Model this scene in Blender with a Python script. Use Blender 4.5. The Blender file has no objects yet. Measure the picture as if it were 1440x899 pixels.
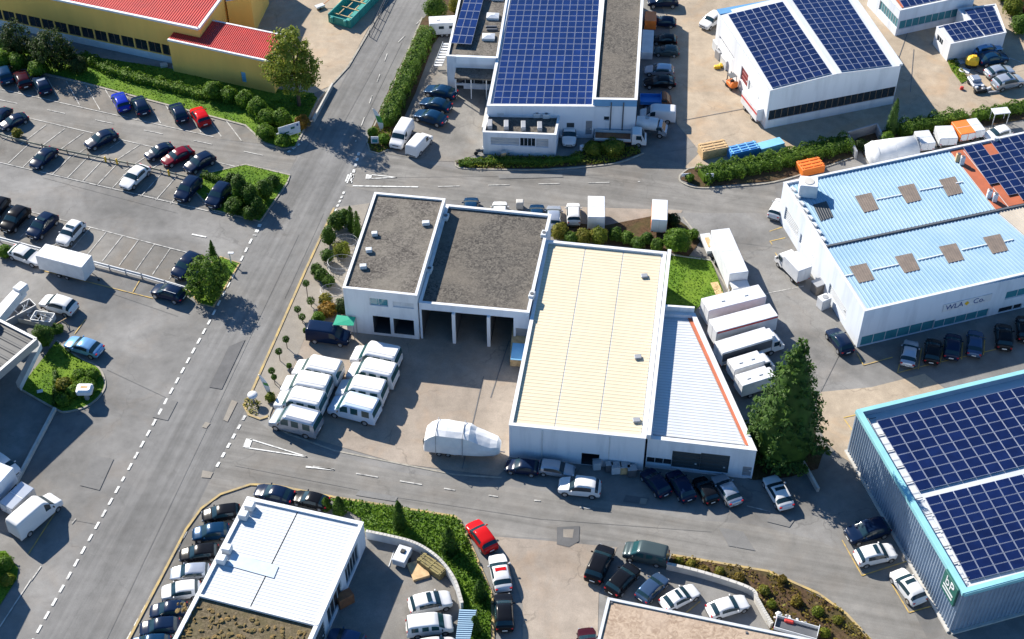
import bpy, math, random
import numpy as np
from mathutils import Vector, Matrix
random.seed(7); rng = np.random.default_rng(7)
SC = bpy.context.scene
COL = SC.collection
R = math.radians

# ------------------------------------------------------------------ camera
FPX, PITCH, CAMH, CU, CV = 2100.0, R(44.5), 133.0, 720.0, 449.5
cp, sp = math.cos(PITCH), math.sin(PITCH)
def G(u, v, z=0.0):
    """ground (or height z) position of a place seen in the photograph"""
    a = -(v - CV) / FPX
    dx, dy, dz = (u - CU) / FPX, cp + a * sp, -sp + a * cp
    t = (z - CAMH) / dz
    return Vector((dx * t, dy * t, z))
cam = bpy.data.cameras.new('camera')
cam.sensor_width = 36.0
cam.lens = 36.0 * FPX / 1440.0
cam.clip_end = 3000
cam.clip_start = 1
camo = bpy.data.objects.new('camera', cam); COL.objects.link(camo)
camo.location = (0, 0, CAMH)
camo.rotation_euler = (math.pi / 2 - PITCH, 0, 0)
SC.camera = camo

# ------------------------------------------------------------------ light
SUN_EL, SUN_AZ = 33.5, 47.0
sd = Vector((-math.cos(R(SUN_AZ)) * math.cos(R(SUN_EL)), math.sin(R(SUN_AZ)) * math.cos(R(SUN_EL)), math.sin(R(SUN_EL))))
sun = bpy.data.lights.new('sun', 'SUN'); sun.energy = 5.0; sun.angle = R(0.5); sun.color = (1.0, 0.93, 0.82)
suno = bpy.data.objects.new('sun', sun); COL.objects.link(suno)
suno.rotation_euler = (-sd).to_track_quat('-Z', 'Y').to_euler()
W = bpy.data.worlds.new('World'); SC.world = W; W.use_nodes = True
wn = W.node_tree
sky = wn.nodes.new('ShaderNodeTexSky'); sky.sky_type = 'NISHITA'; sky.sun_disc = False
sky.sun_elevation = R(SUN_EL); sky.sun_rotation = math.atan2(sd.x, sd.y)
hs_ = wn.nodes.new('ShaderNodeHueSaturation'); hs_.inputs['Saturation'].default_value = 1.22
wn.links.new(sky.outputs[0], hs_.inputs['Color']); wn.links.new(hs_.outputs[0], wn.nodes['Background'].inputs[0])
wn.nodes['Background'].inputs[1].default_value = 0.085
sky.air_density = 1.0; sky.dust_density = 0.3; sky.ozone_density = 4.0
SC.view_settings.view_transform = 'Standard'
SC.view_settings.look = 'None'
SC.view_settings.exposure = 1.02
SC.view_settings.gamma = 1.0
try: SC.view_settings.use_curve_mapping = False
except Exception: pass
SC.cycles.max_bounces = 5

# ------------------------------------------------------------------ materials
MATS = {}
def mat(name, col, rough=0.8, col2=None, nscale=0.6, metal=0.0, bump=0.0, bscale=20.0, coat=0.0, spec=0.5, streak=None, objvar=0.0, detail=6.0, lo=0.35, hi=0.65):
    if name in MATS: return MATS[name]
    m = bpy.data.materials.new(name); m.use_nodes = True
    nt = m.node_tree; b = nt.nodes['Principled BSDF']
    b.inputs['Roughness'].default_value = rough
    b.inputs['Metallic'].default_value = metal
    b.inputs['Specular IOR Level'].default_value = spec
    b.inputs['Coat Weight'].default_value = coat
    b.inputs['Coat Roughness'].default_value = 0.05
    c1 = (*col, 1); c2 = (*(col2 or tuple(x * 0.86 for x in col)), 1)
    b.inputs['Base Color'].default_value = c1
    geo = nt.nodes.new('ShaderNodeNewGeometry')
    n = nt.nodes.new('ShaderNodeTexNoise'); n.inputs['Scale'].default_value = nscale; n.inputs['Detail'].default_value = detail
    n.inputs['Roughness'].default_value = 0.62
    src = geo.outputs['Position']
    if streak:
        mp = nt.nodes.new('ShaderNodeMapping'); mp.inputs['Rotation'].default_value = (0, 0, streak[0]); mp.inputs['Scale'].default_value = streak[1]
        nt.links.new(src, mp.inputs['Vector']); nt.links.new(mp.outputs[0], n.inputs['Vector'])
    else: nt.links.new(src, n.inputs['Vector'])
    rp = nt.nodes.new('ShaderNodeValToRGB'); rp.color_ramp.elements[0].position = lo; rp.color_ramp.elements[1].position = hi
    rp.color_ramp.elements[0].color = c2; rp.color_ramp.elements[1].color = c1
    nt.links.new(n.outputs['Fac'], rp.inputs['Fac'])
    out = rp.outputs['Color']
    if objvar:
        oi = nt.nodes.new('ShaderNodeObjectInfo'); hs = nt.nodes.new('ShaderNodeHueSaturation')
        mr = nt.nodes.new('ShaderNodeMapRange'); mr.inputs['To Min'].default_value = 1 - objvar; mr.inputs['To Max'].default_value = 1 + objvar
        nt.links.new(oi.outputs['Random'], mr.inputs['Value']); nt.links.new(mr.outputs[0], hs.inputs['Value']); nt.links.new(out, hs.inputs['Color']); out = hs.outputs['Color']
    nt.links.new(out, b.inputs['Base Color'])
    if bump:
        n2 = nt.nodes.new('ShaderNodeTexNoise'); n2.inputs['Scale'].default_value = bscale; n2.inputs['Detail'].default_value = 4
        nt.links.new(geo.outputs['Position'], n2.inputs['Vector'])
        bp = nt.nodes.new('ShaderNodeBump'); bp.inputs['Strength'].default_value = bump; bp.inputs['Distance'].default_value = 0.05
        nt.links.new(n2.outputs['Fac'], bp.inputs['Height']); nt.links.new(bp.outputs[0], b.inputs['Normal'])
    MATS[name] = m; return m

def mixn(nt, a, b, fac, mode='MIX'):
    x = nt.nodes.new('ShaderNodeMix'); x.data_type = 'RGBA'; x.blend_type = mode
    for s, k in ((a, 6), (b, 7)):
        if hasattr(s, 'is_linked') or hasattr(s, 'links'): nt.links.new(s, x.inputs[k])
        else: x.inputs[k].default_value = (*s, 1)
    if hasattr(fac, 'links'): nt.links.new(fac, x.inputs[0])
    else: x.inputs[0].default_value = fac
    return x.outputs[2]

def asphalt(name, base, warm=0.0, road_dir=None, crack=0.5, patch=0.35, stain=0.5):
    """worn paving: large tone patches, stains, fine grain, cracks and (for roads) streaks along the wheel tracks"""
    m = bpy.data.materials.new(name); m.use_nodes = True; nt = m.node_tree; b = nt.nodes['Principled BSDF']
    b.inputs['Roughness'].default_value = 0.9; b.inputs['Specular IOR Level'].default_value = 0.25
    geo = nt.nodes.new('ShaderNodeNewGeometry'); P = geo.outputs['Position']
    def noise(scale, detail=6, vec=None, rough=0.6, dist=0.0):
        n = nt.nodes.new('ShaderNodeTexNoise'); n.inputs['Scale'].default_value = scale; n.inputs['Detail'].default_value = detail
        n.inputs['Roughness'].default_value = rough; n.inputs['Distortion'].default_value = dist
        nt.links.new(vec or P, n.inputs['Vector']); return n.outputs['Fac']
    def ramp(f, p0, p1, c0=(0, 0, 0), c1=(1, 1, 1)):
        r = nt.nodes.new('ShaderNodeValToRGB'); r.color_ramp.elements[0].position = p0; r.color_ramp.elements[1].position = p1
        r.color_ramp.elements[0].color = (*c0, 1); r.color_ramp.elements[1].color = (*c1, 1); nt.links.new(f, r.inputs['Fac']); return r.outputs['Color']
    d = tuple(x * (1 - patch) for x in base); l = tuple(min(1, x * (1 + patch * 0.5)) for x in base)
    c = ramp(noise(0.09, 8, dist=0.6), 0.33, 0.66, d, l)
    c = mixn(nt, c, ramp(noise(0.7, 6), 0.3, 0.7, (0.82,) * 3, (1.12,) * 3), 0.8, 'MULTIPLY')
    c = mixn(nt, c, ramp(noise(14.0, 3), 0.25, 0.75, (0.72,) * 3, (1.25,) * 3), 0.7, 'MULTIPLY')
    c = mixn(nt, c, tuple(x * 0.62 for x in base), ramp(noise(0.35, 7, dist=1.5), 0.60, 0.74, (0, 0, 0), (stain,) * 3))
    if warm:
        c = mixn(nt, c, (base[0] * 1.25, base[1] * 0.92, base[2] * 0.6), ramp(noise(0.16, 8, dist=1.0), 0.5, 0.72, (0, 0, 0), (warm,) * 3))
    if road_dir is not None:
        mp = nt.nodes.new('ShaderNodeMapping'); mp.inputs['Rotation'].default_value = (0, 0, -road_dir)
        nt.links.new(P, mp.inputs['Vector'])
        mp2 = nt.nodes.new('ShaderNodeMapping'); mp2.inputs['Scale'].default_value = (0.015, 0.8, 1); nt.links.new(mp.outputs[0], mp2.inputs['Vector'])
        c = mixn(nt, c, ramp(noise(1.0, 5, mp2.outputs[0]), 0.3, 0.7, (0.70,) * 3, (1.15,) * 3), 1.0, 'MULTIPLY')
    c = mixn(nt, c, tuple(x * 0.55 for x in base), ramp(noise(1.1, 5, dist=2.0), 0.66, 0.76, (0, 0, 0), (.55,) * 3))
    vo = nt.nodes.new('ShaderNodeTexVoronoi'); vo.feature = 'DISTANCE_TO_EDGE'; vo.inputs['Scale'].default_value = 0.085
    ds = nt.nodes.new('ShaderNodeTexNoise'); ds.inputs['Scale'].default_value = 0.5; ds.inputs['Detail'].default_value = 6; nt.links.new(P, ds.inputs['Vector'])
    va = nt.nodes.new('ShaderNodeVectorMath'); va.operation = 'MULTIPLY_ADD'; va.inputs[1].default_value = (3, 3, 3)
    nt.links.new(ds.outputs['Color'], va.inputs[0]); nt.links.new(P, va.inputs[2]); nt.links.new(va.outputs[0], vo.inputs['Vector'])
    cr = ramp(vo.outputs['Distance'], 0.0, 0.010, (1, 1, 1), (0, 0, 0))
    cm = mixn(nt, cr, ramp(noise(0.12, 3), 0.45, 0.6), 1.0, 'MULTIPLY')
    cs = nt.nodes.new('ShaderNodeMath'); cs.operation = 'MULTIPLY'; cs.inputs[1].default_value = crack; nt.links.new(cm, cs.inputs[0])
    c = mixn(nt, c, tuple(x * 0.4 for x in base), cs.outputs[0])
    nt.links.new(c, b.inputs['Base Color'])
    bp = nt.nodes.new('ShaderNodeBump'); bp.inputs['Strength'].default_value = 0.25; bp.inputs['Distance'].default_value = 0.03
    nt.links.new(noise(30.0, 3), bp.inputs['Height']); nt.links.new(bp.outputs[0], b.inputs['Normal'])
    MATS[name] = m; return m

def gravel(name, c1, c2, c3, s=2.2, big=0.25):
    m = bpy.data.materials.new(name); m.use_nodes = True; nt = m.node_tree; b = nt.nodes['Principled BSDF']
    b.inputs['Roughness'].default_value = 0.95; b.inputs['Specular IOR Level'].default_value = 0.2
    geo = nt.nodes.new('ShaderNodeNewGeometry')
    n = nt.nodes.new('ShaderNodeTexNoise'); n.inputs['Scale'].default_value = s; n.inputs['Detail'].default_value = 5; n.inputs['Distortion'].default_value = 1.5
    n2 = nt.nodes.new('ShaderNodeTexNoise'); n2.inputs['Scale'].default_value = big; n2.inputs['Detail'].default_value = 7
    for x in (n, n2): nt.links.new(geo.outputs['Position'], x.inputs['Vector'])
    r1 = nt.nodes.new('ShaderNodeValToRGB'); r1.color_ramp.elements[0].position = .36; r1.color_ramp.elements[1].position = .64
    r1.color_ramp.elements[0].color = (*c1, 1); r1.color_ramp.elements[1].color = (*c2, 1); nt.links.new(n.outputs['Fac'], r1.inputs['Fac'])
    r2 = nt.nodes.new('ShaderNodeValToRGB'); r2.color_ramp.elements[0].position = .45; r2.color_ramp.elements[1].position = .68
    r2.color_ramp.elements[0].color = (0, 0, 0, 1); r2.color_ramp.elements[1].color = (.7, .7, .7, 1); nt.links.new(n2.outputs['Fac'], r2.inputs['Fac'])
    c = mixn(nt, r1.outputs[0], c3, r2.outputs[0]); nt.links.new(c, b.inputs['Base Color'])
    bp = nt.nodes.new('ShaderNodeBump'); bp.inputs['Strength'].default_value = 0.6; bp.inputs['Distance'].default_value = 0.06
    nt.links.new(n.outputs['Fac'], bp.inputs['Height']); nt.links.new(bp.outputs[0], b.inputs['Normal'])
    MATS[name] = m; return m

def leafmat(name, ca, cb, cc=None):
    """leaf colour varies from clump to clump and leaf to leaf; a little light passes through"""
    m = bpy.data.materials.new(name); m.use_nodes = True; nt = m.node_tree; b = nt.nodes['Principled BSDF']
    b.inputs['Roughness'].default_value = 0.6; b.inputs['Specular IOR Level'].default_value = 0.25
    geo = nt.nodes.new('ShaderNodeNewGeometry')
    n = nt.nodes.new('ShaderNodeTexNoise'); n.inputs['Scale'].default_value = 0.9; n.inputs['Detail'].default_value = 4
    nt.links.new(geo.outputs['Position'], n.inputs['Vector'])
    ad = nt.nodes.new('ShaderNodeMath'); ad.operation = 'MULTIPLY_ADD'; ad.inputs[1].default_value = 0.35
    nt.links.new(geo.outputs['Random Per Island'], ad.inputs[0]); nt.links.new(n.outputs['Fac'], ad.inputs[2])
    r = nt.nodes.new('ShaderNodeValToRGB'); r.color_ramp.elements[0].position = .45; r.color_ramp.elements[1].position = .85
    r.color_ramp.elements[0].color = (*ca, 1); r.color_ramp.elements[1].color = (*cb, 1)
    if cc:
        e = r.color_ramp.elements.new(.95); e.color = (*cc, 1)
    nt.links.new(ad.outputs[0], r.inputs['Fac']); nt.links.new(r.outputs[0], b.inputs['Base Color'])
    tr = nt.nodes.new('ShaderNodeBsdfTranslucent'); nt.links.new(r.outputs[0], tr.inputs['Color'])
    mx = nt.nodes.new('ShaderNodeMixShader'); mx.inputs[0].default_value = 0.42
    nt.links.new(b.outputs[0], mx.inputs[1]); nt.links.new(tr.outputs[0], mx.inputs[2])
    nt.links.new(mx.outputs[0], nt.nodes['Material Output'].inputs[0])
    MATS[name] = m; return m

# ------------------------------------------------------------------ mesh building
class MB:
    def __init__(s): s.v = []; s.f = []; s.m = []
    def add(s, vs, fs, mi=0):
        o = len(s.v); s.v += [tuple(x) for x in vs]
        for f in fs: s.f.append([i + o for i in f]); s.m.append(mi)
        return s
    def box(s, c, size, rot=0.0, mi=0, taper=(1, 1), M=None):
        hx, hy, hz = size[0] / 2, size[1] / 2, size[2] / 2; vs = []
        for z, t in ((-hz, (1, 1)), (hz, taper)):
            for x, y in ((-hx, -hy), (hx, -hy), (hx, hy), (-hx, hy)):
                p = Vector((x * t[0], y * t[1], z))
                if rot: p = Matrix.Rotation(rot, 3, 'Z') @ p
                if M is not None: p = M @ p
                vs.append(p + Vector(c))
        return s.add(vs, [(3, 2, 1, 0), (4, 5, 6, 7), (0, 1, 5, 4), (1, 2, 6, 5), (2, 3, 7, 6), (3, 0, 4, 7)], mi)
    def rbox(s, c, size, b=0.05, rot=0.0, mi=0):
        """box with chamfered edges"""
        hx, hy, hz = [x / 2 for x in size]; b = min(b, hx * .45, hy * .45, hz * .45); rings = []
        def ring(ix, z):
            x, y = hx - ix, hy - ix; k = b
            return [(-x + k, -y, z), (x - k, -y, z), (x, -y + k, z), (x, y - k, z), (x - k, y, z), (-x + k, y, z), (-x, y - k, z), (-x, -y + k, z)]
        for ix, z in ((b, -hz), (0, -hz + b), (0, hz - b), (b, hz)): rings += ring(ix, z)
        Rm = Matrix.Rotation(rot, 3, 'Z'); vs = [Rm @ Vector(p) + Vector(c) for p in rings]; fs = [tuple(range(7, -1, -1)), tuple(range(24, 32))]
        for r in range(3):
            for i in range(8):
                j = (i + 1) % 8; fs.append((r * 8 + i, r * 8 + j, r * 8 + 8 + j, r * 8 + 8 + i))
        return s.add(vs, fs, mi)
    def prism(s, pts, z0, z1, mi=0):
        n = len(pts); vs = [(p[0], p[1], z0) for p in pts] + [(p[0], p[1], z1) for p in pts]
        fs = [tuple(range(n - 1, -1, -1)), tuple(range(n, 2 * n))] + [(i, (i + 1) % n, n + (i + 1) % n, n + i) for i in range(n)]
        return s.add(vs, fs, mi)
    def tube(s, p0, p1, r, n=8, r1=None, mi=0, cap=True):
        p0, p1 = Vector(p0), Vector(p1); d = (p1 - p0)
        if d.length < 1e-6: return s
        d.normalize(); a = d.orthogonal().normalized(); b = d.cross(a); r1 = r if r1 is None else r1; vs = []
        for p, rr in ((p0, r), (p1, r1)):
            for i in range(n):
                t = 2 * math.pi * i / n; vs.append(p + a * (rr * math.cos(t)) + b * (rr * math.sin(t)))
        fs = [(i, (i + 1) % n, n + (i + 1) % n, n + i) for i in range(n)]
        if cap: fs += [tuple(range(n - 1, -1, -1)), tuple(range(n, 2 * n))]
        return s.add(vs, fs, mi)
    def bar(s, p0, p1, w, h, mi=0):
        """rectangular bar between two points, bottom at the points' height"""
        p0, p1 = Vector(p0), Vector(p1); d = (p1 - p0); d2 = Vector((d.x, d.y, 0)).normalized(); nrm = Vector((-d2.y, d2.x, 0)) * (w / 2); up = Vector((0, 0, h))
        vs = [p0 - nrm, p0 + nrm, p1 + nrm, p1 - nrm]; vs = vs + [x + up for x in vs]
        return s.add(vs, [(0, 1, 2, 3), (7, 6, 5, 4), (4, 5, 1, 0), (5, 6, 2, 1), (6, 7, 3, 2), (7, 4, 0, 3)], mi)
    def blob(s, c, r, n=10, m=7, mi=0, jit=0.0):
        c = Vector(c); vs = [c + Vector((0, 0, r[2]))]
        for i in range(1, m):
            t = math.pi * i / m
            for j in range(n):
                p = 2 * math.pi * j / n; k = 1 + random.uniform(-jit, jit)
                vs.append(c + Vector((r[0] * math.sin(t) * math.cos(p) * k, r[1] * math.sin(t) * math.sin(p) * k, r[2] * math.cos(t) * k)))
        vs.append(c - Vector((0, 0, r[2]))); fs = [(0, 1 + j, 1 + (j + 1) % n) for j in range(n)]
        for i in range(m - 2):
            for j in range(n): a = 1 + i * n + j; b2 = 1 + i * n + (j + 1) % n; fs.append((a, a + n, b2 + n, b2))
        L = len(vs) - 1
        fs += [(L, 1 + (m - 2) * n + (j + 1) % n, 1 + (m - 2) * n + j) for j in range(n)]
        return s.add(vs, fs, mi)
    def mesh(s, name, origin=(0, 0, 0), smooth=False):
        me = bpy.data.meshes.new(name); o = Vector(origin)
        me.from_pydata([(x[0] - o.x, x[1] - o.y, x[2] - o.z) for x in s.v], [], s.f)
        me.polygons.foreach_set('material_index', s.m)
        if smooth: me.polygons.foreach_set('use_smooth', [True] * len(s.f))
        me.update(); return me
    def build(s, name, mats, parent=None, smooth=False, world=True):
        if not isinstance(mats, (list, tuple)): mats = [mats]
        org = (0, 0, 0)
        if parent is not None and world:
            org = Vector((0, 0, 0)); q = parent
            while q is not None: org = org + q.location; q = q.parent
        elif parent is None:
            a = np.array(s.v); org = (float(a[:, 0].mean()), float(a[:, 1].mean()), float(a[:, 2].min()))
        me = s.mesh(name, org, smooth)
        for x in mats: me.materials.append(x)
        o = bpy.data.objects.new(name, me); COL.objects.link(o)
        if parent is not None: o.parent = parent
        else: o.location = org
        return o

def tag(o, label, cat, group=None):
    o['label'] = label; o['category'] = cat
    if group: o['group'] = group
    return o
def thing(name, label, cat, loc, rz=0.0, group=None):
    o = bpy.data.objects.new(name, None); COL.objects.link(o); o.location = loc; o.rotation_euler = (0, 0, rz); o.empty_display_size = .3
    return tag(o, label, cat, group)
def struct(o, kind='structure'): o['kind'] = kind; return o

def ccw(pts):
    a = sum(pts[i - 1][0] * pts[i][1] - pts[i][0] * pts[i - 1][1] for i in range(len(pts)))
    return pts if a > 0 else pts[::-1]
def inside(poly, xy):
    x, y = xy[:, 0], xy[:, 1]; r = np.zeros(len(xy), bool); n = len(poly); j = n - 1
    for i in range(n):
        xi, yi, xj, yj = poly[i][0], poly[i][1], poly[j][0], poly[j][1]
        c = ((yi > y) != (yj > y)) & (x < (xj - xi) * (y - yi) / (yj - yi + 1e-12) + xi); r ^= c; j = i
    return r
def inset(pts, d):
    n = len(pts); out = []
    for i in range(n):
        p, q, r = Vector(pts[i - 1][:2]), Vector(pts[i][:2]), Vector(pts[(i + 1) % n][:2])
        e1 = (q - p).normalized(); e2 = (r - q).normalized(); n1 = Vector((-e1.y, e1.x)); n2 = Vector((-e2.y, e2.x))
        k = 1 + n1.dot(n2); o = q + (n1 + n2) * (d / max(k, .2)); out.append((o.x, o.y))
    return out
def smooth_px(pts, closed=False, k=6):
    """Catmull-Rom through photograph points"""
    P = [np.array(p, float) for p in pts]; n = len(P); out = []
    for i in range(n if closed else n - 1):
        p0 = P[(i - 1) % n] if closed or i > 0 else P[i]; p1 = P[i]; p2 = P[(i + 1) % n]; p3 = P[(i + 2) % n] if closed or i + 2 < n else p2
        for t in np.linspace(0, 1, k, endpoint=False):
            out.append(tuple(0.5 * (2 * p1 + (p2 - p0) * t + (2 * p0 - 5 * p1 + 4 * p2 - p3) * t * t + (3 * p1 - p0 - 3 * p2 + p3) * t ** 3)))
    if not closed: out.append(tuple(P[-1]))
    return out

def sheet(name, px, z, m, kind='structure', sm=False):
    if sm: px = smooth_px(px, True)
    pts = ccw([G(u, v)[:2] for u, v in px])
    mb = MB(); mb.add([(p[0], p[1], z) for p in pts], [tuple(range(len(pts)))])
    return struct(mb.build(name, m), kind)
def kerb(px, m, name='kerb', w=0.22, h=0.13, closed=False, sm=False):
    if sm: px = smooth_px(px, closed)
    mb = MB(); P = [G(u, v) for u, v in px]
    if closed: P = P + [P[0]]
    L = []; Rr = []
    for i, p in enumerate(P):
        a = P[i - 1] if i > 0 else (P[-2] if closed else None); b = P[i + 1] if i + 1 < len(P) else (P[1] if closed else None)
        d = ((b or p) - (a or p)); d = Vector((d.x, d.y, 0)).normalized(); n = Vector((-d.y, d.x, 0)) * (w / 2); L.append(p + n); Rr.append(p - n)
    up = Vector((0, 0, h)); lo = Vector((0, 0, -.05)); n = len(P)
    vs = [q + lo for q in L] + [q + up for q in L] + [q + up for q in Rr] + [q + lo for q in Rr]
    fs = []
    for i in range(n - 1):
        for k in range(3): fs.append((k * n + i, k * n + i + 1, (k + 1) * n + i + 1, (k + 1) * n + i)[::-1])
    fs += [(0, n, 2 * n, 3 * n), (4 * n - 1, 3 * n - 1, 2 * n - 1, n - 1)]
    mb.add(vs, fs); return struct(mb.build(name, m))
def strip(mb, p0, p1, w, z=0.075):
    p0, p1 = Vector(p0), Vector(p1); d = (p1 - p0); d.z = 0
    if d.length < .01: return
    d.normalize(); n = Vector((-d.y, d.x, 0)) * (w / 2)
    mb.add([(q.x, q.y, z) for q in (p0 - n, p1 - n, p1 + n, p0 + n)], [(0, 1, 2, 3)])
def dashes(mb, px, dash, gap, w, z=0.075, ph=0.0):
    """painted dashes along a line"""
    P = [G(u, v) for u, v in px]; s = ph
    for a, b in zip(P[:-1], P[1:]):
        L = (b - a).length; d = (b - a) / L; t = s
        while t < L:
            strip(mb, a + d * max(t, 0), a + d * min(t + dash, L), w, z); t += dash + gap
        s = t - L
def lines(mb, segs, w, z=0.075):
    for a in segs: strip(mb, G(a[0], a[1]), G(a[2], a[3]), w, z)
# ------------------------------------------------------------------ palette
M_ASP = asphalt('worn_asphalt', (.205, .200, .191), warm=.15)
M_ROAD = asphalt('road_asphalt', (.195, .192, .186), warm=.05, road_dir=math.atan2((G(400, 270) - G(170, 680)).y, (G(400, 270) - G(170, 680)).x), crack=.25, patch=.18)
M_ROAD2 = asphalt('side_road_asphalt', (.215, .206, .19), warm=.12, road_dir=math.atan2((G(1000, 745) - G(400, 640)).y, (G(1000, 745) - G(400, 640)).x), crack=.35, patch=.18)
M_LOT = asphalt('parking_asphalt', (.205, .195, .178), warm=.2, crack=.5)
M_CONC = asphalt('yard_concrete', (.37, .305, .23), warm=.35, crack=.55, patch=.2, stain=.35)
M_YARD = asphalt('brown_yard', (.30, .255, .21), warm=.25, crack=.5, patch=.22)
M_PAVE = asphalt('light_paving', (.27, .245, .21), warm=.12, crack=.1, patch=.12, stain=.2)
M_PATCH = asphalt('repair_asphalt', (.125, .124, .124), crack=.1, patch=.1)
M_PATCH2 = asphalt('older_repair_asphalt', (.180, .177, .171), crack=.2, patch=.15)
M_WLINE = mat('white_road_paint', (.66, .66, .63), .8, (.34, .335, .32), nscale=1.8, lo=.36, hi=.52)
M_WFADE = mat('faded_white_paint', (.47, .46, .43), .8, (.20, .195, .185), nscale=1.2, lo=.38, hi=.55)
M_YLINE = mat('yellow_road_paint', (.50, .34, .09), .8, (.25, .20, .12), nscale=1.5, lo=.35, hi=.55)
M_KERB = mat('kerb_stone', (.36, .335, .28), .9, (.22, .205, .175), nscale=1.3)
M_KERBY = mat('yellow_kerb', (.46, .33, .12), .85, (.27, .22, .14), nscale=.9)
M_GRASS = leafmat('grass_blade', (.065, .135, .010), (.155, .27, .02))
M_LAWN = gravel('lawn', (.04, .09, .008), (.11, .205, .016), (.16, .24, .024), 2.5, .2)
M_SOIL = gravel('planting_soil', (.045, .028, .015), (.10, .062, .035), (.06, .06, .02), 2.0, .35)
M_WHITE = mat('white_render', (.67, .68, .70), .75, (.54, .55, .57), nscale=.55, streak=(0, (1.0, 1.0, .14)), lo=.30, hi=.52)
M_WHITE2 = mat('sky_tinted_white_render', (.62, .66, .72), .75, (.49, .53, .59), nscale=.55, streak=(0, (1.0, 1.0, .14)), lo=.30, hi=.52)  # white render with the blue of sky-lit shade mixed into its colour
M_COPE = mat('white_coping', (.68, .69, .70), .55, (.55, .56, .58), nscale=.8)
M_YEL = mat('ochre_render', (.92, .53, .125), .8, (.82, .47, .11), nscale=.3, streak=(0, (1, 1, .2)))
M_PLINTH = mat('pale_plinth', (.66, .68, .70), .8)
M_RED = mat('red_roof_sheet', (.56, .040, .030), .6, (.47, .036, .03), nscale=.4)
M_CREAM = mat('cream_roof_sheet', (.60, .525, .375), .65, (.56, .485, .345), nscale=.22)
M_WROOF = mat('white_roof_sheet', (.53, .555, .58), .6, (.48, .505, .535), nscale=.3, streak=(0, (1, .35, 1)))
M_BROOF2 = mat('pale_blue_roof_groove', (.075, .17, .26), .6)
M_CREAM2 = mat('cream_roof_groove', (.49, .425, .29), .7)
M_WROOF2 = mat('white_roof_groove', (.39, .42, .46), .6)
GROOVE = {}
M_BROOF = mat('pale_blue_roof_sheet', (.30, .43, .53), .55, (.23, .37, .49), nscale=.18)
M_BEIGE = mat('beige_roof_sheet', (.50, .44, .36), .6)
M_TERRA = mat('rust_red_sheet', (.42, .11, .045), .7, (.33, .09, .04), nscale=.7)
M_CLAD = mat('grey_blue_cladding', (.30, .37, .46), .45, (.24, .31, .40), nscale=.4, metal=.15)
M_CYAN = mat('turquoise_flashing', (.26, .55, .60), .45)
M_BLUEF = mat('blue_fascia', (.12, .30, .52), .5)
M_GREY = mat('grey_metal', (.33, .34, .36), .5, metal=.3)
M_DGREY = mat('dark_grey_metal', (.10, .105, .115), .5)
M_LGREY = mat('light_grey_metal', (.58, .60, .62), .5, (.48, .50, .52), nscale=1.0)
M_CONW = mat('pale_concrete', (.52, .50, .46), .9, (.40, .385, .355), nscale=.7)
M_GRAV = gravel('grey_gravel_roof', (.060, .054, .048), (.175, .157, .135), (.20, .18, .15))
M_GRAVD = gravel('dark_gravel_roof', (.05, .046, .042), (.15, .135, .115), (.165, .145, .12), 2.2, .18)
M_GRAVB = gravel('beige_gravel_roof', (.27, .195, .14), (.45, .35, .26), (.41, .32, .245), 1.7)
M_SEDUM = gravel('sedum_roof', (.075, .06, .035), (.17, .135, .085), (.10, .085, .04), 2.5, .5)
M_GLASS = mat('window_glass', (.012, .018, .025), .08, (.02, .03, .04), spec=.8)
M_TEAL = mat('teal_glass', (.05, .22, .27), .12, spec=.8)
M_LINING = mat('shade_toned_bay_lining', (.055, .058, .062), .9)  # dark colour stands for the shade inside the open bays
M_DARK = mat('dark_interior', (.018, .018, .02), .9)
M_FRAME = mat('window_frame', (.55, .57, .60), .5)
M_BROWNF = mat('brown_post', (.20, .13, .08), .7)
M_SHUT = mat('grey_shutter', (.42, .44, .46), .6)
M_ANTH = mat('anthracite_door', (.05, .06, .065), .5)
M_CELL = mat('solar_cell', (.006, .014, .066), .2, (.005, .010, .048), nscale=.8, spec=.35, objvar=.16)
M_CELL2 = mat('solar_cell_bright', (.008, .024, .115), .22, (.006, .018, .085), nscale=.8, spec=.35, objvar=.16)
M_ALU = mat('aluminium_rail', (.34, .38, .48), .35, metal=.3)
M_ORANGE = mat('orange_paint', (.80, .20, .03), .5)
M_GREENP = mat('green_tarpaulin', (.02, .42, .24), .5)
M_TEALP = mat('teal_container_paint', (.03, .30, .26), .55, (.02, .22, .20), nscale=.8)
M_BLUEP = mat('blue_paint', (.03, .20, .55), .5)
M_LBLUE = mat('light_blue_paint', (.20, .48, .72), .5)
M_YELP = mat('yellow_machine_paint', (.80, .48, .02), .45)
M_WOOD = mat('pale_timber', (.60, .42, .22), .8, (.42, .28, .14), nscale=2.0)
M_RUST = mat('rusty_steel', (.30, .12, .05), .85, (.18, .07, .035), nscale=1.5)
M_TARP = mat('white_tarpaulin', (.68, .68, .67), .6, (.56, .57, .58), nscale=.8, bump=.5, bscale=1.5)
M_BARK = mat('bark', (.10, .07, .045), .95, (.06, .042, .03), nscale=3)
M_GREENSIGN = mat('dark_green_sign', (.012, .105, .085), .5)
M_BLUELET = mat('blue_lettering', (.03, .08, .25), .5)
M_BLACK = mat('black_plastic', (.012, .012, .013), .6)
M_RUBBER = mat('tyre_rubber', (.016, .016, .017), .85)
M_RIM = mat('alloy_rim', (.55, .56, .58), .35, metal=.7)
M_CGLASS = mat('car_glass', (.012, .032, .044), .12, (.012, .032, .044), spec=.45)
M_TGLASS = mat('tinted_teal_glass', (.015, .06, .065), .12, (.015, .06, .065), spec=.45)
M_HEADL = mat('headlamp_lens', (.30, .32, .35), .15)
M_TAILL = mat('tail_lamp_lens', (.45, .012, .012), .2)
M_PLATE = mat('number_plate', (.78, .78, .75), .5)

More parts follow.
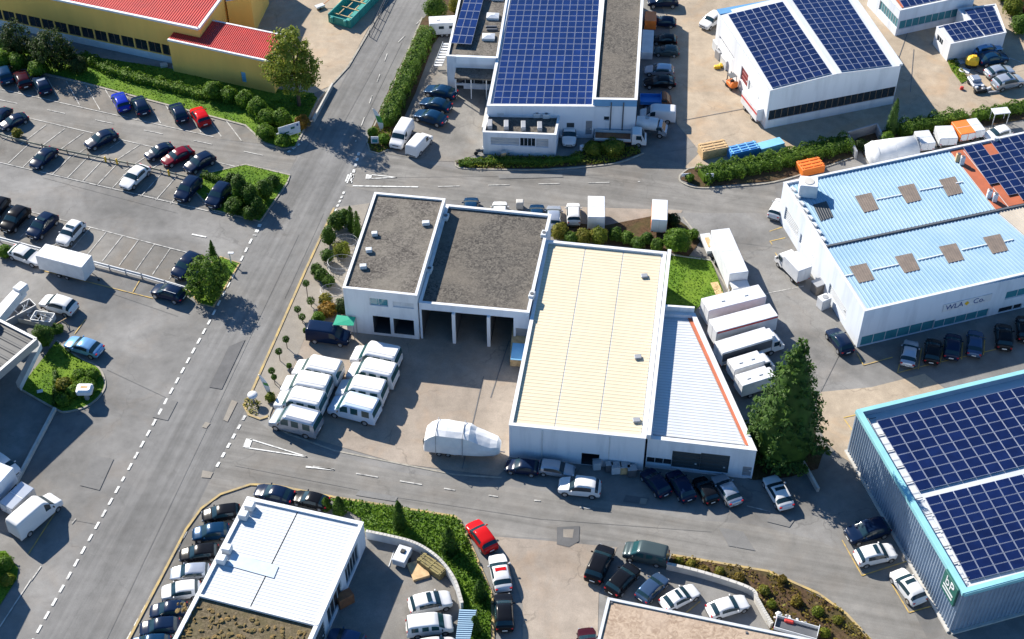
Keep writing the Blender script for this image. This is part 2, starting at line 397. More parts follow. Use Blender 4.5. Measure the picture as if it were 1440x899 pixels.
# ------------------------------------------------------------------ buildings
FRAMES = {}
def wall_frame(pts, i):
    a, b = Vector(pts[i]).to_2d(), Vector(pts[(i + 1) % len(pts)]).to_2d(); d = (b - a); L = d.length; d.normalize(); n = Vector((d.y, -d.x)); return a, d, n, L
def building(name, label, px, h, wm, rm=None, ops=None, thick=0.3, drop=0.45, cope=M_COPE, cope_h=.06, z0=0.0, cat='building', gm=None, pts=None):
    """walls with real reveals, a sunk roof, a coping; px = roof corners at height h, listed TL, BL, BR, TR"""
    pts = pts or [tuple(G(u, v, h)[:2]) for u, v in px]
    cx = sum(p[0] for p in pts) / len(pts); cy = sum(p[1] for p in pts) / len(pts)
    o = thing(name, label, cat, (cx, cy, 0)); mb = MB(); lin = MB(); ops = ops or {}; extra = []
    for i in range(len(pts)):
        a, d, n, L = wall_frame(pts, i); W_ = lambda s, z, dep=0.0: (a.x + d.x * s - n.x * dep, a.y + d.y * s - n.y * dep, z)
        lst = [dict(q) for q in ops.get(i, [])]
        for q in lst:
            q['s0'] = q['t'][0] * L; q['s1'] = q['t'][1] * L; extra.append((i, q))
        xs = sorted({0.0, L, *[q['s0'] for q in lst], *[q['s1'] for q in lst]}); zs = sorted({z0, h, *[q['z'][0] for q in lst], *[q['z'][1] for q in lst]})
        for x0, x1 in zip(xs[:-1], xs[1:]):
            for za, zb in zip(zs[:-1], zs[1:]):
                xm, zm = (x0 + x1) / 2, (za + zb) / 2
                if any(q['s0'] < xm < q['s1'] and q['z'][0] < zm < q['z'][1] for q in lst): continue
                mb.add([W_(x0, za), W_(x1, za), W_(x1, zb), W_(x0, zb)], [(0, 1, 2, 3)])
        for q in lst:
            dp = q.get('dep', .18); s0, s1 = q['s0'], q['s1']; za, zb = q['z']
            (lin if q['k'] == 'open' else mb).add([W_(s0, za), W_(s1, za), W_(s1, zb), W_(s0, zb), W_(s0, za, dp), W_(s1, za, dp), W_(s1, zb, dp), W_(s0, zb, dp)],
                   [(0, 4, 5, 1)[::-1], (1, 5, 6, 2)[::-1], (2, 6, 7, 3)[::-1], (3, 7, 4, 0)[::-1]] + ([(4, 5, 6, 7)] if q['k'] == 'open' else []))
    if rm is not None and thick:
        inn = inset(pts, thick); n = len(pts)
        mb.add([(*p[:2], h) for p in pts] + [(*p, h) for p in inn] + [(*p, h - drop) for p in inn],
               [(k, (k + 1) % n, n + (k + 1) % n, n + k) for k in range(n)] + [(n + k, n + (k + 1) % n, 2 * n + (k + 1) % n, 2 * n + k) for k in range(n)])
        rb = MB(); rb.add([(*p, h - drop) for p in inset(pts, thick - .01)], [tuple(range(n))]); rb.build('roof', rm, o)
        if cope:
            oo, ii = inset(pts, -.05), inset(pts, thick + .04); cb = MB()
            vs = [(*p, h + .003) for p in oo] + [(*p, h + cope_h) for p in oo] + [(*p, h + cope_h) for p in ii] + [(*p, h + .003) for p in ii]
            fs = []
            for k in range(n):
                j = (k + 1) % n
                for r in range(4): fs.append((r * n + k, r * n + j, ((r + 1) % 4) * n + j, ((r + 1) % 4) * n + k))
            cb.add(vs, fs); cb.build('coping', cope, o)
    elif rm is not None:
        rb = MB(); rb.add([(*p[:2], h) for p in pts], [tuple(range(len(pts)))]); rb.build('roof', rm, o)
    mb.build('wall', wm, o)
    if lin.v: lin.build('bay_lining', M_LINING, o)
    for i, q in extra: opening(o, pts, i, q)
    return o, pts
def opening(o, pts, i, q):
    a, d, n, L = wall_frame(pts, i); s0, s1 = q['s0'], q['s1']; za, zb = q['z']; k = q['k']; dp = q.get('dep', .18)
    def Wp(s, z, dep=0.0): return Vector((a.x + d.x * s - n.x * dep, a.y + d.y * s - n.y * dep, z))
    if k == 'open': return
    if k == 'window':
        fr = MB(); nn = q.get('n', 1); fw = q.get('fw', .07)
        def vb(s, w, z0, z1, mi=0): 
            fr.add([Wp(s - w / 2, z0, dp - .08), Wp(s + w / 2, z0, dp - .08), Wp(s + w / 2, z1, dp - .08), Wp(s - w / 2, z1, dp - .08), Wp(s - w / 2, z0, dp), Wp(s + w / 2, z0, dp), Wp(s + w / 2, z1, dp), Wp(s - w / 2, z1, dp)], [(0, 1, 2, 3), (0, 4, 5, 1)[::-1], (1, 5, 6, 2)[::-1], (2, 6, 7, 3)[::-1], (3, 7, 4, 0)[::-1]], mi)
        for j in range(nn + 1): vb(s0 + fw / 2 + (s1 - s0 - fw) * j / nn, fw, za + .003, zb - .003)
        for z in (za + .003, zb - fw - .003): 
            for j in range(nn):
                x0 = s0 + fw / 2 + (s1 - s0 - fw) * j / nn; x1 = s0 + fw / 2 + (s1 - s0 - fw) * (j + 1) / nn
                vb((x0 + x1) / 2, x1 - x0 - fw - .004, z, z + fw)
        f = fr.build('window', q.get('fm', M_FRAME), o)
        gb = MB(); gb.add([Wp(s0, za, dp - .03), Wp(s1, za, dp - .03), Wp(s1, zb, dp - .03), Wp(s0, zb, dp - .03)], [(0, 1, 2, 3)]); gb.build('pane', q.get('gm', M_GLASS), f)
    else:
        db = MB(); nr = q.get('n', 6)
        for j in range(nr):
            z0_, z1_ = za + (zb - za) * j / nr, za + (zb - za) * (j + 1) / nr - .03
            db.add([Wp(s0, z0_, dp), Wp(s1, z0_, dp), Wp(s1, z1_, dp - .06), Wp(s0, z1_, dp - .06), Wp(s1, z1_ + .03, dp), Wp(s0, z1_ + .03, dp)], [(0, 1, 2, 3), (3, 2, 4, 5)])
        dd = db.build(q.get('name', 'garage_door' if k == 'garage' else 'door'), q.get('gm', M_SHUT), o)
        if q.get('handle', True):
            hb = MB(); c = Wp(s0 + (s1 - s0) * .85, za + 1.0, dp - .10); hb.rbox(c, (.22, .12, .12), .02, rot=math.atan2(d.y, d.x)); hb.build('handle', M_LGREY, dd)
def ribs(parent, quad, n, hh, m, name='roof_sheet', off=(0, 0, 1), prof=((0, 0), (.55, 0), (.65, 1), (.85, 1), (.95, 0))):
    """profiled metal sheet; quad = TL, BL, BR, TR in space, ribs run from the left edge to the right edge"""
    A, B, C, D = [Vector(x) for x in quad]; mb = MB(); k = 0; fs = []; vs = []
    for i in range(n):
        for f, z in prof:
            t = (i + f) / n; up = Vector(off) * (hh * z); vs += [A.lerp(B, t) + up, D.lerp(C, t) + up]
    vs += [B, C]
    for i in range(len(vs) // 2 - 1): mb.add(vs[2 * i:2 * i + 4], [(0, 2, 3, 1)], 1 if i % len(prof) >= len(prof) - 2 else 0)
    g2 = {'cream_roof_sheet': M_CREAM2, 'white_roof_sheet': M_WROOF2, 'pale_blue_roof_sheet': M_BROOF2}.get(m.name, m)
    return mb.build(name, [m, g2], parent)
PANEL = {}
def solar(parent, quad, nx, ny, cell=None, budget=100, gap=.05, lift=.10, skip=None):
    """photovoltaic panels in rows; quad = TL, BL, BR, TR in space"""
    cell = cell or M_CELL
    A, B, C, D = [Vector(x) for x in quad]; key = cell.name
    if key not in PANEL:
        mb = MB(); mb.box((0, 0, 0), (1, 1, 1)); t = .5005; i_ = .474
        mb.add([(-i_, -i_, t + .06), (i_, -i_, t + .06), (i_, i_, t + .06), (-i_, i_, t + .06)], [(0, 1, 2, 3)], 1)
        me = mb.mesh('solar_panel'); me.materials.append(M_ALU); me.materials.append(cell); PANEL[key] = me
    org = parent.location; cells = []
    for j in range(ny):
        for i in range(nx):
            if skip and (i, j) in skip: continue
            f = lambda s, t: A.lerp(D, s).lerp(B.lerp(C, s), t)
            p00, p10, p01, p11 = f(i / nx, (j + 1) / ny), f((i + 1) / nx, (j + 1) / ny), f(i / nx, j / ny), f((i + 1) / nx, j / ny)
            c = (p00 + p10 + p01 + p11) / 4; ex = (p10 + p11 - p00 - p01) / 2; ey = (p01 + p11 - p00 - p10) / 2
            cells.append((c, ex, ey))
    cells.sort(key=lambda q: q[0].y)
    big = MB()
    for idx, (c, ex, ey) in enumerate(cells):
        w, hgt = ex.length - gap, ey.length - gap; e1 = ex.normalized(); nrm = e1.cross(ey).normalized(); e2 = nrm.cross(e1)
        pos = c + nrm * lift; Mx = Matrix((( *(e1 * w),), ( *(ey.normalized() * hgt),), (*(nrm * .05),))).transposed()
        if idx < budget:
            o = bpy.data.objects.new('solar_panel', PANEL[key]); COL.objects.link(o); o.parent = parent
            o.location = pos - org; o.matrix_parent_inverse = Matrix.Translation(pos - org) @ Mx.to_4x4() @ Matrix.Translation(org - pos)
        else:
            for v in PANEL[key].polygons:
                big.add([Mx @ PANEL[key].vertices[k].co + pos for k in v.vertices], [tuple(range(len(v.vertices)))], v.material_index)
    if big.v:
        b = big.build('solar_panel_field', [M_ALU, cell], parent); b['kind'] = 'stuff'
    return len(cells)
def on_roof(parent, name, u, v, z, size, m, rot=0.0, b=.06, lid=None):
    p = G(u, v, z); mb = MB(); mb.rbox((p.x, p.y, z + size[2] / 2 + .004), size, b, rot)
    o = mb.build(name, m, parent)
    if lid:
        lb = MB(); lb.tube((p.x, p.y, z + size[2] + .006), (p.x, p.y, z + size[2] + .05), min(size[0], size[1]) * .36, 12); lb.build('fan_grille', M_DGREY, o)
    return o
def lettering(parent, txt, pos, d, up, size, m, name='lettering', ext=.02):
    """raised letters: d = reading direction, up = upwards along the face"""
    c = bpy.data.curves.new(name, 'FONT'); c.body = txt; c.size = size; c.extrude = ext; c.align_x = 'CENTER'; c.align_y = 'CENTER'
    tmp = bpy.data.objects.new(name, c); COL.objects.link(tmp); bpy.context.view_layer.update()
    me = bpy.data.meshes.new_from_object(tmp.evaluated_get(bpy.context.evaluated_depsgraph_get())); bpy.data.objects.remove(tmp); bpy.data.curves.remove(c)
    me.materials.clear(); me.materials.append(m); o = bpy.data.objects.new(name, me); COL.objects.link(o); o.parent = parent
    d = Vector(d).normalized(); n = d.cross(Vector(up)).normalized(); u = n.cross(d)
    org = Vector((0, 0, 0)); q = parent
    while q is not None: org = org + q.location; q = q.parent
    o.matrix_local = Matrix.Translation(Vector(pos) - org) @ Matrix(((*d,), (*u,), (*n,))).transposed().to_4x4()
    return o
_zk=[0]
_sheet0 = sheet
def sheet(name, px, z, m, kind='structure', sm=False):
    if name in ('road', 'yard', 'parking_lot', 'pavement'):
        _zk[0] += 1; z = .004 + .0025 * _zk[0]
    elif name in ('road_patch', 'drain_cover'): _zk[0] += 0; z += .055
    return _sheet0(name, px, z, m, kind, sm)
# ------------------------------------------------------------------ ground, roads, yards, lawns
gm = MB(); gm.add([(-400, -250, 0), (400, -250, 0), (400, 700, 0), (-400, 700, 0)], [(0, 1, 2, 3)])
struct(gm.build('ground', M_ASP))
sheet('road', [(20, 950), (49, 896), (175, 671), (296, 450), (357, 331), (408, 240), (432, 205), (490, 100), (545, 0), (575, -60), (640, -60), (605, 0), (560, 100), (516, 205), (486, 262), (470, 296), (430, 380), (385, 480), (345, 575), (320, 625), (262, 742), (175, 899), (150, 950)], .004, M_ROAD)
sheet('road', [(320, 628), (350, 582), (380, 606), (470, 640), (560, 664), (700, 682), (860, 704), (960, 730), (1060, 738), (1150, 760), (1230, 800), (1285, 860), (1320, 930), (1240, 930), (1175, 858), (1080, 805), (950, 780), (870, 762), (760, 757), (650, 752), (640, 727), (480, 704), (380, 684), (350, 682), (322, 692), (283, 722), (262, 742)], .008, M_ROAD2, sm=False)
sheet('road', [(486, 262), (500, 240), (516, 214), (560, 222), (640, 238), (760, 238), (862, 228), (905, 212), (960, 232), (962, 262), (985, 268), (1090, 262), (1100, 330), (1030, 330), (960, 298), (800, 288), (640, 282), (525, 270)], .008, M_ROAD2)
sheet('road', [(-80, 118), (0, 126), (120, 150), (300, 195), (420, 215), (408, 240), (345, 232), (160, 185), (0, 158), (-80, 140)], .008, M_ROAD2)
for q in ([(-60, 82), (0, 90), (120, 118), (345, 175), (372, 203), (300, 195), (120, 150), (0, 126), (-60, 112)],
          [(-60, 148), (0, 158), (160, 185), (345, 232), (255, 255), (150, 222), (0, 190), (-60, 175)],
          [(-60, 180), (0, 192), (150, 226), (285, 258), (320, 300), (180, 268), (0, 228), (-60, 212)],
          [(-60, 272), (0, 288), (130, 320), (270, 360), (262, 405), (140, 372), (0, 330), (-60, 315)]):
    sheet('parking_lot', q, .006, M_LOT)
sheet('yard', [(355, -40), (560, -40), (540, 0), (490, 92), (462, 122), (440, 132), (395, 120), (355, 80)], .012, M_CONC)
sheet('yard', [(905, -60), (942, 40), (942, 130), (952, 175), (985, 214), (960, 238), (1075, 218), (1200, 192), (1300, 180), (1440, 150), (1560, 120), (1500, -60)], .012, M_CONC)
sheet('yard', [(605, 60), (690, 60), (690, 150), (680, 214), (640, 228), (600, 226), (540, 216), (556, 180), (580, 120)], .012, M_LOT)
sheet('yard', [(505, 440), (760, 420), (745, 520), (716, 655), (700, 670), (560, 652), (470, 626), (400, 604), (380, 588), (392, 560), (430, 470)], .012, M_YARD)
sheet('yard', [(1150, 552), (1225, 545), (1300, 526), (1330, 548), (1205, 582), (1195, 650), (1182, 642), (1160, 620), (1148, 590)], .012, M_CONC)
sheet('yard', [(660, 752), (760, 760), (868, 770), (842, 835), (840, 920), (735, 930), (735, 850), (715, 790)], .012, M_YARD)
sheet('yard', [(775, 290), (960, 296), (940, 335), (775, 322)], .012, M_YARD)
sheet('yard', [(518, 772), (580, 776), (640, 830), (650, 930), (455, 930), (470, 880)], .012, M_LOT)
sheet('yard', [(950, 300), (1095, 300), (1190, 480), (1150, 560), (1080, 470), (1000, 380)], .010, M_ASP)
sheet('pavement', [(470, 293), (520, 286), (500, 345), (482, 410), (500, 465), (430, 472), (410, 520), (380, 585), (362, 590), (346, 575), (352, 556), (385, 480), (430, 380)], .016, M_PAVE)
sheet('pavement', [(282, 728), (300, 706), (340, 690), (390, 688), (470, 700), (470, 722), (347, 712), (240, 900), (200, 930), (175, 930), (255, 770)], .012, M_LOT)
# repair patches and drain covers in the carriageway
for q in ([(783, 742), (815, 740), (814, 762), (800, 770), (783, 766)], [(322, 488), (345, 478), (312, 548), (294, 545)], [(880, 697), (912, 701), (908, 710), (876, 706)]):
    sheet('road_patch', q, .016, M_PATCH)
for q in ([(792, 745), (807, 745), (805, 757), (792, 756)], [(326, 563), (334, 566), (320, 594), (314, 591)], [(289, 594), (296, 596), (290, 603), (284, 601)], [(642, 652), (659, 654), (658, 659), (641, 657)], [(285, 662), (300, 665), (296, 673), (283, 672)], [(901, 701), (911, 702), (908, 710), (899, 709)]):
    sheet('drain_cover', q, .020, M_PAVE)

sm_ = MB()
lines(sm_, [(420, 330, 330, 520), (330, 520, 235, 720), (235, 720, 150, 899), (455, 300, 400, 420), (565, 60, 490, 215), (545, 60, 460, 215), (330, 655, 560, 700), (560, 700, 760, 730), (760, 730, 1000, 748), (880, 640, 960, 690), (1010, 735, 1100, 860), (60, 250, 250, 300), (120, 400, 250, 445), (150, 520, 235, 560), (95, 730, 140, 738), (1095, 600, 1140, 625), (540, 250, 860, 246), (985, 335, 1100, 350)], .05, .066)
struct(sm_.build('sealed_crack', M_PATCH2))
for q in ([(228, 560), (250, 565), (236, 592), (214, 587)], [(1010, 742), (1045, 748), (1062, 775), (1024, 768)], [(700, 246), (790, 244), (792, 250), (702, 252)], [(130, 640), (160, 646), (140, 690), (112, 683)], [(505, 690), (560, 699), (556, 706), (500, 697)], [(1085, 720), (1120, 728), (1110, 742), (1078, 734)]):
    sheet('road_patch', q, .012, M_PATCH2)
# lawns and beds
def lawn(px, m=None, z=.09, name='lawn', sm=False): return sheet(name, px, z, m or M_LAWN, sm=sm)
LAWN_A = [(-60, 42), (0, 60), (245, 98), (375, 124), (440, 132), (447, 140), (415, 206), (398, 208), (372, 200), (345, 176), (120, 116), (0, 88), (-60, 80)]
LAWN_B = [(262, 258), (285, 246), (345, 232), (408, 247), (404, 258), (366, 312), (300, 296)]
LAWN_C = [(262, 404), (286, 378), (310, 362), (337, 371), (300, 432), (280, 428)]
LAWN_D = [(27, 547), (80, 480), (110, 503), (138, 517), (148, 540), (140, 558), (120, 573), (92, 580), (77, 575)]
LAWN_E = [(936, 358), (962, 360), (1000, 366), (1018, 414), (990, 424), (975, 440), (930, 436)]
LAWN_F = [(462, 702), (500, 706), (640, 728), (647, 732), (670, 790), (690, 835), (690, 930), (652, 930), (650, 862), (642, 828), (618, 795), (575, 768), (516, 755), (508, 730)]
LAWN_G = [(-30, 778), (8, 775), (26, 800), (24, 815), (0, 852), (-30, 880)]
BED_H = [(944, 781), (1080, 804), (1175, 852), (1228, 905), (1260, 960), (1120, 960), (1075, 872), (1056, 834), (938, 798)]
BED_I = [(640, 229), (700, 220), (800, 222), (838, 198), (856, 206), (895, 208), (902, 216), (862, 230), (760, 238), (660, 238)]
BED_J = [(592, 30), (622, 0), (640, -20), (650, 10), (610, 62), (585, 130), (548, 210), (535, 217), (520, 213), (515, 203), (520, 185)]
BED_K = [(957, 253), (965, 240), (1060, 222), (1200, 194), (1205, 222), (1100, 254), (985, 264)]
BED_L = [(1205, 195), (1260, 178), (1440, 148), (1500, 135), (1500, 158), (1290, 195), (1215, 222)]
BED_M = [(776, 312), (850, 318), (940, 300), (965, 318), (985, 340), (968, 362), (936, 354), (778, 336)]
BED_N = [(468, 300), (520, 288), (505, 335), (484, 400), (500, 462), (452, 452), (448, 400), (446, 350)]
for q in (LAWN_A, LAWN_B, LAWN_C, LAWN_D, LAWN_E, LAWN_F, LAWN_G): lawn(q)
for q in (BED_H, BED_I, BED_J, BED_K, BED_L, BED_M): lawn(q, M_SOIL, .10, 'planting_bed')
lawn([(1395, -30), (1420, -30), (1470, 40), (1460, 60), (1430, 30)]); lawn([(1330, 82), (1340, 84), (1362, 112), (1352, 118), (1338, 100)])
lawn([(905, 640), (1045, 610), (1160, 630), (1150, 660), (1110, 672), (1060, 676)], M_SOIL, .10, 'planting_bed')

# kerbs
kerb([(0, 91), (120, 118), (345, 177), (374, 204), (398, 210), (416, 207), (447, 141), (490, 94), (545, 0)], M_KERB, w=.3)
kerb(LAWN_B, M_KERB, closed=True); kerb(LAWN_C, M_KERBY, closed=True); 
kerb([(80, 480), (110, 503), (138, 517), (148, 540), (140, 558), (120, 573), (92, 580), (77, 575), (27, 547)], M_KERB, sm=True)
kerb([(594, 25), (560, 104), (516, 200), (520, 213), (533, 217), (546, 211)], M_KERB)
kerb([(640, 229), (648, 237), (700, 239), (770, 239), (862, 231), (905, 216)], M_KERB, sm=True)
kerb([(1200, 222), (1100, 254), (1040, 262), (985, 265), (960, 258), (956, 248), (968, 238)], M_KERB, sm=True)
kerb([(470, 293), (430, 380), (385, 482), (352, 556), (343, 570), (350, 584), (366, 590), (378, 586)], M_KERBY, w=.3)
kerb([(392, 555), (378, 588), (392, 602), (405, 610)], M_KERB, sm=True)
kerb([(175, 912), (262, 745), (283, 716), (310, 696), (352, 682), (385, 683), (470, 700), (640, 727), (647, 732), (672, 790), (692, 838), (694, 912)], M_KERBY, w=.28)
kerb([(944, 781), (1080, 804), (1150, 835), (1190, 864), (1228, 905), (1250, 940)], M_KERBY, w=.28)
kerb([(405, 610), (470, 634), (560, 652), (640, 668), (706, 672)], M_KERB, w=.2, h=.05)
kerb([(1440, 149), (1330, 168), (1260, 179), (1205, 194), (1075, 219), (968, 238)], M_KERB)
kerb([(960, 306), (985, 338), (1010, 385), (1030, 420)], M_KERB)
kerb([(936, 358), (962, 362), (1000, 367)], M_CONW, w=.15)

# painted markings
mk = MB()
dashes(mk, [(30, 930), (49, 896), (175, 671), (296, 450), (357, 331)], 1.0, .75, .28)
dashes(mk, [(345, 585), (303, 660)], .75, .75, .32); dashes(mk, [(262, 748), (175, 908)], .95, .75, .27)
dashes(mk, [(366, 316), (358, 332)], .6, .5, .5); dashes(mk, [(405, 215), (425, 200)], .5, .5, .4)
dashes(mk, [(484, 270), (470, 300)], .5, .45, .3); dashes(mk, [(505, 215), (493, 258)], .7, .6, .38)
lines(mk, [(496, 262, 588, 263.5), (488, 258, 494, 244), (492, 258, 497, 246), (486, 256, 490, 246)], .22)
for a, b, c in (((351, 618), (346, 630), (432, 643)), ((519, 246), (518, 252), (558, 250))):
    strip(mk, G(*a), G(*c), .16); strip(mk, G(*b), G(*c), .16); strip(mk, G(*a), G(*b), .8)
lines(mk, [(270, 330, 290, 334), (430, 657, 470, 661)], .25)
struct(mk.build('road_marking', M_WLINE))
mf = MB()
dashes(mf, [(440, 656), (545, 674), (640, 690), (700, 699), (760, 705), (830, 716)], 2.6, 2.6, .16)
dashes(mf, [(616, 263), (730, 260), (900, 256)], 3.0, 4.0, .14)
dashes(mf, [(640, -20), (580, 40), (545, 75), (500, 200)], 2.0, 3.5, .14)
dashes(mf, [(0, 141), (300, 204), (410, 228)], 3.0, 5.0, .14)
lines(mf, [(0, 126, 300, 193), (0, 157, 345, 238), (0, 229, 330, 306), (0, 287, 272, 358), (44, 815, 0, 882)], .14)
# bays: rows of slanted dividers
def bays(a0, a1, b0, b1, n, w=.12, skip=()):
    for i in range(n + 1):
        if i in skip: continue
        t = i / n; strip(mf, G(a0[0] + (a1[0] - a0[0]) * t, a0[1] + (a1[1] - a0[1]) * t), G(b0[0] + (b1[0] - b0[0]) * t, b0[1] + (b1[1] - b0[1]) * t), w)
bays((10, 95), (314, 165), (27, 130), (340, 199), 11)
bays((12, 165), (250, 215), (-20, 192), (200, 246), 9)
bays((43, 201), (272, 250), (12, 230), (240, 287), 11)
bays((60, 303), (262, 356), (27, 336), (238, 393), 9)
lines(mf, [(1095, 410, 1130, 403), (1058, 417, 1095, 410), (101, 737, 107, 730), (44, 817, 58, 797), (1050, 712, 1083, 720), (1360, 58, 1440, 90)], .14)
struct(mf.build('parking_marking', M_WFADE))
my = MB()
lines(my, [(60, 381, 215, 420), (187, 411, 197, 394), (1082, 326, 1100, 320), (1082, 340, 1104, 335), (1083, 340, 1086, 345), (1090, 356, 1122, 404), (1205, 497, 1214, 514), (1214, 514, 1255, 503), (1262, 525, 1300, 515), (1262, 525, 1268, 500), (1291, 520, 1296, 490), (1322, 512, 1327, 485), (1352, 506, 1354, 480), (1383, 500, 1385, 475), (1300, 515, 1400, 492), (1186, 588, 1204, 584), (1187, 590, 1200, 608), (1184, 760, 1212, 810), (1212, 810, 1275, 790), (1254, 822, 1278, 862), (1278, 862, 1310, 853), (868, 835, 895, 815), (905, 845, 925, 828), (965, 862, 985, 846), (40, 780, 82, 715), (690, 292, 690, 302), (105, 470, 120, 450)], .13)
struct(my.build('bay_marking', M_YLINE))
ml = MB()   # expansion joints cast into the concrete yards
lines(ml, [(960, 170, 1075, 148), (680, 530, 650, 660), (716, 480, 690, 560), (1282, 30, 1240, 150), (1285, 70, 1280, 130)], .10, .078)
struct(ml.build('yard_joint', M_DGREY))

# ------------------------------------------------------------------ buildings
def wl(px, h): return [tuple(G(u, v, h)[:2]) for u, v in px]
def wall_hit(pts, i, u, v):
    a, d, n, L = wall_frame(pts, i); q = G(u, v, 0); c = Vector((0, 0, CAMH)); r = q - c
    t = ((a.x - c.x) * n.x + (a.y - c.y) * n.y) / (r.x * n.x + r.y * n.y); p = c + r * t
    return ((p.x - a.x) * d.x + (p.y - a.y) * d.y) / L, p.z
def op(pts, i, u0, v0, u1, v1, k='window', zmin=0.02, **kw):
    s0, z1 = wall_hit(pts, i, u0, v0); s1, z0 = wall_hit(pts, i, u1, v1)
    s0, s1 = min(s0, s1), max(s0, s1); z0, z1 = min(z0, z1), max(z0, z1)
    return dict(t=(max(s0, .004), min(s1, .996)), z=(max(z0, zmin), z1), k=k, **kw)

# --- cream roofed hall, triangular hall, grey roofed blocks
px = [(768, 338), (716, 598), (908, 617), (937, 355)]; H = 5.6; P = wl(px, H)
o, P = building('warehouse', 'low hall with a cream ribbed roof in three strips, next to the grey gravel roofs', px, H, M_WHITE2, M_LGREY,
    {1: [op(P, 1, 818, 637, 842, 655, 'open', dep=2.5), op(P, 1, 733, 640, 810, 648, 'window', n=8, gm=M_TEAL)]}, thick=.35, drop=.3)
def lerp2(a, b, t): return (a[0] + (b[0] - a[0]) * t, a[1] + (b[1] - a[1]) * t)
tl, tr, br, bl = (770.5, 341.5), (930.5, 358.5), (902, 613), (719, 595)
for k in range(3):
    t0, t1 = k / 3 + .004, (k + 1) / 3 - .004
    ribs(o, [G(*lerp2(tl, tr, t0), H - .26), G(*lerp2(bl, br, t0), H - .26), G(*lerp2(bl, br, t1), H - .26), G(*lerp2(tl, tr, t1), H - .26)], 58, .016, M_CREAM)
for u, v in ((906, 389), (897, 503), (895, 592)): on_roof(o, 'roof_vent', u, v, H - .2, (.85, .7, .25), M_GREY, .1)
w = MB(); w.bar(G(941, 357, H - .3), G(912, 618, H - .3), .45, .75); w.build('parapet_wall', M_WHITE, o)
for q, n in (((856, 639), 1), ((762, 640), 1)):
    s, z = wall_hit(P, 1, q[0], 641); a, d, nn, L = wall_frame(P, 1); w = MB(); w.tube((a.x + d.x * s * L + nn.x * .05, a.y + d.y * s * L + nn.y * .05, 0), (a.x + d.x * s * L + nn.x * .05, a.y + d.y * s * L + nn.y * .05, 5.3), .06); w.build('downpipe', M_LGREY, o)

px = [(929, 438), (911, 617), (1064, 634), (977, 441)]; H = 5.0; P = wl(px, H)
o, P = building('workshop', 'wedge shaped white ribbed hall with a rust red strip along its slanting edge', px, H, M_WHITE2, M_LGREY,
    {1: [op(P, 1, 946, 634, 983, 662, 'garage', gm=M_ANTH, n=5), op(P, 1, 986, 637, 1023, 667, 'garage', gm=M_ANTH, n=5), op(P, 1, 905, 642, 944, 655, 'window', n=3), op(P, 1, 1045, 656, 1055, 671, 'door', gm=M_GREY, n=3)]}, thick=.45, drop=.5)
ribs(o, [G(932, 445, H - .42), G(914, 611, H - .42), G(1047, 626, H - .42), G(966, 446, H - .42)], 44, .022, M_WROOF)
w = MB(); A, B_, C, D = G(966.5, 446, H - .40), G(1048, 626, H - .40), G(1057, 627, H - .40), G(973, 447, H - .40); w.add([A, B_, C, D], [(0, 1, 2, 3)]); w.build('gutter_strip', M_TERRA, o)
w = MB(); w.bar(G(931, 436, H), G(976, 439, H), .3, .8); w.build('parapet_wall', M_WHITE, o)

px = [(628, 288), (589, 426), (744, 440), (775, 302)]; H = 6.2; P = wl(px, H)
o, P = building('garage_block', 'low grey gravel roofed block with open vehicle bays facing the brown yard', px, H, M_WHITE2, M_GRAVD,
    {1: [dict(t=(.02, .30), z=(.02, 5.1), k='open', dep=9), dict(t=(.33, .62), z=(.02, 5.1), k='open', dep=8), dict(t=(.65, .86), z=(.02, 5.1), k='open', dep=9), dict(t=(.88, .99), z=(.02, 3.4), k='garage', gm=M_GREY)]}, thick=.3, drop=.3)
for u, v in ((765, 332), (748, 418), (604, 382), (627, 308)): on_roof(o, 'roof_vent', u, v, H - .29, (.7, 1.1, .6), M_LGREY, -.25, lid=True)
for t in (.315, .635):
    a, d, n, L = wall_frame(P, 1); c = a + d * (t * L) + n * .2; w = MB(); w.box((c.x, c.y, 2.55), (.4, .35, 5.1), math.atan2(d.y, d.x)); w.build('pillar', M_WHITE, o)

px = [(527, 271), (482, 405), (586, 416), (626, 280)]; H = 7.6; P = wl(px, H)
o, P = building('office_block', 'tall white block with a grey gravel roof and four small vents at the road junction', px, H, M_WHITE, M_GRAV,
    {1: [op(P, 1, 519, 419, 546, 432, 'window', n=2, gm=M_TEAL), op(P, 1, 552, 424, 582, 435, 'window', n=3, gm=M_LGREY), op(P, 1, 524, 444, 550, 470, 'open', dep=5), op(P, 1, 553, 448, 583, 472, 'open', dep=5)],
     0: [dict(t=(.15, .35), z=(4.5, 6), k='window', n=3), dict(t=(.5, .75), z=(4.5, 6), k='window', n=3)], 2: [dict(t=(.5, .8), z=(6.6, 7.2), k='window', n=4)]}, thick=.25, drop=.2)
for u, v, sx in ((599, 316, .95), (527, 331, .75), (519, 354, .8), (511, 377, .85)): on_roof(o, 'roof_vent', u, v, H - .19, (sx, .65, .5), M_LGREY, .1)

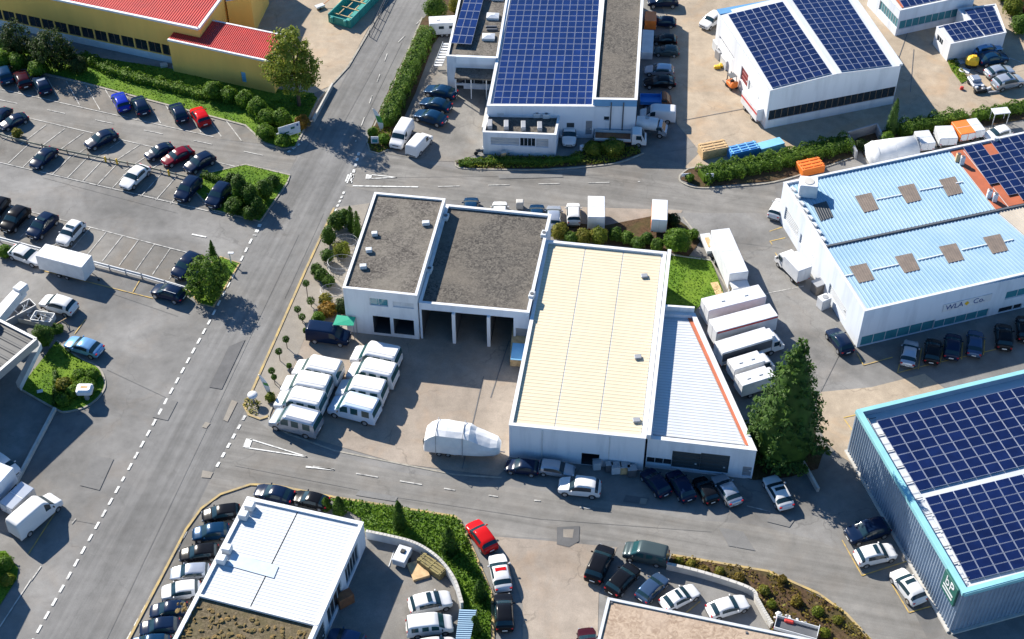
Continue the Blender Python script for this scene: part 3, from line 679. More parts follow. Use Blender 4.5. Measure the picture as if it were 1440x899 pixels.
# --- complex at the top centre
px = [(722, -40), (685, 149), (836, 150), (849, -40)]; H = 5.6; P = wl(px, H)
o, P = building('solar_hall', 'long hall at the top centre whose whole roof is covered with bright blue solar panels', px, H, M_WHITE2, M_LGREY, {1: [op(P, 1, 797, 173, 807, 190, 'door', gm=M_ANTH), op(P, 1, 824, 170, 832, 190, 'door', gm=M_GREY)]}, thick=.35, drop=.25)
solar(o, [G(725, -36, H - .15), G(693, 147, H - .15), G(834, 148, H - .15), G(847, -36, H - .15)], 12, 23, M_CELL2)
px = [(850, -40), (834, 140), (896, 141), (907, -40)]; H = 6.6; P = wl(px, H)
o, P = building('flat_roof_wing', 'narrow flat roofed wing with worn grey gravel beside the long solar roof', px, H, M_WHITE2, M_GRAVD,
    {1: [op(P, 1, 838, 143, 857, 151, 'window', n=3), op(P, 1, 878, 145, 890, 149, 'window', n=2), op(P, 1, 849, 164, 857, 170, 'window', n=1)], 2: [dict(t=(.1 + .12 * k, .18 + .12 * k), z=(3.6, 4.8), k='window', n=2) for k in range(7)]}, thick=.35, drop=.35)
w = MB(); a, d, n, L = wall_frame(P, 1)
q = [(a + n * .06), (a + d * L + n * .06)]; w.add([(q[0].x, q[0].y, H - 1.1), (q[1].x, q[1].y, H - 1.1), (q[1].x, q[1].y, H + .02), (q[0].x, q[0].y, H + .02)], [(0, 1, 2, 3)]); w.build('fascia', M_BLUEF, o)
w = MB(); a, d, n, L = wall_frame(P, 2)
q = [(a + n * .06), (a + d * L + n * .06)]; w.add([(q[0].x, q[0].y, H - 1.1), (q[1].x, q[1].y, H - 1.1), (q[1].x, q[1].y, H + .02), (q[0].x, q[0].y, H + .02)], [(0, 1, 2, 3)]); w.build('fascia', M_BLUEF, o)
for t in (.42, .70):
    a, d, n, L = wall_frame(P, 1); c = a + d * (t * L) + n * .1; w = MB(); w.tube((c.x, c.y, 0), (c.x, c.y, 6.2), .09); w.build('downpipe', M_DGREY, o)
px = [(685, 161), (679, 186), (782, 190), (787, 163)]; H = 3.9; P = wl(px, H)
o, P = building('plant_annex', 'small flat annex with rows of rooftop ventilation units in front of the long solar hall', px, H, M_WHITE2, M_GRAVD,
    {1: [op(P, 1, 690, 193, 730, 205, 'garage', gm=M_SHUT, name='shutter', handle=False, n=3), op(P, 1, 731, 194, 753, 207, 'window', n=4), op(P, 1, 754, 195, 771, 208, 'garage', gm=M_SHUT, name='shutter', handle=False, n=3)]}, thick=.25, drop=.25)
for u, v in ((689, 178), (712, 179), (736, 180), (759, 181)):
    on_roof(o, 'air_duct', u, v, H - .24, (.7, 1.7, .7), M_GREY, 0)
for u, v in ((704, 163), (717, 161), (735, 162), (755, 165), (768, 166)): on_roof(o, 'ventilation_unit', u, v, H - .24, (1.0, .6, .75), M_LGREY, 0, lid=True)
px = [(654, -40), (628, 79), (700, 82), (720, -40)]; H = 5.8; P = wl(px, H)
o, P = building('shop_annex', 'grey roofed annex with a blue solar array, two square skylights and a porch', px, H, M_WHITE2, M_GRAV,
    {1: [op(P, 1, 641, 106, 692, 120, 'window', n=4), op(P, 1, 642, 120, 652, 126, 'door', gm=M_ANTH)]}, thick=.25, drop=.25)
solar(o, [G(664, -36, H + .55), G(634, 63, H + .1), G(663, 65, H + .1), G(690, -36, H + .55)], 3, 9, M_CELL2, lift=.3)
for u, v in ((693, 25), (687, 54), (700, -2)):
    p = G(u, v, H - .25); w = MB(); w.box((p.x, p.y, H - .05), (1.9, 1.5, .4), -.05); sk = w.build('skylight', M_LGREY, o)
    w = MB(); w.box((p.x, p.y, H + .30), (1.8, 1.4, .28), -.05, taper=(.3, .3)); w.build('dome', M_WHITE, sk)
for u, v in ((691, 39), (692, 43)): on_roof(o, 'roof_vent', u, v, H - .24, (1.7, .35, .3), M_DGREY, 0)
a, d, n, L = wall_frame(P, 1); w = MB(); c = a + d * (L * .58) + n * 1.3
w.box((c.x, c.y, 3.7), (L * .80, 2.6, .25), math.atan2(d.y, d.x)); po = w.build('porch_roof', M_GRAV, o)
for t in (.2, .5, .8, .96):
    c = a + d * (L * t) + n * 2.4; w = MB(); w.box((c.x, c.y, 1.79), (.16, .16, 3.55)); w.build('porch_post', M_LGREY, o)
w = MB(); c = a + d * (L * .58) + n * .25; w.box((c.x, c.y, H - .35), (L * .78, .45, 1.3), math.atan2(d.y, d.x)); w.build('fascia', M_LBLUE if False else M_WHITE2, o)

# --- hall with the twin solar roof, top right
px = [(1010, 18), (1083, 128), (1267, 93), (1192, -14)]; H = 6.8; P = wl(px, H)
o, P = building('gabled_hall', 'white hall with two large solar arrays divided by a white ridge strip', px, H, M_WHITE, None,
    {1: [op(P, 1, 1082, 156, 1259, 135, 'window', n=20, gm=M_GLASS, fm=M_BROWNF)], 0: [op(P, 0, 1043, 92, 1050, 125, 'garage', gm=mat('dark_red_door', (.20, .015, .02), .6), n=3), op(P, 0, 1053, 112, 1066, 148, 'garage', gm=M_SHUT), op(P, 0, 1012, 50, 1032, 85, 'window', n=5)]}, thick=0)
# the window band is set by hand height: keep it level
RZ = H + .75
v4 = [Vector((*p, H)) for p in P]; rb_ = v4[1].lerp(v4[2], .5) + Vector((0, 0, .75)); rt_ = v4[0].lerp(v4[3], .5) + Vector((0, 0, .75))
w = MB(); w.add([v4[1], v4[2], rb_], [(0, 1, 2)]); w.add([v4[3], v4[0], rt_], [(0, 1, 2)]); w.build('gable', M_WHITE, o)
w = MB(); up = Vector((0, 0, .03)); w.add([v4[0] + up, v4[1] + up, rb_ + up, rt_ + up, v4[2] + up, v4[3] + up], [(0, 1, 2, 3), (3, 2, 4, 5)]); w.build('roof', M_WROOF, o)
def on_slope(s, t, dz=.06):   # s: 0 left eave .. 1 right eave, t: 0 back .. 1 front
    a, b = v4[0].lerp(v4[1], t), v4[3].lerp(v4[2], t); p = a.lerp(b, s); return Vector((p.x, p.y, H + .75 * (1 - abs(2 * s - 1)) + dz))
solar(o, [on_slope(.05, .06), on_slope(.02, .985), on_slope(.465, .985), on_slope(.465, .06)], 7, 15, M_CELL, budget=50)
solar(o, [on_slope(.535, .0), on_slope(.535, .985), on_slope(.93, .985), on_slope(.95, .0)], 7, 15, M_CELL, budget=50)
w = MB(); w.bar(v4[3] + Vector((0, 0, .05)), v4[2] + Vector((0, 0, .05)), .5, .3); w.build('gutter', M_LGREY, o)
w = MB(); w.bar(v4[0] + Vector((0, 0, .05)), v4[3] + Vector((0, 0, .05)), 1.4, .12); w.build('back_flashing', M_BLUEF, o)

# --- two small white buildings, top right corner
px = [(1226, -28), (1266, 15), (1372, -8), (1335, -50)]; H = 4.7; P = wl(px, H)
o, P = building('office_annex', 'white flat building with a long blue window band at the top right edge', px, H, M_WHITE2, M_WROOF,
    {1: [op(P, 1, 1266, 30, 1346, 24, 'window', n=9, gm=M_TEAL)], 0: [op(P, 0, 1238, 0, 1262, 42, 'window', n=8, gm=M_TEAL)]}, thick=.2, drop=.15)
a, d, n, L = wall_frame(P, 1)
solar(o, [G(1252, -18, H), G(1271, 12, H), G(1345, -4, H), G(1325, -30, H)], 8, 3, M_CELL)
w = MB(); q = [G(1258, -2, H + .02), G(1268, 11, H + .02), G(1278, 9, H + .02), G(1268, -4, H + .02)]; w.add(q, [(0, 1, 2, 3)]); w.build('roof_strip', M_TERRA, o)
px = [(1317, 38), (1337, 62), (1415, 46), (1400, 6), (1347, 13), (1361, 29)]; H = 3.2; P = wl(px, H)
o, P = building('solar_shed', 'low white shed with an angled solar roof behind the parked cars', px, H, M_WHITE, M_WROOF, {0: [dict(t=(.15, .55), z=(1.3, 2.4), k='window', n=3)]}, thick=.12, drop=.08)
solar(o, [G(1325, 37, H), G(1341, 59, H), G(1384, 51, H), G(1366, 28.5, H)], 5, 3, M_CELL)
solar(o, [G(1355, 15, H), G(1385, 50.5, H), G(1411, 45, H), G(1396, 9, H)], 3, 5, M_CELL)

# --- pale blue roofed hall on the right
px0 = [(1102, 257), (1216, 438)]; H = 6.3
a_, b_ = G(1102, 257, H), G(1216, 438, H); e_ = (G(1440, 186, H) - a_) * 1.45
P = [tuple(q[:2]) for q in (a_, b_, b_ + e_, a_ + e_)]
o, P = building('blue_roof_hall', 'white hall with a pale blue ribbed roof and seven brown skylight panels', None, H, M_WHITE2, M_LGREY,
    {1: [op(P, 1, 1212, 474, 1310, 470, 'window', n=6, gm=M_TEAL), op(P, 1, 1314, 452, 1386, 452, 'window', n=5, gm=M_TEAL), op(P, 1, 1405, 434, 1422, 440, 'window', n=1), op(P, 1, 1426, 429, 1435, 436, 'window', n=1), op(P, 1, 1416, 411, 1480, 406, 'window', n=4, gm=M_TEAL)],
     0: [op(P, 0, 1105, 290, 1121, 338, 'garage', gm=M_SHUT), op(P, 0, 1126, 328, 1143, 372, 'garage', gm=M_WHITE), op(P, 0, 1167, 398, 1188, 450, 'garage', gm=M_SHUT)]}, thick=.25, drop=.3, pts=P)
zr = H - .22
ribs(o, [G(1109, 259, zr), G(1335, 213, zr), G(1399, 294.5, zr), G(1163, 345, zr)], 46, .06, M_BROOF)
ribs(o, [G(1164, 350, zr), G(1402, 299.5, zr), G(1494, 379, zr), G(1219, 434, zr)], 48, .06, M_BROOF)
ribs(o, [G(1404, 299, zr), G(1530, 272, zr), G(1630, 350, zr), G(1496, 378.5, zr)], 30, .08, M_BEIGE)
w = MB(); w.add([G(1336, 212.5, zr), G(1400, 294.3, zr), G(1417, 290.5, zr), G(1352, 209, zr)], [(0, 1, 2, 3)]); w.add([G(1353, 208.8, zr), G(1418, 290.3, zr), G(1540, 265, zr), G(1470, 185, zr)], [(0, 1, 2, 3)]); w.build('roof_strip', M_TERRA, o)
w = MB(); w.bar(G(1162, 347.5, zr + .01), G(1540, 268, zr + .01), .3, .2); w.build('ridge_gutter', M_DGREY, o)
for u, v in ((1220, 285), (1280, 272), (1338, 262), (1213, 384), (1277, 370), (1339, 356), (1401, 343)):
    k = 1.06 if v > 320 else 1
    ribs(o, [G(u - 18 * k, v - 9, zr + .09), G(u + 5 * k, v - 14, zr + .09), G(u + 16 * k, v + 9, zr + .09), G(u - 5 * k, v + 14, zr + .09)], 7, .010, M_SKYL if 'M_SKYL' in globals() else mat('brown_skylight', (.20, .155, .12), .5, (.145, .115, .09), nscale=1.2), name='skylight_panel')
ribs(o, [G(1143, 288, zr + .09), G(1162, 283, zr + .09), G(1172, 305, zr + .09), G(1154, 311, zr + .09)], 6, .03, mat('dark_skylight', (.03, .035, .04), .4), name='skylight_panel')
w = MB()
for a, b in (((1232, 281), (1268, 274)), ((1293, 268), (1326, 262)), ((1344, 258), (1354, 256)), ((1185, 389), (1200, 386)), ((1226, 380), (1264, 372)), ((1290, 366), (1326, 358)), ((1352, 352), (1388, 344)), ((1412, 340), (1425, 337))): w.bar(G(*a, zr + .075), G(*b, zr + .075), .14, .08)
w.build('roof_cable', M_COPE, o)
p = G(1135, 272, zr); w = MB(); w.rbox((p.x, p.y, zr + 1.05), (2.4, 2.2, 2.0), .08, -.15); ac = w.build('rooftop_unit', M_COPE, o); w = MB(); w.tube((p.x, p.y, zr + 2.06), (p.x, p.y, zr + 2.12), .7, 16); w.build('fan_grille', M_CONW, ac)
for k in range(8): 
    w = MB(); q = lerp2((1116, 268), (1158, 338), k / 7); pp = G(*q, zr); w.rbox((pp.x, pp.y, zr + .2), (.35, .9, .35), .05, .5); w.build('pipe_bracket', M_LGREY, o)
solar(o, [G(1354, 208, zr + .1), G(1411, 288, zr + .1), G(1530, 262, zr + .1), G(1468, 183, zr + .1)], 9, 9, M_CELL, skip={(0, 7), (0, 8), (1, 8), (2, 0), (0, 6), (2, 1)})
for u, v in ((1346, 227), (1352, 231), (1390, 278), (1398, 283)): on_roof(o, 'chimney', u, v, zr, (.6, .6, 1.3), M_COPE if u > 1348 else M_WOOD, -.1, lid=True)
p = G(1400, 199, zr); w = MB(); w.tube((p.x, p.y, zr), (p.x, p.y, zr + .7), .35, 12, .3); w.build('chimney', M_LGREY, o)
# sign board on the front
a, d, n, L = wall_frame(P, 1); s0, z0 = wall_hit(P, 1, 1325, 437); s1, z1 = wall_hit(P, 1, 1395, 414); dd = Vector((d.x, d.y, 0)); n3 = Vector((n.x, n.y, 0))
sc_ = Vector((a.x, a.y, 0)) + dd * ((s0 + s1) / 2 * L) + n3 * .06 + Vector((0, 0, (z0 + z1) / 2))
w = MB(); ln = (s1 - s0) * L; w.box(sc_, (ln, .08, 1.25), math.atan2(d.y, d.x)); sg = w.build('sign_board', M_COPE, o)
lettering(sg, 'WLA', sc_ - dd * (ln * .27) + n3 * .06, dd, (0, 0, 1), 1.15, M_BLUELET); lettering(sg, 'Co.', sc_ + dd * (ln * .24) + n3 * .06, dd, (0, 0, 1), 1.15, M_BLUELET)
w = MB(); c = sc_ + n3 * .07 - dd * .1; Mq = Matrix((dd, (0, 0, 1), n3)).transposed(); w.box(c, (.5, .5, .03), 0, M=Mq @ Matrix.Rotation(R(45), 3, 'Z')); w.build('emblem', M_YELP, sg)

# --- blue-grey clad hall, bottom right
H = 7.0; a_, b_ = G(1205, 577, H), G(1356, 834, H); e_ = (G(1440, 521, H) - a_).normalized() * 30
P = [tuple(q[:2]) for q in (a_, b_, b_ + e_, a_ + e_)]
o, P = building('clad_hall', 'tall hall with blue-grey corrugated walls, turquoise roof edge and solar panels', None, H, M_CLAD, M_WROOF, {}, thick=.45, drop=.9, cope=M_CYAN, cope_h=.08, pts=P)
for i, nn in ((0, 58), (1, 60)):
    a, d, n, L = wall_frame(P, i); off = Vector((n.x, n.y, 0)); A = Vector((a.x, a.y, .25)) + off * .02; B_ = Vector((a.x + d.x * L, a.y + d.y * L, .25)) + off * .02; up = Vector((0, 0, H - .75))
    ribs(o, [A, B_, B_ + up, A + up], nn, .12, M_CLAD, name='cladding', off=off)
    w = MB(); w.bar(Vector((a.x, a.y, H - .48)) + off * .09, Vector((a.x + d.x * L, a.y + d.y * L, H - .48)) + off * .09, .16, .5); w.build('fascia', M_CYAN, o)
    w = MB(); w.bar(Vector((a.x, a.y, 0)) + off * .2, Vector((a.x + d.x * L, a.y + d.y * L, 0)) + off * .2, .4, .22); w.build('base_kerb', M_CONW, o)
zr = H - .9
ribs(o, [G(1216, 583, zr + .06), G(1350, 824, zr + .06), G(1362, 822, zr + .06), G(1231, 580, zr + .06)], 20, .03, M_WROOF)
solar(o, [G(1232, 593, zr + .1), G(1292, 692, zr + .1), G(1565, 625, zr + .1), G(1494, 531, zr + .1)], 14, 8, M_CELL, budget=50, gap=.05)
solar(o, [G(1300, 701, zr + .1), G(1362, 818, zr + .1), G(1567, 767, zr + .1), G(1495, 654, zr + .1)], 10, 10, M_CELL, budget=50, gap=.05)
# rail along the left parapet
for k in range(11):
    q = lerp2((1221, 590), (1352, 815), k / 10); pp = G(*q, zr + .2); w = MB(); w.bar(pp, pp + Vector((.9, .25, 0)), .06, .06); w.build('rail_bracket', M_DGREY, o)
w = MB(); w.tube(G(1216, 588, zr + .8), G(1350, 822, zr + .8), .05); w.tube(G(1219, 587, zr + .45), G(1353, 821, zr + .45), .05); w.build('safety_rail', M_GREY, o)
a, d, n, L = wall_frame(P, 0); s0, z1 = wall_hit(P, 0, 1334, 800); s1, z0 = wall_hit(P, 0, 1341, 843); d3, n3 = Vector((d.x, d.y, 0)), Vector((n.x, n.y, 0))
s0, _ = wall_hit(P, 0, 1330, 812); s1, _ = wall_hit(P, 0, 1349, 840)
c = Vector((a.x, a.y, 0)) + d3 * ((s0 + s1) / 2 * L) + n3 * .28 + Vector((0, 0, H - 1.55)); wd = abs(s1 - s0) * L
w = MB(); w.rbox(c, (wd, .3, 2.9), .08, math.atan2(d.y, d.x)); sg = w.build('sign_box', M_GREENSIGN, o)
lettering(sg, 'bP', c + n3 * .17 + Vector((0, 0, .55)), d3, (0, 0, 1), 1.7, M_COPE)
w = MB()
for z in (-.35, -.85): w.box(c + n3 * .17 + Vector((0, 0, z)), (wd * .7, .03, .2), math.atan2(d.y, d.x))
w.build('text_line', M_COPE, sg)

# --- white roofed building, bottom left
H = 4.2; px = [(348, 699), (275, 839), (447, 881), (511, 735)]; P = wl(px, H); A = Vector(P[0]); Bq = Vector(P[1]); C_ = Vector(P[2]); D_ = Vector(P[3])
ext = (Bq - A).normalized() * 16; P2 = [tuple(A), tuple(Bq + ext), tuple(C_ + ext), tuple(D_)]
o, P = building('workshop', 'building with a white ribbed roof and a brown planted roof at its lower end', None, H, M_WHITE2, M_SEDUM,
    {2: [dict(t=(.30, .44), z=(.5, 3.4), k='window', n=4), dict(t=(.47, .59), z=(.02, 3.2), k='garage', gm=M_ANTH), dict(t=(.62, .76), z=(.5, 3.4), k='window', n=4), dict(t=(.80, .93), z=(.5, 3.4), k='window', n=5)]}, thick=.35, drop=.3, pts=P2)
tl, tr, br, bl = (351, 704), (506, 738), (444, 876), (280, 836); z = H - .2
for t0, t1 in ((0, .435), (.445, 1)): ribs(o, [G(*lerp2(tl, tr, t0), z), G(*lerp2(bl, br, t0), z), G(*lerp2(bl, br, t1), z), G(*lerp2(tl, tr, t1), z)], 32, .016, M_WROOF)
w = MB(); w.bar(G(277, 838, z), G(447, 881, z), .25, .3); w.build('roof_divider', M_WHITE, o)
w = MB(); w.add([G(326, 778, z + .09), G(320, 795, z + .09), G(385, 813, z + .09), G(392, 796, z + .09)], [(0, 1, 2, 3)]); w.build('rooflight', mat('milky_rooflight', (.50, .60, .68), .4), o)
for u, v in ((343, 728), (352, 715), (320, 775), (312, 790)): on_roof(o, 'ventilation_unit', u, v, z + .06, (1.0, .9, .8), M_LGREY, -.25)
tuft = MB()
for k in range(170):
    u, v = random.uniform(250, 440), random.uniform(848, 905)
    if v < 852 + (u - 277) * .247: continue
    p = G(u, v, H - .3); tuft.blob((p.x, p.y, H - .25), (random.uniform(.08, .34), random.uniform(.08, .34), random.uniform(.06, .16)), 7, 5, jit=.4)
tt = tuft.build('roof_plants', mat('rusty_sedum', (.20, .12, .035), .9, (.10, .085, .03), nscale=1.5), o); tt['kind'] = 'stuff'

# --- beige roofed building, bottom edge
H = 4.0; a_, d_ = G(855, 841, H), G(1085, 888, H); ed = (d_ - a_).normalized(); dn = Vector((ed.y, -ed.x, 0)); P = [tuple(q[:2]) for q in (a_, a_ + dn * 18, a_ + dn * 18 + ed * 30, a_ + ed * 30)]
o, P = building('flat_roof_unit', 'flat building with a light beige gravel roof at the bottom edge', None, H, M_WHITE2, M_GRAVB, {}, thick=.22, drop=.12, cope=M_LGREY, pts=P)
for u, v in ((860, 848), (938, 862), (1050, 890)): on_roof(o, 'roof_outlet', u, v, H - .1, (.25, .25, .08), M_DGREY)

# --- ochre building with red roofs, top left
H = 7.4; d_ = G(279, 41, H); b_ = G(0, -17, H); e_ = (b_ - d_).normalized() * 60; up_ = (G(311, -2, H) - d_).normalized() * 26
P = [tuple(q[:2]) for q in (d_ + e_ + up_, d_ + e_, d_, d_ + up_)]
a, d, n, L = wall_frame(P, 1)
o, P = building('ochre_hall', 'long ochre hall with a bright red roof and a band of dark windows', None, H, M_YEL, None,
    {1: [dict(t=(1 - (j + 1) * 2.35 / L, 1 - (j * 2.35 + .22) / L), z=(1.3, 3.2), k='window', n=2, fm=M_BROWNF) for j in range(2, 22)] + [dict(t=(1 - 4.2 / L, 1 - 1.0 / L), z=(1.3, 3.2), k='window', n=3)],
     2: [dict(t=(.42, .72), z=(.02, 4.2), k='open', dep=5)]}, thick=0, pts=P)
q = [Vector((*p, H + .06)) for p in P]; ribs(o, [q[0], q[1], q[2], q[3]][1:2] + [q[2], q[3], q[0]], 150, .09, M_RED)
w = MB(); w.bar(q[1] - Vector((0, 0, .2)), q[2] - Vector((0, 0, .2)), .4, .32); w.bar(q[2] - Vector((0, 0, .2)), q[3] - Vector((0, 0, .2)), .4, .32); w.build('eaves_trim', M_COPE, o)
nn = Vector((n.x, n.y, 0)); w = MB(); w.bar(Vector((*P[1], .02)) + nn * .06, Vector((*P[2], .02)) + nn * .06, .12, 1.15); w.build('plinth', M_PLINTH, o)
a2, d2, n2, L2 = wall_frame(P, 2); c = Vector((a2.x, a2.y, 0)) + Vector((d2.x, d2.y, 0)) * (L2 * .58) + Vector((n2.x, n2.y, 0)) * .08 + Vector((0, 0, 5.9)); d3 = Vector((d2.x, d2.y, 0))
w = MB(); w.box(c, (9.0, .1, 1.5), math.atan2(d2.y, d2.x)); sg = w.build('sign_board', M_COPE, o); lettering(sg, 'AANU', c + Vector((n2.x, n2.y, 0)) * .06, d3, (0, 0, 1), 1.7, M_BLUELET)
px = [(247, 42), (236, 56), (381, 87), (412, 52)]; H = 5.8; a_ = G(236, 56, H); b_ = G(381, 87, H); bk = G(301, 30, H); bk2 = bk + (b_ - a_)
P = [tuple(q[:2]) for q in (G(262, 22, H), a_, b_, G(402, 51, H))]
o, P = building('ochre_annex', 'lower ochre annex with a red ribbed roof between the lawn and the tall pale tree', None, H, M_YEL, None, {1: [op(P, 1, 338, 101, 347, 117, 'door', gm=M_LBLUE, n=2, handle=False)]}, thick=0, pts=P)
q = [Vector((*p, H + .05)) for p in P]; ribs(o, [q[1], q[2], q[3], q[0]], 54, .09, M_RED)
w = MB(); w.bar(q[1] - Vector((0, 0, .2)), q[2] - Vector((0, 0, .2)), .3, .3); w.bar(q[2] - Vector((0, 0, .2)), q[3] - Vector((0, 0, .2)), .3, .3); w.bar(q[3] - Vector((0, 0, .2)), q[0] - Vector((0, 0, .2)), .3, .3); w.build('eaves_trim', M_COPE, o)
# ochre wing behind
px = [(330, -30), (334, 6), (372, 12), (378, -30)]
o, P = building('ochre_wing', 'narrow ochre wall end beside the dark gateway at the top edge', [(330, -40), (318, 2), (352, -4), (372, -44)], 6.5, M_YEL, M_RED, {}, thick=.1, drop=.1)

# --- left edge: loading dock and the neighbour outside the frame that shades the yard
H = 6.5; a_ = G(51, 478, H); v1 = (G(0, 522, H) - a_).normalized(); v2 = (G(0, 452, H) - a_).normalized()
P = [tuple(q[:2]) for q in (a_ + v2 * 26, a_ + v2 * 26 + v1 * 24, a_ + v1 * 24, a_)]
P = ccw(P)
cxm = [sum(p[k] for p in P) / 4 for k in (0, 1)]
o = thing('loading_canopy', 'dark ribbed canopy roof with a pale edge over the dock at the left edge', 'canopy', (cxm[0], cxm[1], 0))
w = MB(); w.prism(P, H - .5, H - .1); w.build('roof', M_DGREY, o)
q = [Vector((p[0], p[1], H - .08)) for p in P]; ribs(o, q, 22, .08, mat('weathered_grey_sheet', (.045, .05, .057), .6, (.025, .028, .033), nscale=.5), name='roof_sheet')
w = MB()
for i in range(4): w.bar(Vector((*P[i], H - .9)), Vector((*P[(i + 1) % 4], H - .9)), .35, 1.1)
w.build('edge_beam', M_GREY, o)
w = MB(); w.bar(G(57, 487, 4.6), G(27, 547, .1), .9, .8); w.build('raking_column', M_LGREY, o)
for t in (.1, .5): 
    c = Vector(P[0]).lerp(Vector(P[1]), t); w = MB(); w.box((c.x * .98 + cxm[0] * .02, c.y * .98 + cxm[1] * .02, H / 2 - .3), (.5, .5, H - .7)); w.build('column', M_GREY, o)
H = 10.5; off = Vector((-.985 * 1.0, .89, 0)) * 0
sh = sd.to_2d().normalized() * (H / math.tan(R(SUN_EL)))
def shade_base(u, v): g = G(u, v).to_2d() + sh; return (g.x, g.y)
q1, q2 = shade_base(82, 575), shade_base(28, 678); dv = (Vector(q2) - Vector(q1)).normalized(); e_ = Vector((dv.y, -dv.x))
if e_.x > 0: e_ = -e_
P = [tuple(Vector(q1) + e_ * 14), tuple(Vector(q2) + dv * 2 + e_ * 14), tuple(Vector(q2) + dv * 2), tuple(q1)]
o, P = building('neighbour_warehouse', 'plain white warehouse just past the left edge of the photo', None, H, M_WHITE2, M_GRAV, {2: [dict(t=(.2, .4), z=(1, 3), k='window', n=3), dict(t=(.6, .8), z=(1, 3), k='window', n=3)]}, pts=ccw(P))
H = 6.5; sh = sd.to_2d().normalized() * (H / math.tan(R(SUN_EL)))
q1, q2 = shade_base(42, 857), shade_base(18, 905); dv = (Vector(q2) - Vector(q1)).normalized(); q0 = shade_base(22, 826); e_ = (Vector(q0) - Vector(q1)).normalized()
P = [tuple(Vector(q1) + e_ * 7), tuple(Vector(q2) + dv * 4 + e_ * 7), tuple(Vector(q2) + dv * 4), tuple(q1)]
o, P = building('neighbour_garage', 'small white garage just past the lower left corner of the photo', None, H, M_WHITE2, M_GRAV, {}, pts=ccw(P))
# ------------------------------------------------------------------ vehicles
def paint(name, c, metal=0.0, rough=.2):
    return mat(name, c, rough, tuple(x * .94 for x in c), nscale=1.0, metal=metal, coat=0, spec=.13)
PAINT = dict(palebl=paint('pale_silver_blue_car_paint', (.50, .60, .72), .1), navy=paint('navy_car_paint', (.006, .016, .045)), black=paint('black_car_paint', (.008, .009, .012)), white=paint('white_car_paint', (.64, .64, .64)),
    silver=paint('silver_car_paint', (.42, .45, .50), .5), grey=paint('grey_car_paint', (.06, .085, .09), .2), red=paint('red_car_paint', (.48, .010, .012)), maroon=paint('maroon_car_paint', (.13, .006, .018)),
    blue=paint('royal_blue_car_paint', (.012, .03, .32)), lblue=paint('light_blue_car_paint', (.16, .33, .56), .3), steel=paint('steel_blue_car_paint', (.045, .085, .16), .3), dkred=paint('black_cherry_car_paint', (.035, .006, .010)), petrol=paint('petrol_blue_car_paint', (.007, .035, .085), .2))
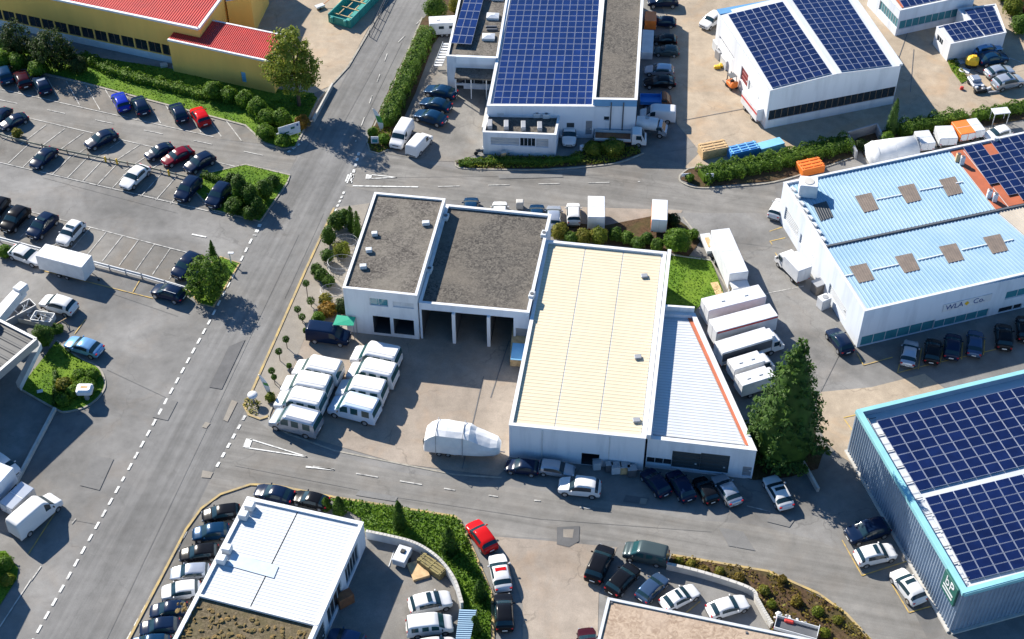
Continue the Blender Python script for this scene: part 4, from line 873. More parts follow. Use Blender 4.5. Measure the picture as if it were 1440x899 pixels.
# profile stations: distance from the front, top height, half width share, belt height, glass zone
CARS = {
 'hatch': (4.25, 1.78, [(0, .52, .58, .50), (.05, .66, .74, .62), (.25, .78, .90, .72), (.65, .88, .98, .79), (.95, .95, 1, .86), (1.08, .99, 1, .90), (1.85, 1.42, 1, .95), (2.2, 1.50, 1, .97), (2.62, 1.51, 1, .98), (2.70, 1.51, 1, .98), (3.40, 1.46, 1, 1.0), (3.66, 1.41, .98, 1.02), (4.05, 1.04, .93, 1.0), (4.16, .94, .88, .89), (4.22, .72, .80, .68), (4.25, .50, .70, .48)], (1.08, 1.85), (3.66, 4.05), [(1.85, 2.62), (2.70, 3.40)]),
 'sedan': (4.65, 1.82, [(0, .50, .56, .48), (.05, .64, .73, .60), (.28, .75, .90, .69), (.75, .85, .98, .76), (1.10, .92, 1, .84), (1.25, .96, 1, .88), (2.05, 1.38, 1, .92), (2.4, 1.45, 1, .94), (2.80, 1.46, 1, .95), (2.88, 1.46, 1, .95), (3.45, 1.40, 1, .97), (3.62, 1.36, .99, .98), (4.22, 1.05, .94, .99), (4.45, 1.01, .88, .94), (4.60, .80, .80, .76), (4.65, .52, .68, .50)], (1.25, 2.05), (3.62, 4.22), [(2.05, 2.80), (2.88, 3.45)]),
 'suv': (4.50, 1.86, [(0, .62, .62, .60), (.05, .80, .78, .76), (.25, .94, .92, .87), (.65, 1.02, .99, .93), (.98, 1.08, 1, .98), (1.10, 1.12, 1, 1.01), (1.82, 1.58, 1, 1.06), (2.15, 1.66, 1, 1.07), (2.60, 1.68, 1, 1.08), (2.68, 1.68, 1, 1.08), (3.62, 1.62, 1, 1.11), (3.88, 1.57, .98, 1.11), (4.27, 1.14, .94, 1.08), (4.39, 1.03, .90, .99), (4.47, .80, .82, .76), (4.50, .58, .72, .56)], (1.10, 1.82), (3.88, 4.27), [(1.82, 2.60), (2.68, 3.62)]),
 'estate': (4.65, 1.82, [(0, .51, .56, .49), (.05, .65, .74, .61), (.28, .77, .90, .70), (.75, .87, .98, .77), (1.08, .94, 1, .85), (1.22, .98, 1, .89), (1.95, 1.40, 1, .94), (2.3, 1.47, 1, .96), (2.76, 1.49, 1, .97), (2.84, 1.49, 1, .97), (3.95, 1.44, 1, .99), (4.15, 1.39, .97, 1.0), (4.44, 1.04, .93, .98), (4.55, .94, .88, .89), (4.62, .70, .80, .66), (4.65, .50, .70, .48)], (1.22, 1.95), (4.15, 4.44), [(1.95, 2.76), (2.84, 3.95)]),
 'minibus': (5.1, 1.94, [(0, .70, .80, .68), (.05, .88, .90, .84), (.25, 1.02, .97, .94), (.70, 1.12, 1, 1.02), (.85, 1.17, 1, 1.06), (1.65, 1.84, 1, 1.12), (1.95, 1.95, 1, 1.13), (2.45, 1.98, 1, 1.14), (2.53, 1.98, 1, 1.14), (3.55, 1.98, 1, 1.14), (3.63, 1.98, 1, 1.14), (4.70, 1.96, .99, 1.14), (4.85, 1.92, .99, 1.14), (4.98, 1.16, .98, 1.10), (5.06, .85, .96, .8), (5.1, .50, .92, .48)], (.85, 1.65), (4.85, 4.98), [(1.65, 2.45), (2.53, 3.55), (3.63, 4.70)]),
 'van': (5.3, 1.98, [(0, .72, .80, .70), (.05, .92, .90, .88), (.25, 1.06, .97, .98), (.75, 1.18, 1, 1.08), (.90, 1.24, 1, 1.12), (1.62, 1.94, 1, 1.2), (1.9, 2.12, 1, 1.2), (2.35, 2.16, 1, 1.2), (2.45, 2.16, 1, 1.2), (3.7, 2.16, 1, 1.2), (5.15, 2.14, .99, 1.2), (5.26, 2.08, .98, 1.2), (5.29, 1.1, .98, 1.0), (5.3, .50, .95, .48)], (.90, 1.62), None, [(1.62, 2.35)]),
 'ambvan': (5.6, 2.26, [(0, .70, .80, .68), (.05, .90, .90, .86), (.25, 1.02, .97, .96), (.85, 1.14, 1, 1.04), (1.0, 1.20, 1, 1.1), (1.72, 1.92, 1, 1.2), (1.95, 2.30, 1, 1.22), (2.15, 2.34, 1, 1.22), (2.6, 2.34, 1, 1.22), (2.7, 2.34, 1, 1.22), (3.9, 2.34, 1, 1.22), (4.0, 2.34, 1, 1.22), (5.2, 2.34, 1, 1.22), (5.45, 2.33, .995, 1.22), (5.57, 1.3, .99, 1.15), (5.6, .50, .95, .48)], (1.0, 1.72), (5.45, 5.57), [(1.72, 2.6), (2.7, 3.9), (4.0, 5.2)]),
 'bigvan': (6.2, 2.05, [(0, .74, .80, .72), (.05, .98, .9, .94), (.25, 1.14, .97, 1.04), (.85, 1.28, 1, 1.15), (1.0, 1.34, 1, 1.2), (1.75, 2.12, 1, 1.28), (2.1, 2.58, 1, 1.3), (2.4, 2.66, 1, 1.3), (2.6, 2.66, 1, 1.3), (4.0, 2.68, 1, 1.3), (6.0, 2.66, .99, 1.3), (6.14, 2.60, .985, 1.3), (6.18, 1.2, .98, 1.1), (6.2, .52, .95, .5)], (1.0, 1.75), None, [(1.75, 2.4)]),
}
FLAT = ('ambvan',)
def car_meshes(kind):
    L, Wd, st, ws, rw, sides = CARS[kind]; hw = Wd / 2; box = kind in ('ambvan', 'van', 'bigvan', 'minibus')
    rows = []
    for x, zt, wf, zb in st:
        w = hw * wf; g = max(0.0, zt - zb); k = min(1.0, g / .45)
        tum = (.03 if kind == 'ambvan' else .08 if box else .20) * k
        wr = w * (1 - tum) * (.97 if g > .3 else .93); zs = zt - (.06 if g > .3 else min(.05, g * .45)); zb_ = min(zb, zt - .03)
        half = [(.93 * w, .24), (.985 * w, .36), (w, .55 if zb_ > .6 else min(.5, zb_ - .02)), (.985 * w, zb_), (wr, zs), (wr * .86, zt - (.028 if not box else .01)), (wr * .45, zt), (0, zt + (.022 if not box else .01))]
        X = L / 2 - x; rows.append([(X, -y, z) for y, z in half] + [(X, y, z) for y, z in half[-2::-1]])
    m = len(rows[0]); V = [p for r in rows for p in r]; B, WS, RW = [], [], []; ivs = sides if box else [(sides[0][0], sides[-1][1]), ws, rw]; panes = {}
    for i in range(len(rows) - 1):
        xa, xb = st[i][0], st[i + 1][0]
        for j in range(m - 1):
            f = (i * m + j, i * m + j + 1, (i + 1) * m + j + 1, (i + 1) * m + j); tgt = B
            if ws[0] - .001 <= xa and xb <= ws[1] + .001 and 4 <= j <= m - 6: tgt = WS
            elif rw and rw[0] - .001 <= xa and xb <= rw[1] + .001 and 4 <= j <= m - 6: tgt = RW
            else:
                for iv, (a, b) in enumerate(ivs):
                    if a - .001 <= xa and xb <= b + .001 and j in (3, m - 5): tgt = panes.setdefault((iv if box else 0, j), [])
            tgt.append(f)
    B.append(tuple(range(m - 1, -1, -1))); B.append(tuple((len(rows) - 1) * m + j for j in range(m)))
    for i in range(len(rows) - 1): B.append((i * m, (i + 1) * m, (i + 1) * m + m - 1, i * m + m - 1))
    tmp = bpy.data.meshes.new('tmp'); regs = [('body', B), ('windscreen', WS), ('rear_window', RW)] + [('side_window', panes[k_]) for k_ in sorted(panes)]; F = [f for _, fs in regs for f in fs]
    tmp.from_pydata(V, [], F)
    for _ in regs: tmp.materials.append(None)
    tmp.polygons.foreach_set('material_index', [i for i, (_, fs) in enumerate(regs) for _f in fs]); tmp.update()
    to = bpy.data.objects.new('tmp', tmp); COL.objects.link(to); sb = to.modifiers.new('s', 'SUBSURF'); sb.levels = 1; sb.render_levels = 1
    bpy.context.view_layer.update(); ev = bpy.data.meshes.new_from_object(to.evaluated_get(bpy.context.evaluated_depsgraph_get())); bpy.data.objects.remove(to); bpy.data.meshes.remove(tmp)
    co = np.empty(len(ev.vertices) * 3); ev.vertices.foreach_get('co', co); co = co.reshape(-1, 3); v0 = np.array(V)
    for ax in (0, 1): co[:, ax] *= np.ptp(v0[:, ax]) / np.ptp(co[:, ax])
    def sub(name, ri):
        P_ = [list(p.vertices) for p in ev.polygons if p.material_index == ri]; used = sorted({k for f in P_ for k in f}); mp = {k: i for i, k in enumerate(used)}; me = bpy.data.meshes.new(name)
        me.from_pydata([tuple(co[k]) for k in used], [], [[mp[k] for k in f] for f in P_]); me.polygons.foreach_set('use_smooth', [True] * len(P_)); me.update(); return me
    gl = M_TGLASS if kind in ('ambvan', 'minibus') else M_CGLASS
    out = [('body', sub('body', 0), 'P'), ('windscreen', sub('windscreen', 1), gl)]
    if rw: out.append(('rear_window', sub('rear_window', 2), gl))
    out += [('side_window', sub('side_window', i_), gl) for i_ in range(3, len(regs))]; bpy.data.meshes.remove(ev)
    H_ = max(s[1] for s in st); wr_ = .335 if not box else .35; fx = L / 2 - (.80 if not box else .95); rx = -L / 2 + (.85 if not box else 1.15)
    tm = MB(); tm.tube((0, -.11, 0), (0, .11, 0), wr_, 18); tm = tm.mesh('tyre')
    rmx = MB(); rmx.tube((0, -.118, 0), (0, .118, 0), wr_ * .66, 14, mi=0); 
    rmx = rmx.mesh('rim'); ar = MB()
    n = 12; vs = []
    for r, y in ((wr_ * 1.20, .0), (wr_ * 1.20, .02), (.02, .02)):
        for k in range(n + 1): t = math.pi * k / n; vs.append((r * math.cos(t), y, r * math.sin(t)))
    ar.add(vs, [(a * (n + 1) + k, a * (n + 1) + k + 1, (a + 1) * (n + 1) + k + 1, (a + 1) * (n + 1) + k) for a in range(2) for k in range(n)]); ar = ar.mesh('wheel_arch')
    for x in (fx, rx):
        for s in (-1, 1): out.append(('wheel', tm, M_RUBBER, (x, s * (hw - .105), wr_), 0, [('rim', rmx, M_RIM)])); out.append(('wheel_arch', ar, M_BLACK, (x, s * (hw - .012), wr_ * .98), 0 if s > 0 else math.pi))
    def bit(name, c, size, m, rz=0, b=.03):
        q = MB(); q.rbox((0, 0, 0), size, b); out.append((name, q.mesh(name), m, c, rz))
    zf = st[1][1] - .05; zr = st[-3][1] - .06
    for s in (-1, 1):
        bit('headlight', (L / 2 - .20, s * hw * .66, zf - .02), (.36, .30, .11), M_HEADL, -s * .45)
        bit('tail_light', (-L / 2 + .13, s * hw * .74, zr - .12 if not box else 1.0), (.20, .26 if not box else .16, .17 if not box else .4), M_TAILL, s * .35)
        bit('mirror', (L / 2 - ws[0] - .38, s * (hw + .09), st[5][3] + .06), (.14, .22, .15), 'P' if not box else M_BLACK, 0, .04)
    bit('number_plate', (-L / 2 - .002, 0, .62), (.03, .50, .12), M_PLATE, 0, .01); bit('number_plate', (L / 2 + .002, 0, .42), (.03, .50, .11), M_PLATE, 0, .01)
    bit('grille', (L / 2 - .02, 0, zf - .10), (.07, hw * .9, .13), M_BLACK, 0, .02); bit('bumper_insert', (L / 2 - .03, 0, .33), (.10, hw * 1.3, .10), M_BLACK, 0, .02); bit('rear_bumper', (-L / 2 + .04, 0, .40), (.14, hw * 1.55, .16), M_BLACK, 0, .03)
    return out
VCACHE = {}; SUNROOF = {}
def spawn(spec, name, label, cat, loc, rz, body, group, s=1.0):
    o = thing(name, label, cat, loc, rz, group); o.scale = (s, s * 1.07, s * 1.05)
    def put(e, par):
        nm, me, m = e[:3]; c = bpy.data.objects.new(nm, me); COL.objects.link(c); c.parent = par
        if len(e) > 3: c.location = e[3]
        if len(e) > 4: c.rotation_euler = (0, 0, e[4])
        if not me.materials: me.materials.append(body if m == 'P' else m)
        c.material_slots[0].link = 'OBJECT'; c.material_slots[0].material = body if m == 'P' else m
        for k in (e[5] if len(e) > 5 else []): put(k, c)
    for e in spec: put(e, o)
    return o
def vehicle(kind, f, r, col, label, group=None, name=None, cat=None, roof=None, zc=.55, bars=False):
    """front and rear give where the two ends stand; kind, colour and label the rest"""
    if kind not in VCACHE: VCACHE[kind] = car_meshes(kind)
    a, b = G(f[0], f[1], zc), G(r[0], r[1], zc); d = a - b; c = (a + b) / 2; L = CARS[kind][0]
    s = min(1.10, max(.93, d.length / L)); rz = math.atan2(d.y, d.x); van = kind in ('van', 'ambvan', 'bigvan', 'minibus')
    o = spawn(VCACHE[kind], name or ('van' if van else 'parked_car'), label, cat or ('van' if van else 'car'), (c.x, c.y, .07), rz, PAINT[col], group, s)
    H_ = max(q[1] for q in CARS[kind][2])
    if roof:
        key = (kind, roof)
        if key not in SUNROOF:
            st = CARS[kind][2]; mid = [q for q in st if q[1] > H_ - .04]; x0, x1 = CARS[kind][0] / 2 - mid[0][0] + .05, CARS[kind][0] / 2 - mid[-1][0] + .12; q = MB(); y = CARS[kind][1] / 2 * .58
            q.rbox(((x0 + x1) / 2, 0, H_ + .012), (abs(x0 - x1), 2 * y, .03), .012); SUNROOF[key] = q.mesh('sunroof')
        e = ('sunroof' if roof == 'glass' else 'roof_panel', SUNROOF[key], M_CGLASS if roof == 'glass' else PAINT[roof]); 
        c2 = bpy.data.objects.new(e[0], e[1]); COL.objects.link(c2); c2.parent = o
        if not e[1].materials: e[1].materials.append(e[2])
        c2.material_slots[0].link = 'OBJECT'; c2.material_slots[0].material = e[2]
    if bars:
        for s_ in (-1, 1):
            q = MB(); y = CARS[kind][1] / 2 * .66 * s_; q.tube((.45, y, H_ - .01), (-1.5, y, H_ - .03), .03, 6); q.build('roof_rail', M_LGREY, o, world=False)
    return o
g1 = 'cars parked nose to the hedge below the ochre building'
for k, f, r, c, l in (
 ('suv', (4, 376), (46, 472), 'petrol', 'dark blue suv at the left end of the row below the dark bushes'),
 ('hatch', (104, 405), (150, 500), 'dkred', 'black cherry car second from the left below the dark bushes'),
 ('hatch', (213, 437), (262, 530), 'navy', 'dark navy car with a pale roof panel under the bushes'),
 ('hatch', (655, 524), (708, 632), 'blue', 'bright royal blue hatchback parked in the row under the hedge'),
 ('hatch', (765, 546), (818, 652), 'navy', 'dark navy hatchback right beside the bright royal blue one'),
 ('hatch', (980, 588), (1032, 688), 'navy', 'dark navy hatchback left beside the bright red hatchback'),
 ('hatch', (1096, 610), (1160, 712), 'red', 'bright red hatchback at the right end of the row under the hedge')):
    vehicle(k, (f[0] / 4, f[1] / 4), (r[0] / 4, r[1] / 4), c, l, g1, roof=('silver' if 'pale roof' in l else None))
g2 = 'cars in the upper parking rows'
for k, f, r, c, l, rf in (
 ('sedan', (-8, 174), (10, 157), 'navy', 'dark car cut by the left edge, in the second row from the top', None),
 ('sedan', (1, 180), (38, 164), 'navy', 'navy saloon behind the yellow bollards near the left edge', None),
 ('sedan', (121, 207), (164, 188), 'navy', 'navy saloon alone among empty bays in the second row', None),
 ('sedan', (205, 222), (244, 206), 'navy', 'navy saloon left beside the maroon one', None),
 ('sedan', (229, 231), (271, 212), 'maroon', 'maroon saloon between two dark navy cars', None),
 ('hatch', (261, 241), (301, 220), 'navy', 'navy hatchback right beside the maroon saloon', None),
 ('sedan', (46, 236), (77, 211), 'navy', 'navy saloon parked below the yellow barrier, alone on its left stretch', None),
 ('sedan', (174, 265), (206, 236), 'white', 'white saloon parked alone below the yellow barrier', None),
 ('suv', (250, 285), (280, 251), 'navy', 'navy suv two bays left of the grass island', None),
 ('suv', (294, 294), (322, 259), 'navy', 'navy suv right beside the clipped shrubs of the grass island', None)):
    vehicle(k, f, r, c, l, g2, roof=rf)
g3 = 'cars in the lower left parking row'
for k, f, r, c, l, rf in (
 ('suv', (-10, 304), (6, 284), 'black', 'black suv cut by the left edge, in the row above the grey guard rail', None),
 ('suv', (6, 327), (38, 294), 'black', 'black suv with a dark roof, next to last on the left above the guard rail', None),
 ('suv', (43, 336), (77, 304), 'navy', 'navy suv with a glass sunroof beside the white one with black roof', 'glass'),
 ('suv', (86, 345), (114, 315), 'white', 'white suv with a black glass roof above the box trailer', 'glass'),
 ('suv', (247, 392), (280, 360), 'navy', 'navy suv beside the round tree at the right end of the lower row', None)):
    vehicle(k, f, r, c, l, g3, roof=rf)
vehicle('sedan', (60, 369), (15, 353), 'white', 'white saloon parked behind the white box trailer along the guard rail')
vehicle('hatch', (212, 406), (263, 421), 'navy', 'navy hatchback parked along the guard rail below the round tree', bars=True)
vehicle('suv', (58, 424), (108, 438), 'white', 'white suv beside the white crane boom')
vehicle('sedan', (94, 481), (143, 497), 'lblue', 'light blue saloon parked on the edge of the rounded lawn')
vehicle('suv', (22, 668), (-8, 646), 'white', 'white car nosing out of the shade at the left edge')
vehicle('bigvan', (81, 702), (21, 754), 'white', 'large white panel van parked at the left road side')
g4 = 'cars in the row left of the white ribbed roof'
for k, f, r, c, l, rf in (
 ('estate', (284, 727), (338, 719), 'black', 'black estate, topmost of the row left of the white ribbed roof', None),
 ('hatch', (270, 753), (323, 747), 'petrol', 'blue hatchback, second from the top left of the white ribbed roof', None),
 ('estate', (253, 782), (307, 776), 'black', 'black estate with a grey sheen, directly above the silver estate', None),
 ('estate', (240, 808), (295, 804), 'silver', 'silver estate left of the white ribbed roof', None),
 ('suv', (228, 836), (282, 829), 'white', 'white suv left of the corner where white and planted roofs meet', None),
 ('hatch', (212, 861), (262, 857), 'navy', 'navy hatchback directly below the white suv beside the planted roof', None),
 ('suv', (199, 887), (251, 881), 'navy', 'dark suv beside the planted roof, last but one at the bottom', None),
 ('suv', (184, 910), (240, 906), 'petrol', 'dark blue car cut by the bottom edge beside the planted roof', None)):
    vehicle(k, f, r, c, l, g4, roof=rf)
vehicle('sedan', (359, 690), (413, 702), 'navy', 'dark saloon half hidden behind the top left edge of the white ribbed roof')
vehicle('sedan', (412, 698), (462, 710), 'black', 'black saloon behind the white ribbed roof beside the small round shrub')
vehicle('suv', (635, 843), (575, 856), 'white', 'white suv with a black glass roof in the walled courtyard', roof='glass')
vehicle('minibus', (637, 878), (571, 886), 'white', 'white passenger van in the walled courtyard below the white suv')
vehicle('suv', (640, 908), (585, 915), 'white', 'white car cut by the bottom edge in the walled courtyard')
vehicle('hatch', (462, 893), (512, 905), 'steel', 'dark blue car in the courtyard shade at the bottom edge')
vehicle('suv', (663, 736), (692, 776), 'red', 'bright red suv parked at the ivy bank by the side road')
vehicle('sedan', (698, 781), (709, 833), 'white', 'white saloon with a red roof by the ivy bank', roof='red')
vehicle('suv', (707, 837), (710, 889), 'black', 'black suv below the white saloon with a red roof')
vehicle('hatch', (823, 884), (833, 935), 'dkred', 'dark red car cut by the bottom edge beside the beige gravel roof')
vehicle('hatch', (711, 655), (758, 661), 'navy', 'navy hatchback at the left corner in front of the cream roofed hall')
vehicle('estate', (808, 664), (757, 657), 'silver', 'silver estate parked against the front wall of the cream roofed hall')
vehicle('suv', (785, 684), (845, 690), 'white', 'white suv parked out in the sun in front of the cream roofed hall', bars=True)
g5 = 'cars in front of the dark garage doors'
for k, f, r, c, l in (('hatch', (907, 662), (937, 698), 'navy', 'dark hatchback leftmost of the four in front of the garage doors'), ('suv', (944, 665), (970, 705), 'navy', 'dark suv second from the left in front of the garage doors'),
 ('hatch', (981, 672), (1003, 708), 'black', 'black hatchback directly left of the silver one in front of the garage doors'), ('sedan', (1008, 669), (1036, 711), 'silver', 'silver saloon at the right end in front of the garage doors')):
    vehicle(k, f, r, c, l, g5)
vehicle('sedan', (1081, 671), (1107, 717), 'white', 'white saloon with a glass roof below the tall conifer', roof='glass')
g6 = 'cars parked fanwise by the planted wall'
for k, f, r, c, l, rf in (('suv', (855, 768), (831, 822), 'black', 'black suv leftmost of the fan beside the beige gravel roof', None), ('suv', (893, 798), (858, 836), 'black', 'dark estate second from the left in the fan by the planted wall', None), ('hatch', (934, 811), (900, 845), 'steel', 'steel blue hatchback in the fan by the planted wall', None),
 ('sedan', (980, 829), (931, 854), 'white', 'white saloon with a black glass roof in the fan by the planted wall', 'glass'), ('sedan', (1051, 846), (995, 863), 'white', 'white saloon with a white roof, right end of the fan by the planted wall', None)):
    vehicle(k, f, r, c, l, g6, roof=rf)
vehicle('minibus', (877, 774), (940, 788), 'grey', 'grey van with a roof rack at the tip of the planted bed')
vehicle('suv', (1187, 758), (1252, 740), 'navy', 'dark navy suv against the blue-grey clad wall')
vehicle('suv', (1258, 776), (1203, 788), 'white', 'white suv with a glass roof beside the dark navy one at the clad wall', roof='glass')
vehicle('suv', (1259, 804), (1294, 850), 'white', 'white suv with a glass roof along the clad wall under the sign', roof='glass')
g7 = 'cars in front of the pale blue roofed hall'
for k, f, r, c, l in (('sedan', (1282, 480), (1275, 516), 'silver', 'silver saloon leftmost in front of the teal windows'), ('hatch', (1313, 478), (1309, 512), 'black', 'black hatchback second from the left in front of the teal windows'), ('hatch', (1341, 471), (1337, 506), 'navy', 'navy hatchback left of the steel blue one in front of the hall'),
 ('sedan', (1372, 466), (1369, 502), 'steel', 'steel blue saloon in front of the pale blue roofed hall'), ('hatch', (1410, 457), (1412, 493), 'black', 'black hatchback right of the steel blue saloon in front of the hall'), ('hatch', (1440, 446), (1442, 482), 'black', 'black car cut by the right edge in front of the hall')):
    vehicle(k, f, r, c, l, g7)
vehicle('hatch', (1168, 464), (1193, 498), 'navy', 'navy hatchback alone at the corner of the pale blue roofed hall')
g8 = 'cars parked behind the grey gravel roofs'
for k, f, r, c, l in (('hatch', (663, 278), (662, 312), 'petrol', 'blue car peeping out behind the dark gravel roof'), ('hatch', (703, 284), (703, 318), 'white', 'white car peeping out behind the dark gravel roof'), ('hatch', (755, 288), (755, 322), 'petrol', 'petrol blue car behind the right end of the dark gravel roof'),
 ('hatch', (779, 290), (778, 324), 'silver', 'silver car behind the right end of the dark gravel roof'), ('suv', (806, 288), (807, 317), 'white', 'white car in full view left of the white box trailer')):
    vehicle(k, f, r, c, l, g8)
g9 = 'cars in front of the porch'
for f, r, l in (((598, 126), (642, 136), 'dark saloon topmost of the three in front of the porch'), ((592, 143), (634, 154), 'dark saloon middle of the three in front of the porch'), ((584, 160), (627, 173), 'dark saloon lowest of the three in front of the porch')):
    vehicle('sedan', f, r, 'petrol', l, g9)
vehicle('van', (556, 208), (574, 178), 'white', 'white van nose down, left of its twin beside the round hedge end')
vehicle('van', (601, 193), (579, 217), 'white', 'white van tail down, right of its twin beside the round hedge end')
g10 = 'vehicles along the right side of the grey roofed wing'
for k, f, r, c, l in (('suv', (910, 4), (954, 4), 'navy', 'navy suv at the top edge beside the grey roofed wing'), ('hatch', (919, 31), (948, 33), 'navy', 'navy hatchback beside the orange bin'), ('hatch', (918, 56), (951, 58), 'black', 'black car hidden behind the grey car with a light bonnet'),
 ('hatch', (921, 72), (954, 74), 'grey', 'grey car with a lighter roof in the shade of the wing'), ('estate', (906, 99), (948, 101), 'silver', 'silver estate half in the shade of the wing'), ('sedan', (905, 117), (950, 117), 'black', 'black saloon below the silver estate'), ('van', (899, 163), (950, 166), 'white', 'white van between the blue lorry and the round silver tanker')):
    vehicle(k, f, r, c, l, g10)
vehicle('hatch', (800, 206), (801, 177), 'white', 'white car nose out in the shade between annex and tipper lorry')
vehicle('suv', (988, 39), (1012, 22), 'white', 'white car against the corner of the twin solar roof hall')
g11 = 'cars beside the low solar shed'
for k, f, r, c, l, rf in (('estate', (1407, 66), (1367, 74), 'lblue', 'blue estate with a white roof beside the low solar shed', 'white'), ('sedan', (1417, 80), (1374, 88), 'petrol', 'dark blue saloon below the blue estate with a white roof', None), ('sedan', (1424, 98), (1386, 106), 'silver', 'silver saloon third from the solar shed', None), ('suv', (1437, 113), (1397, 122), 'silver', 'silver car with a black glass roof, farthest from the solar shed', 'glass')):
    vehicle(k, f, r, c, l, g11, roof=rf)
vehicle('hatch', (1385, 195), (1420, 185), 'white', 'white car behind the rust red roof edge')
vehicle('suv', (1098, 287), (1089, 303), 'white', 'white car with red lights beside the left wall of the blue roofed hall')
vehicle('hatch', (1444, 14), (1425, 2), 'maroon', 'maroon car at the top right corner')
g12 = 'white roofed vans in the brown yard'
for i, (f, r, c, l) in enumerate((
 ((412, 517), (483, 532), 'white', 'white roofed van, rearmost of the left column in the brown yard'), ((397, 540), (467, 553), 'white', 'white roofed van, second from the rear of the left column'), ((389, 562), (457, 576), 'white', 'white roofed van, third from the rear of the left column'), ((381, 586), (451, 604), 'silver', 'silver and white van nearest the road, front of the left column'),
 ((495, 498), (563, 512), 'white', 'white roofed van, rearmost of the right column in the brown yard'), ((489, 521), (559, 536), 'white', 'white roofed van, second from the rear of the right column'), ((475, 546), (543, 559), 'white', 'white roofed van, third from the rear of the right column'), ((463, 568), (534, 586), 'palebl', 'van with a pale blue bonnet, front of the right column'))):
    vehicle('ambvan', f, r, c, l, g12, roof='white', zc=.8)
vehicle('van', (492, 478), (433, 470), 'navy', 'dark navy van under the green tarpaulin awning')

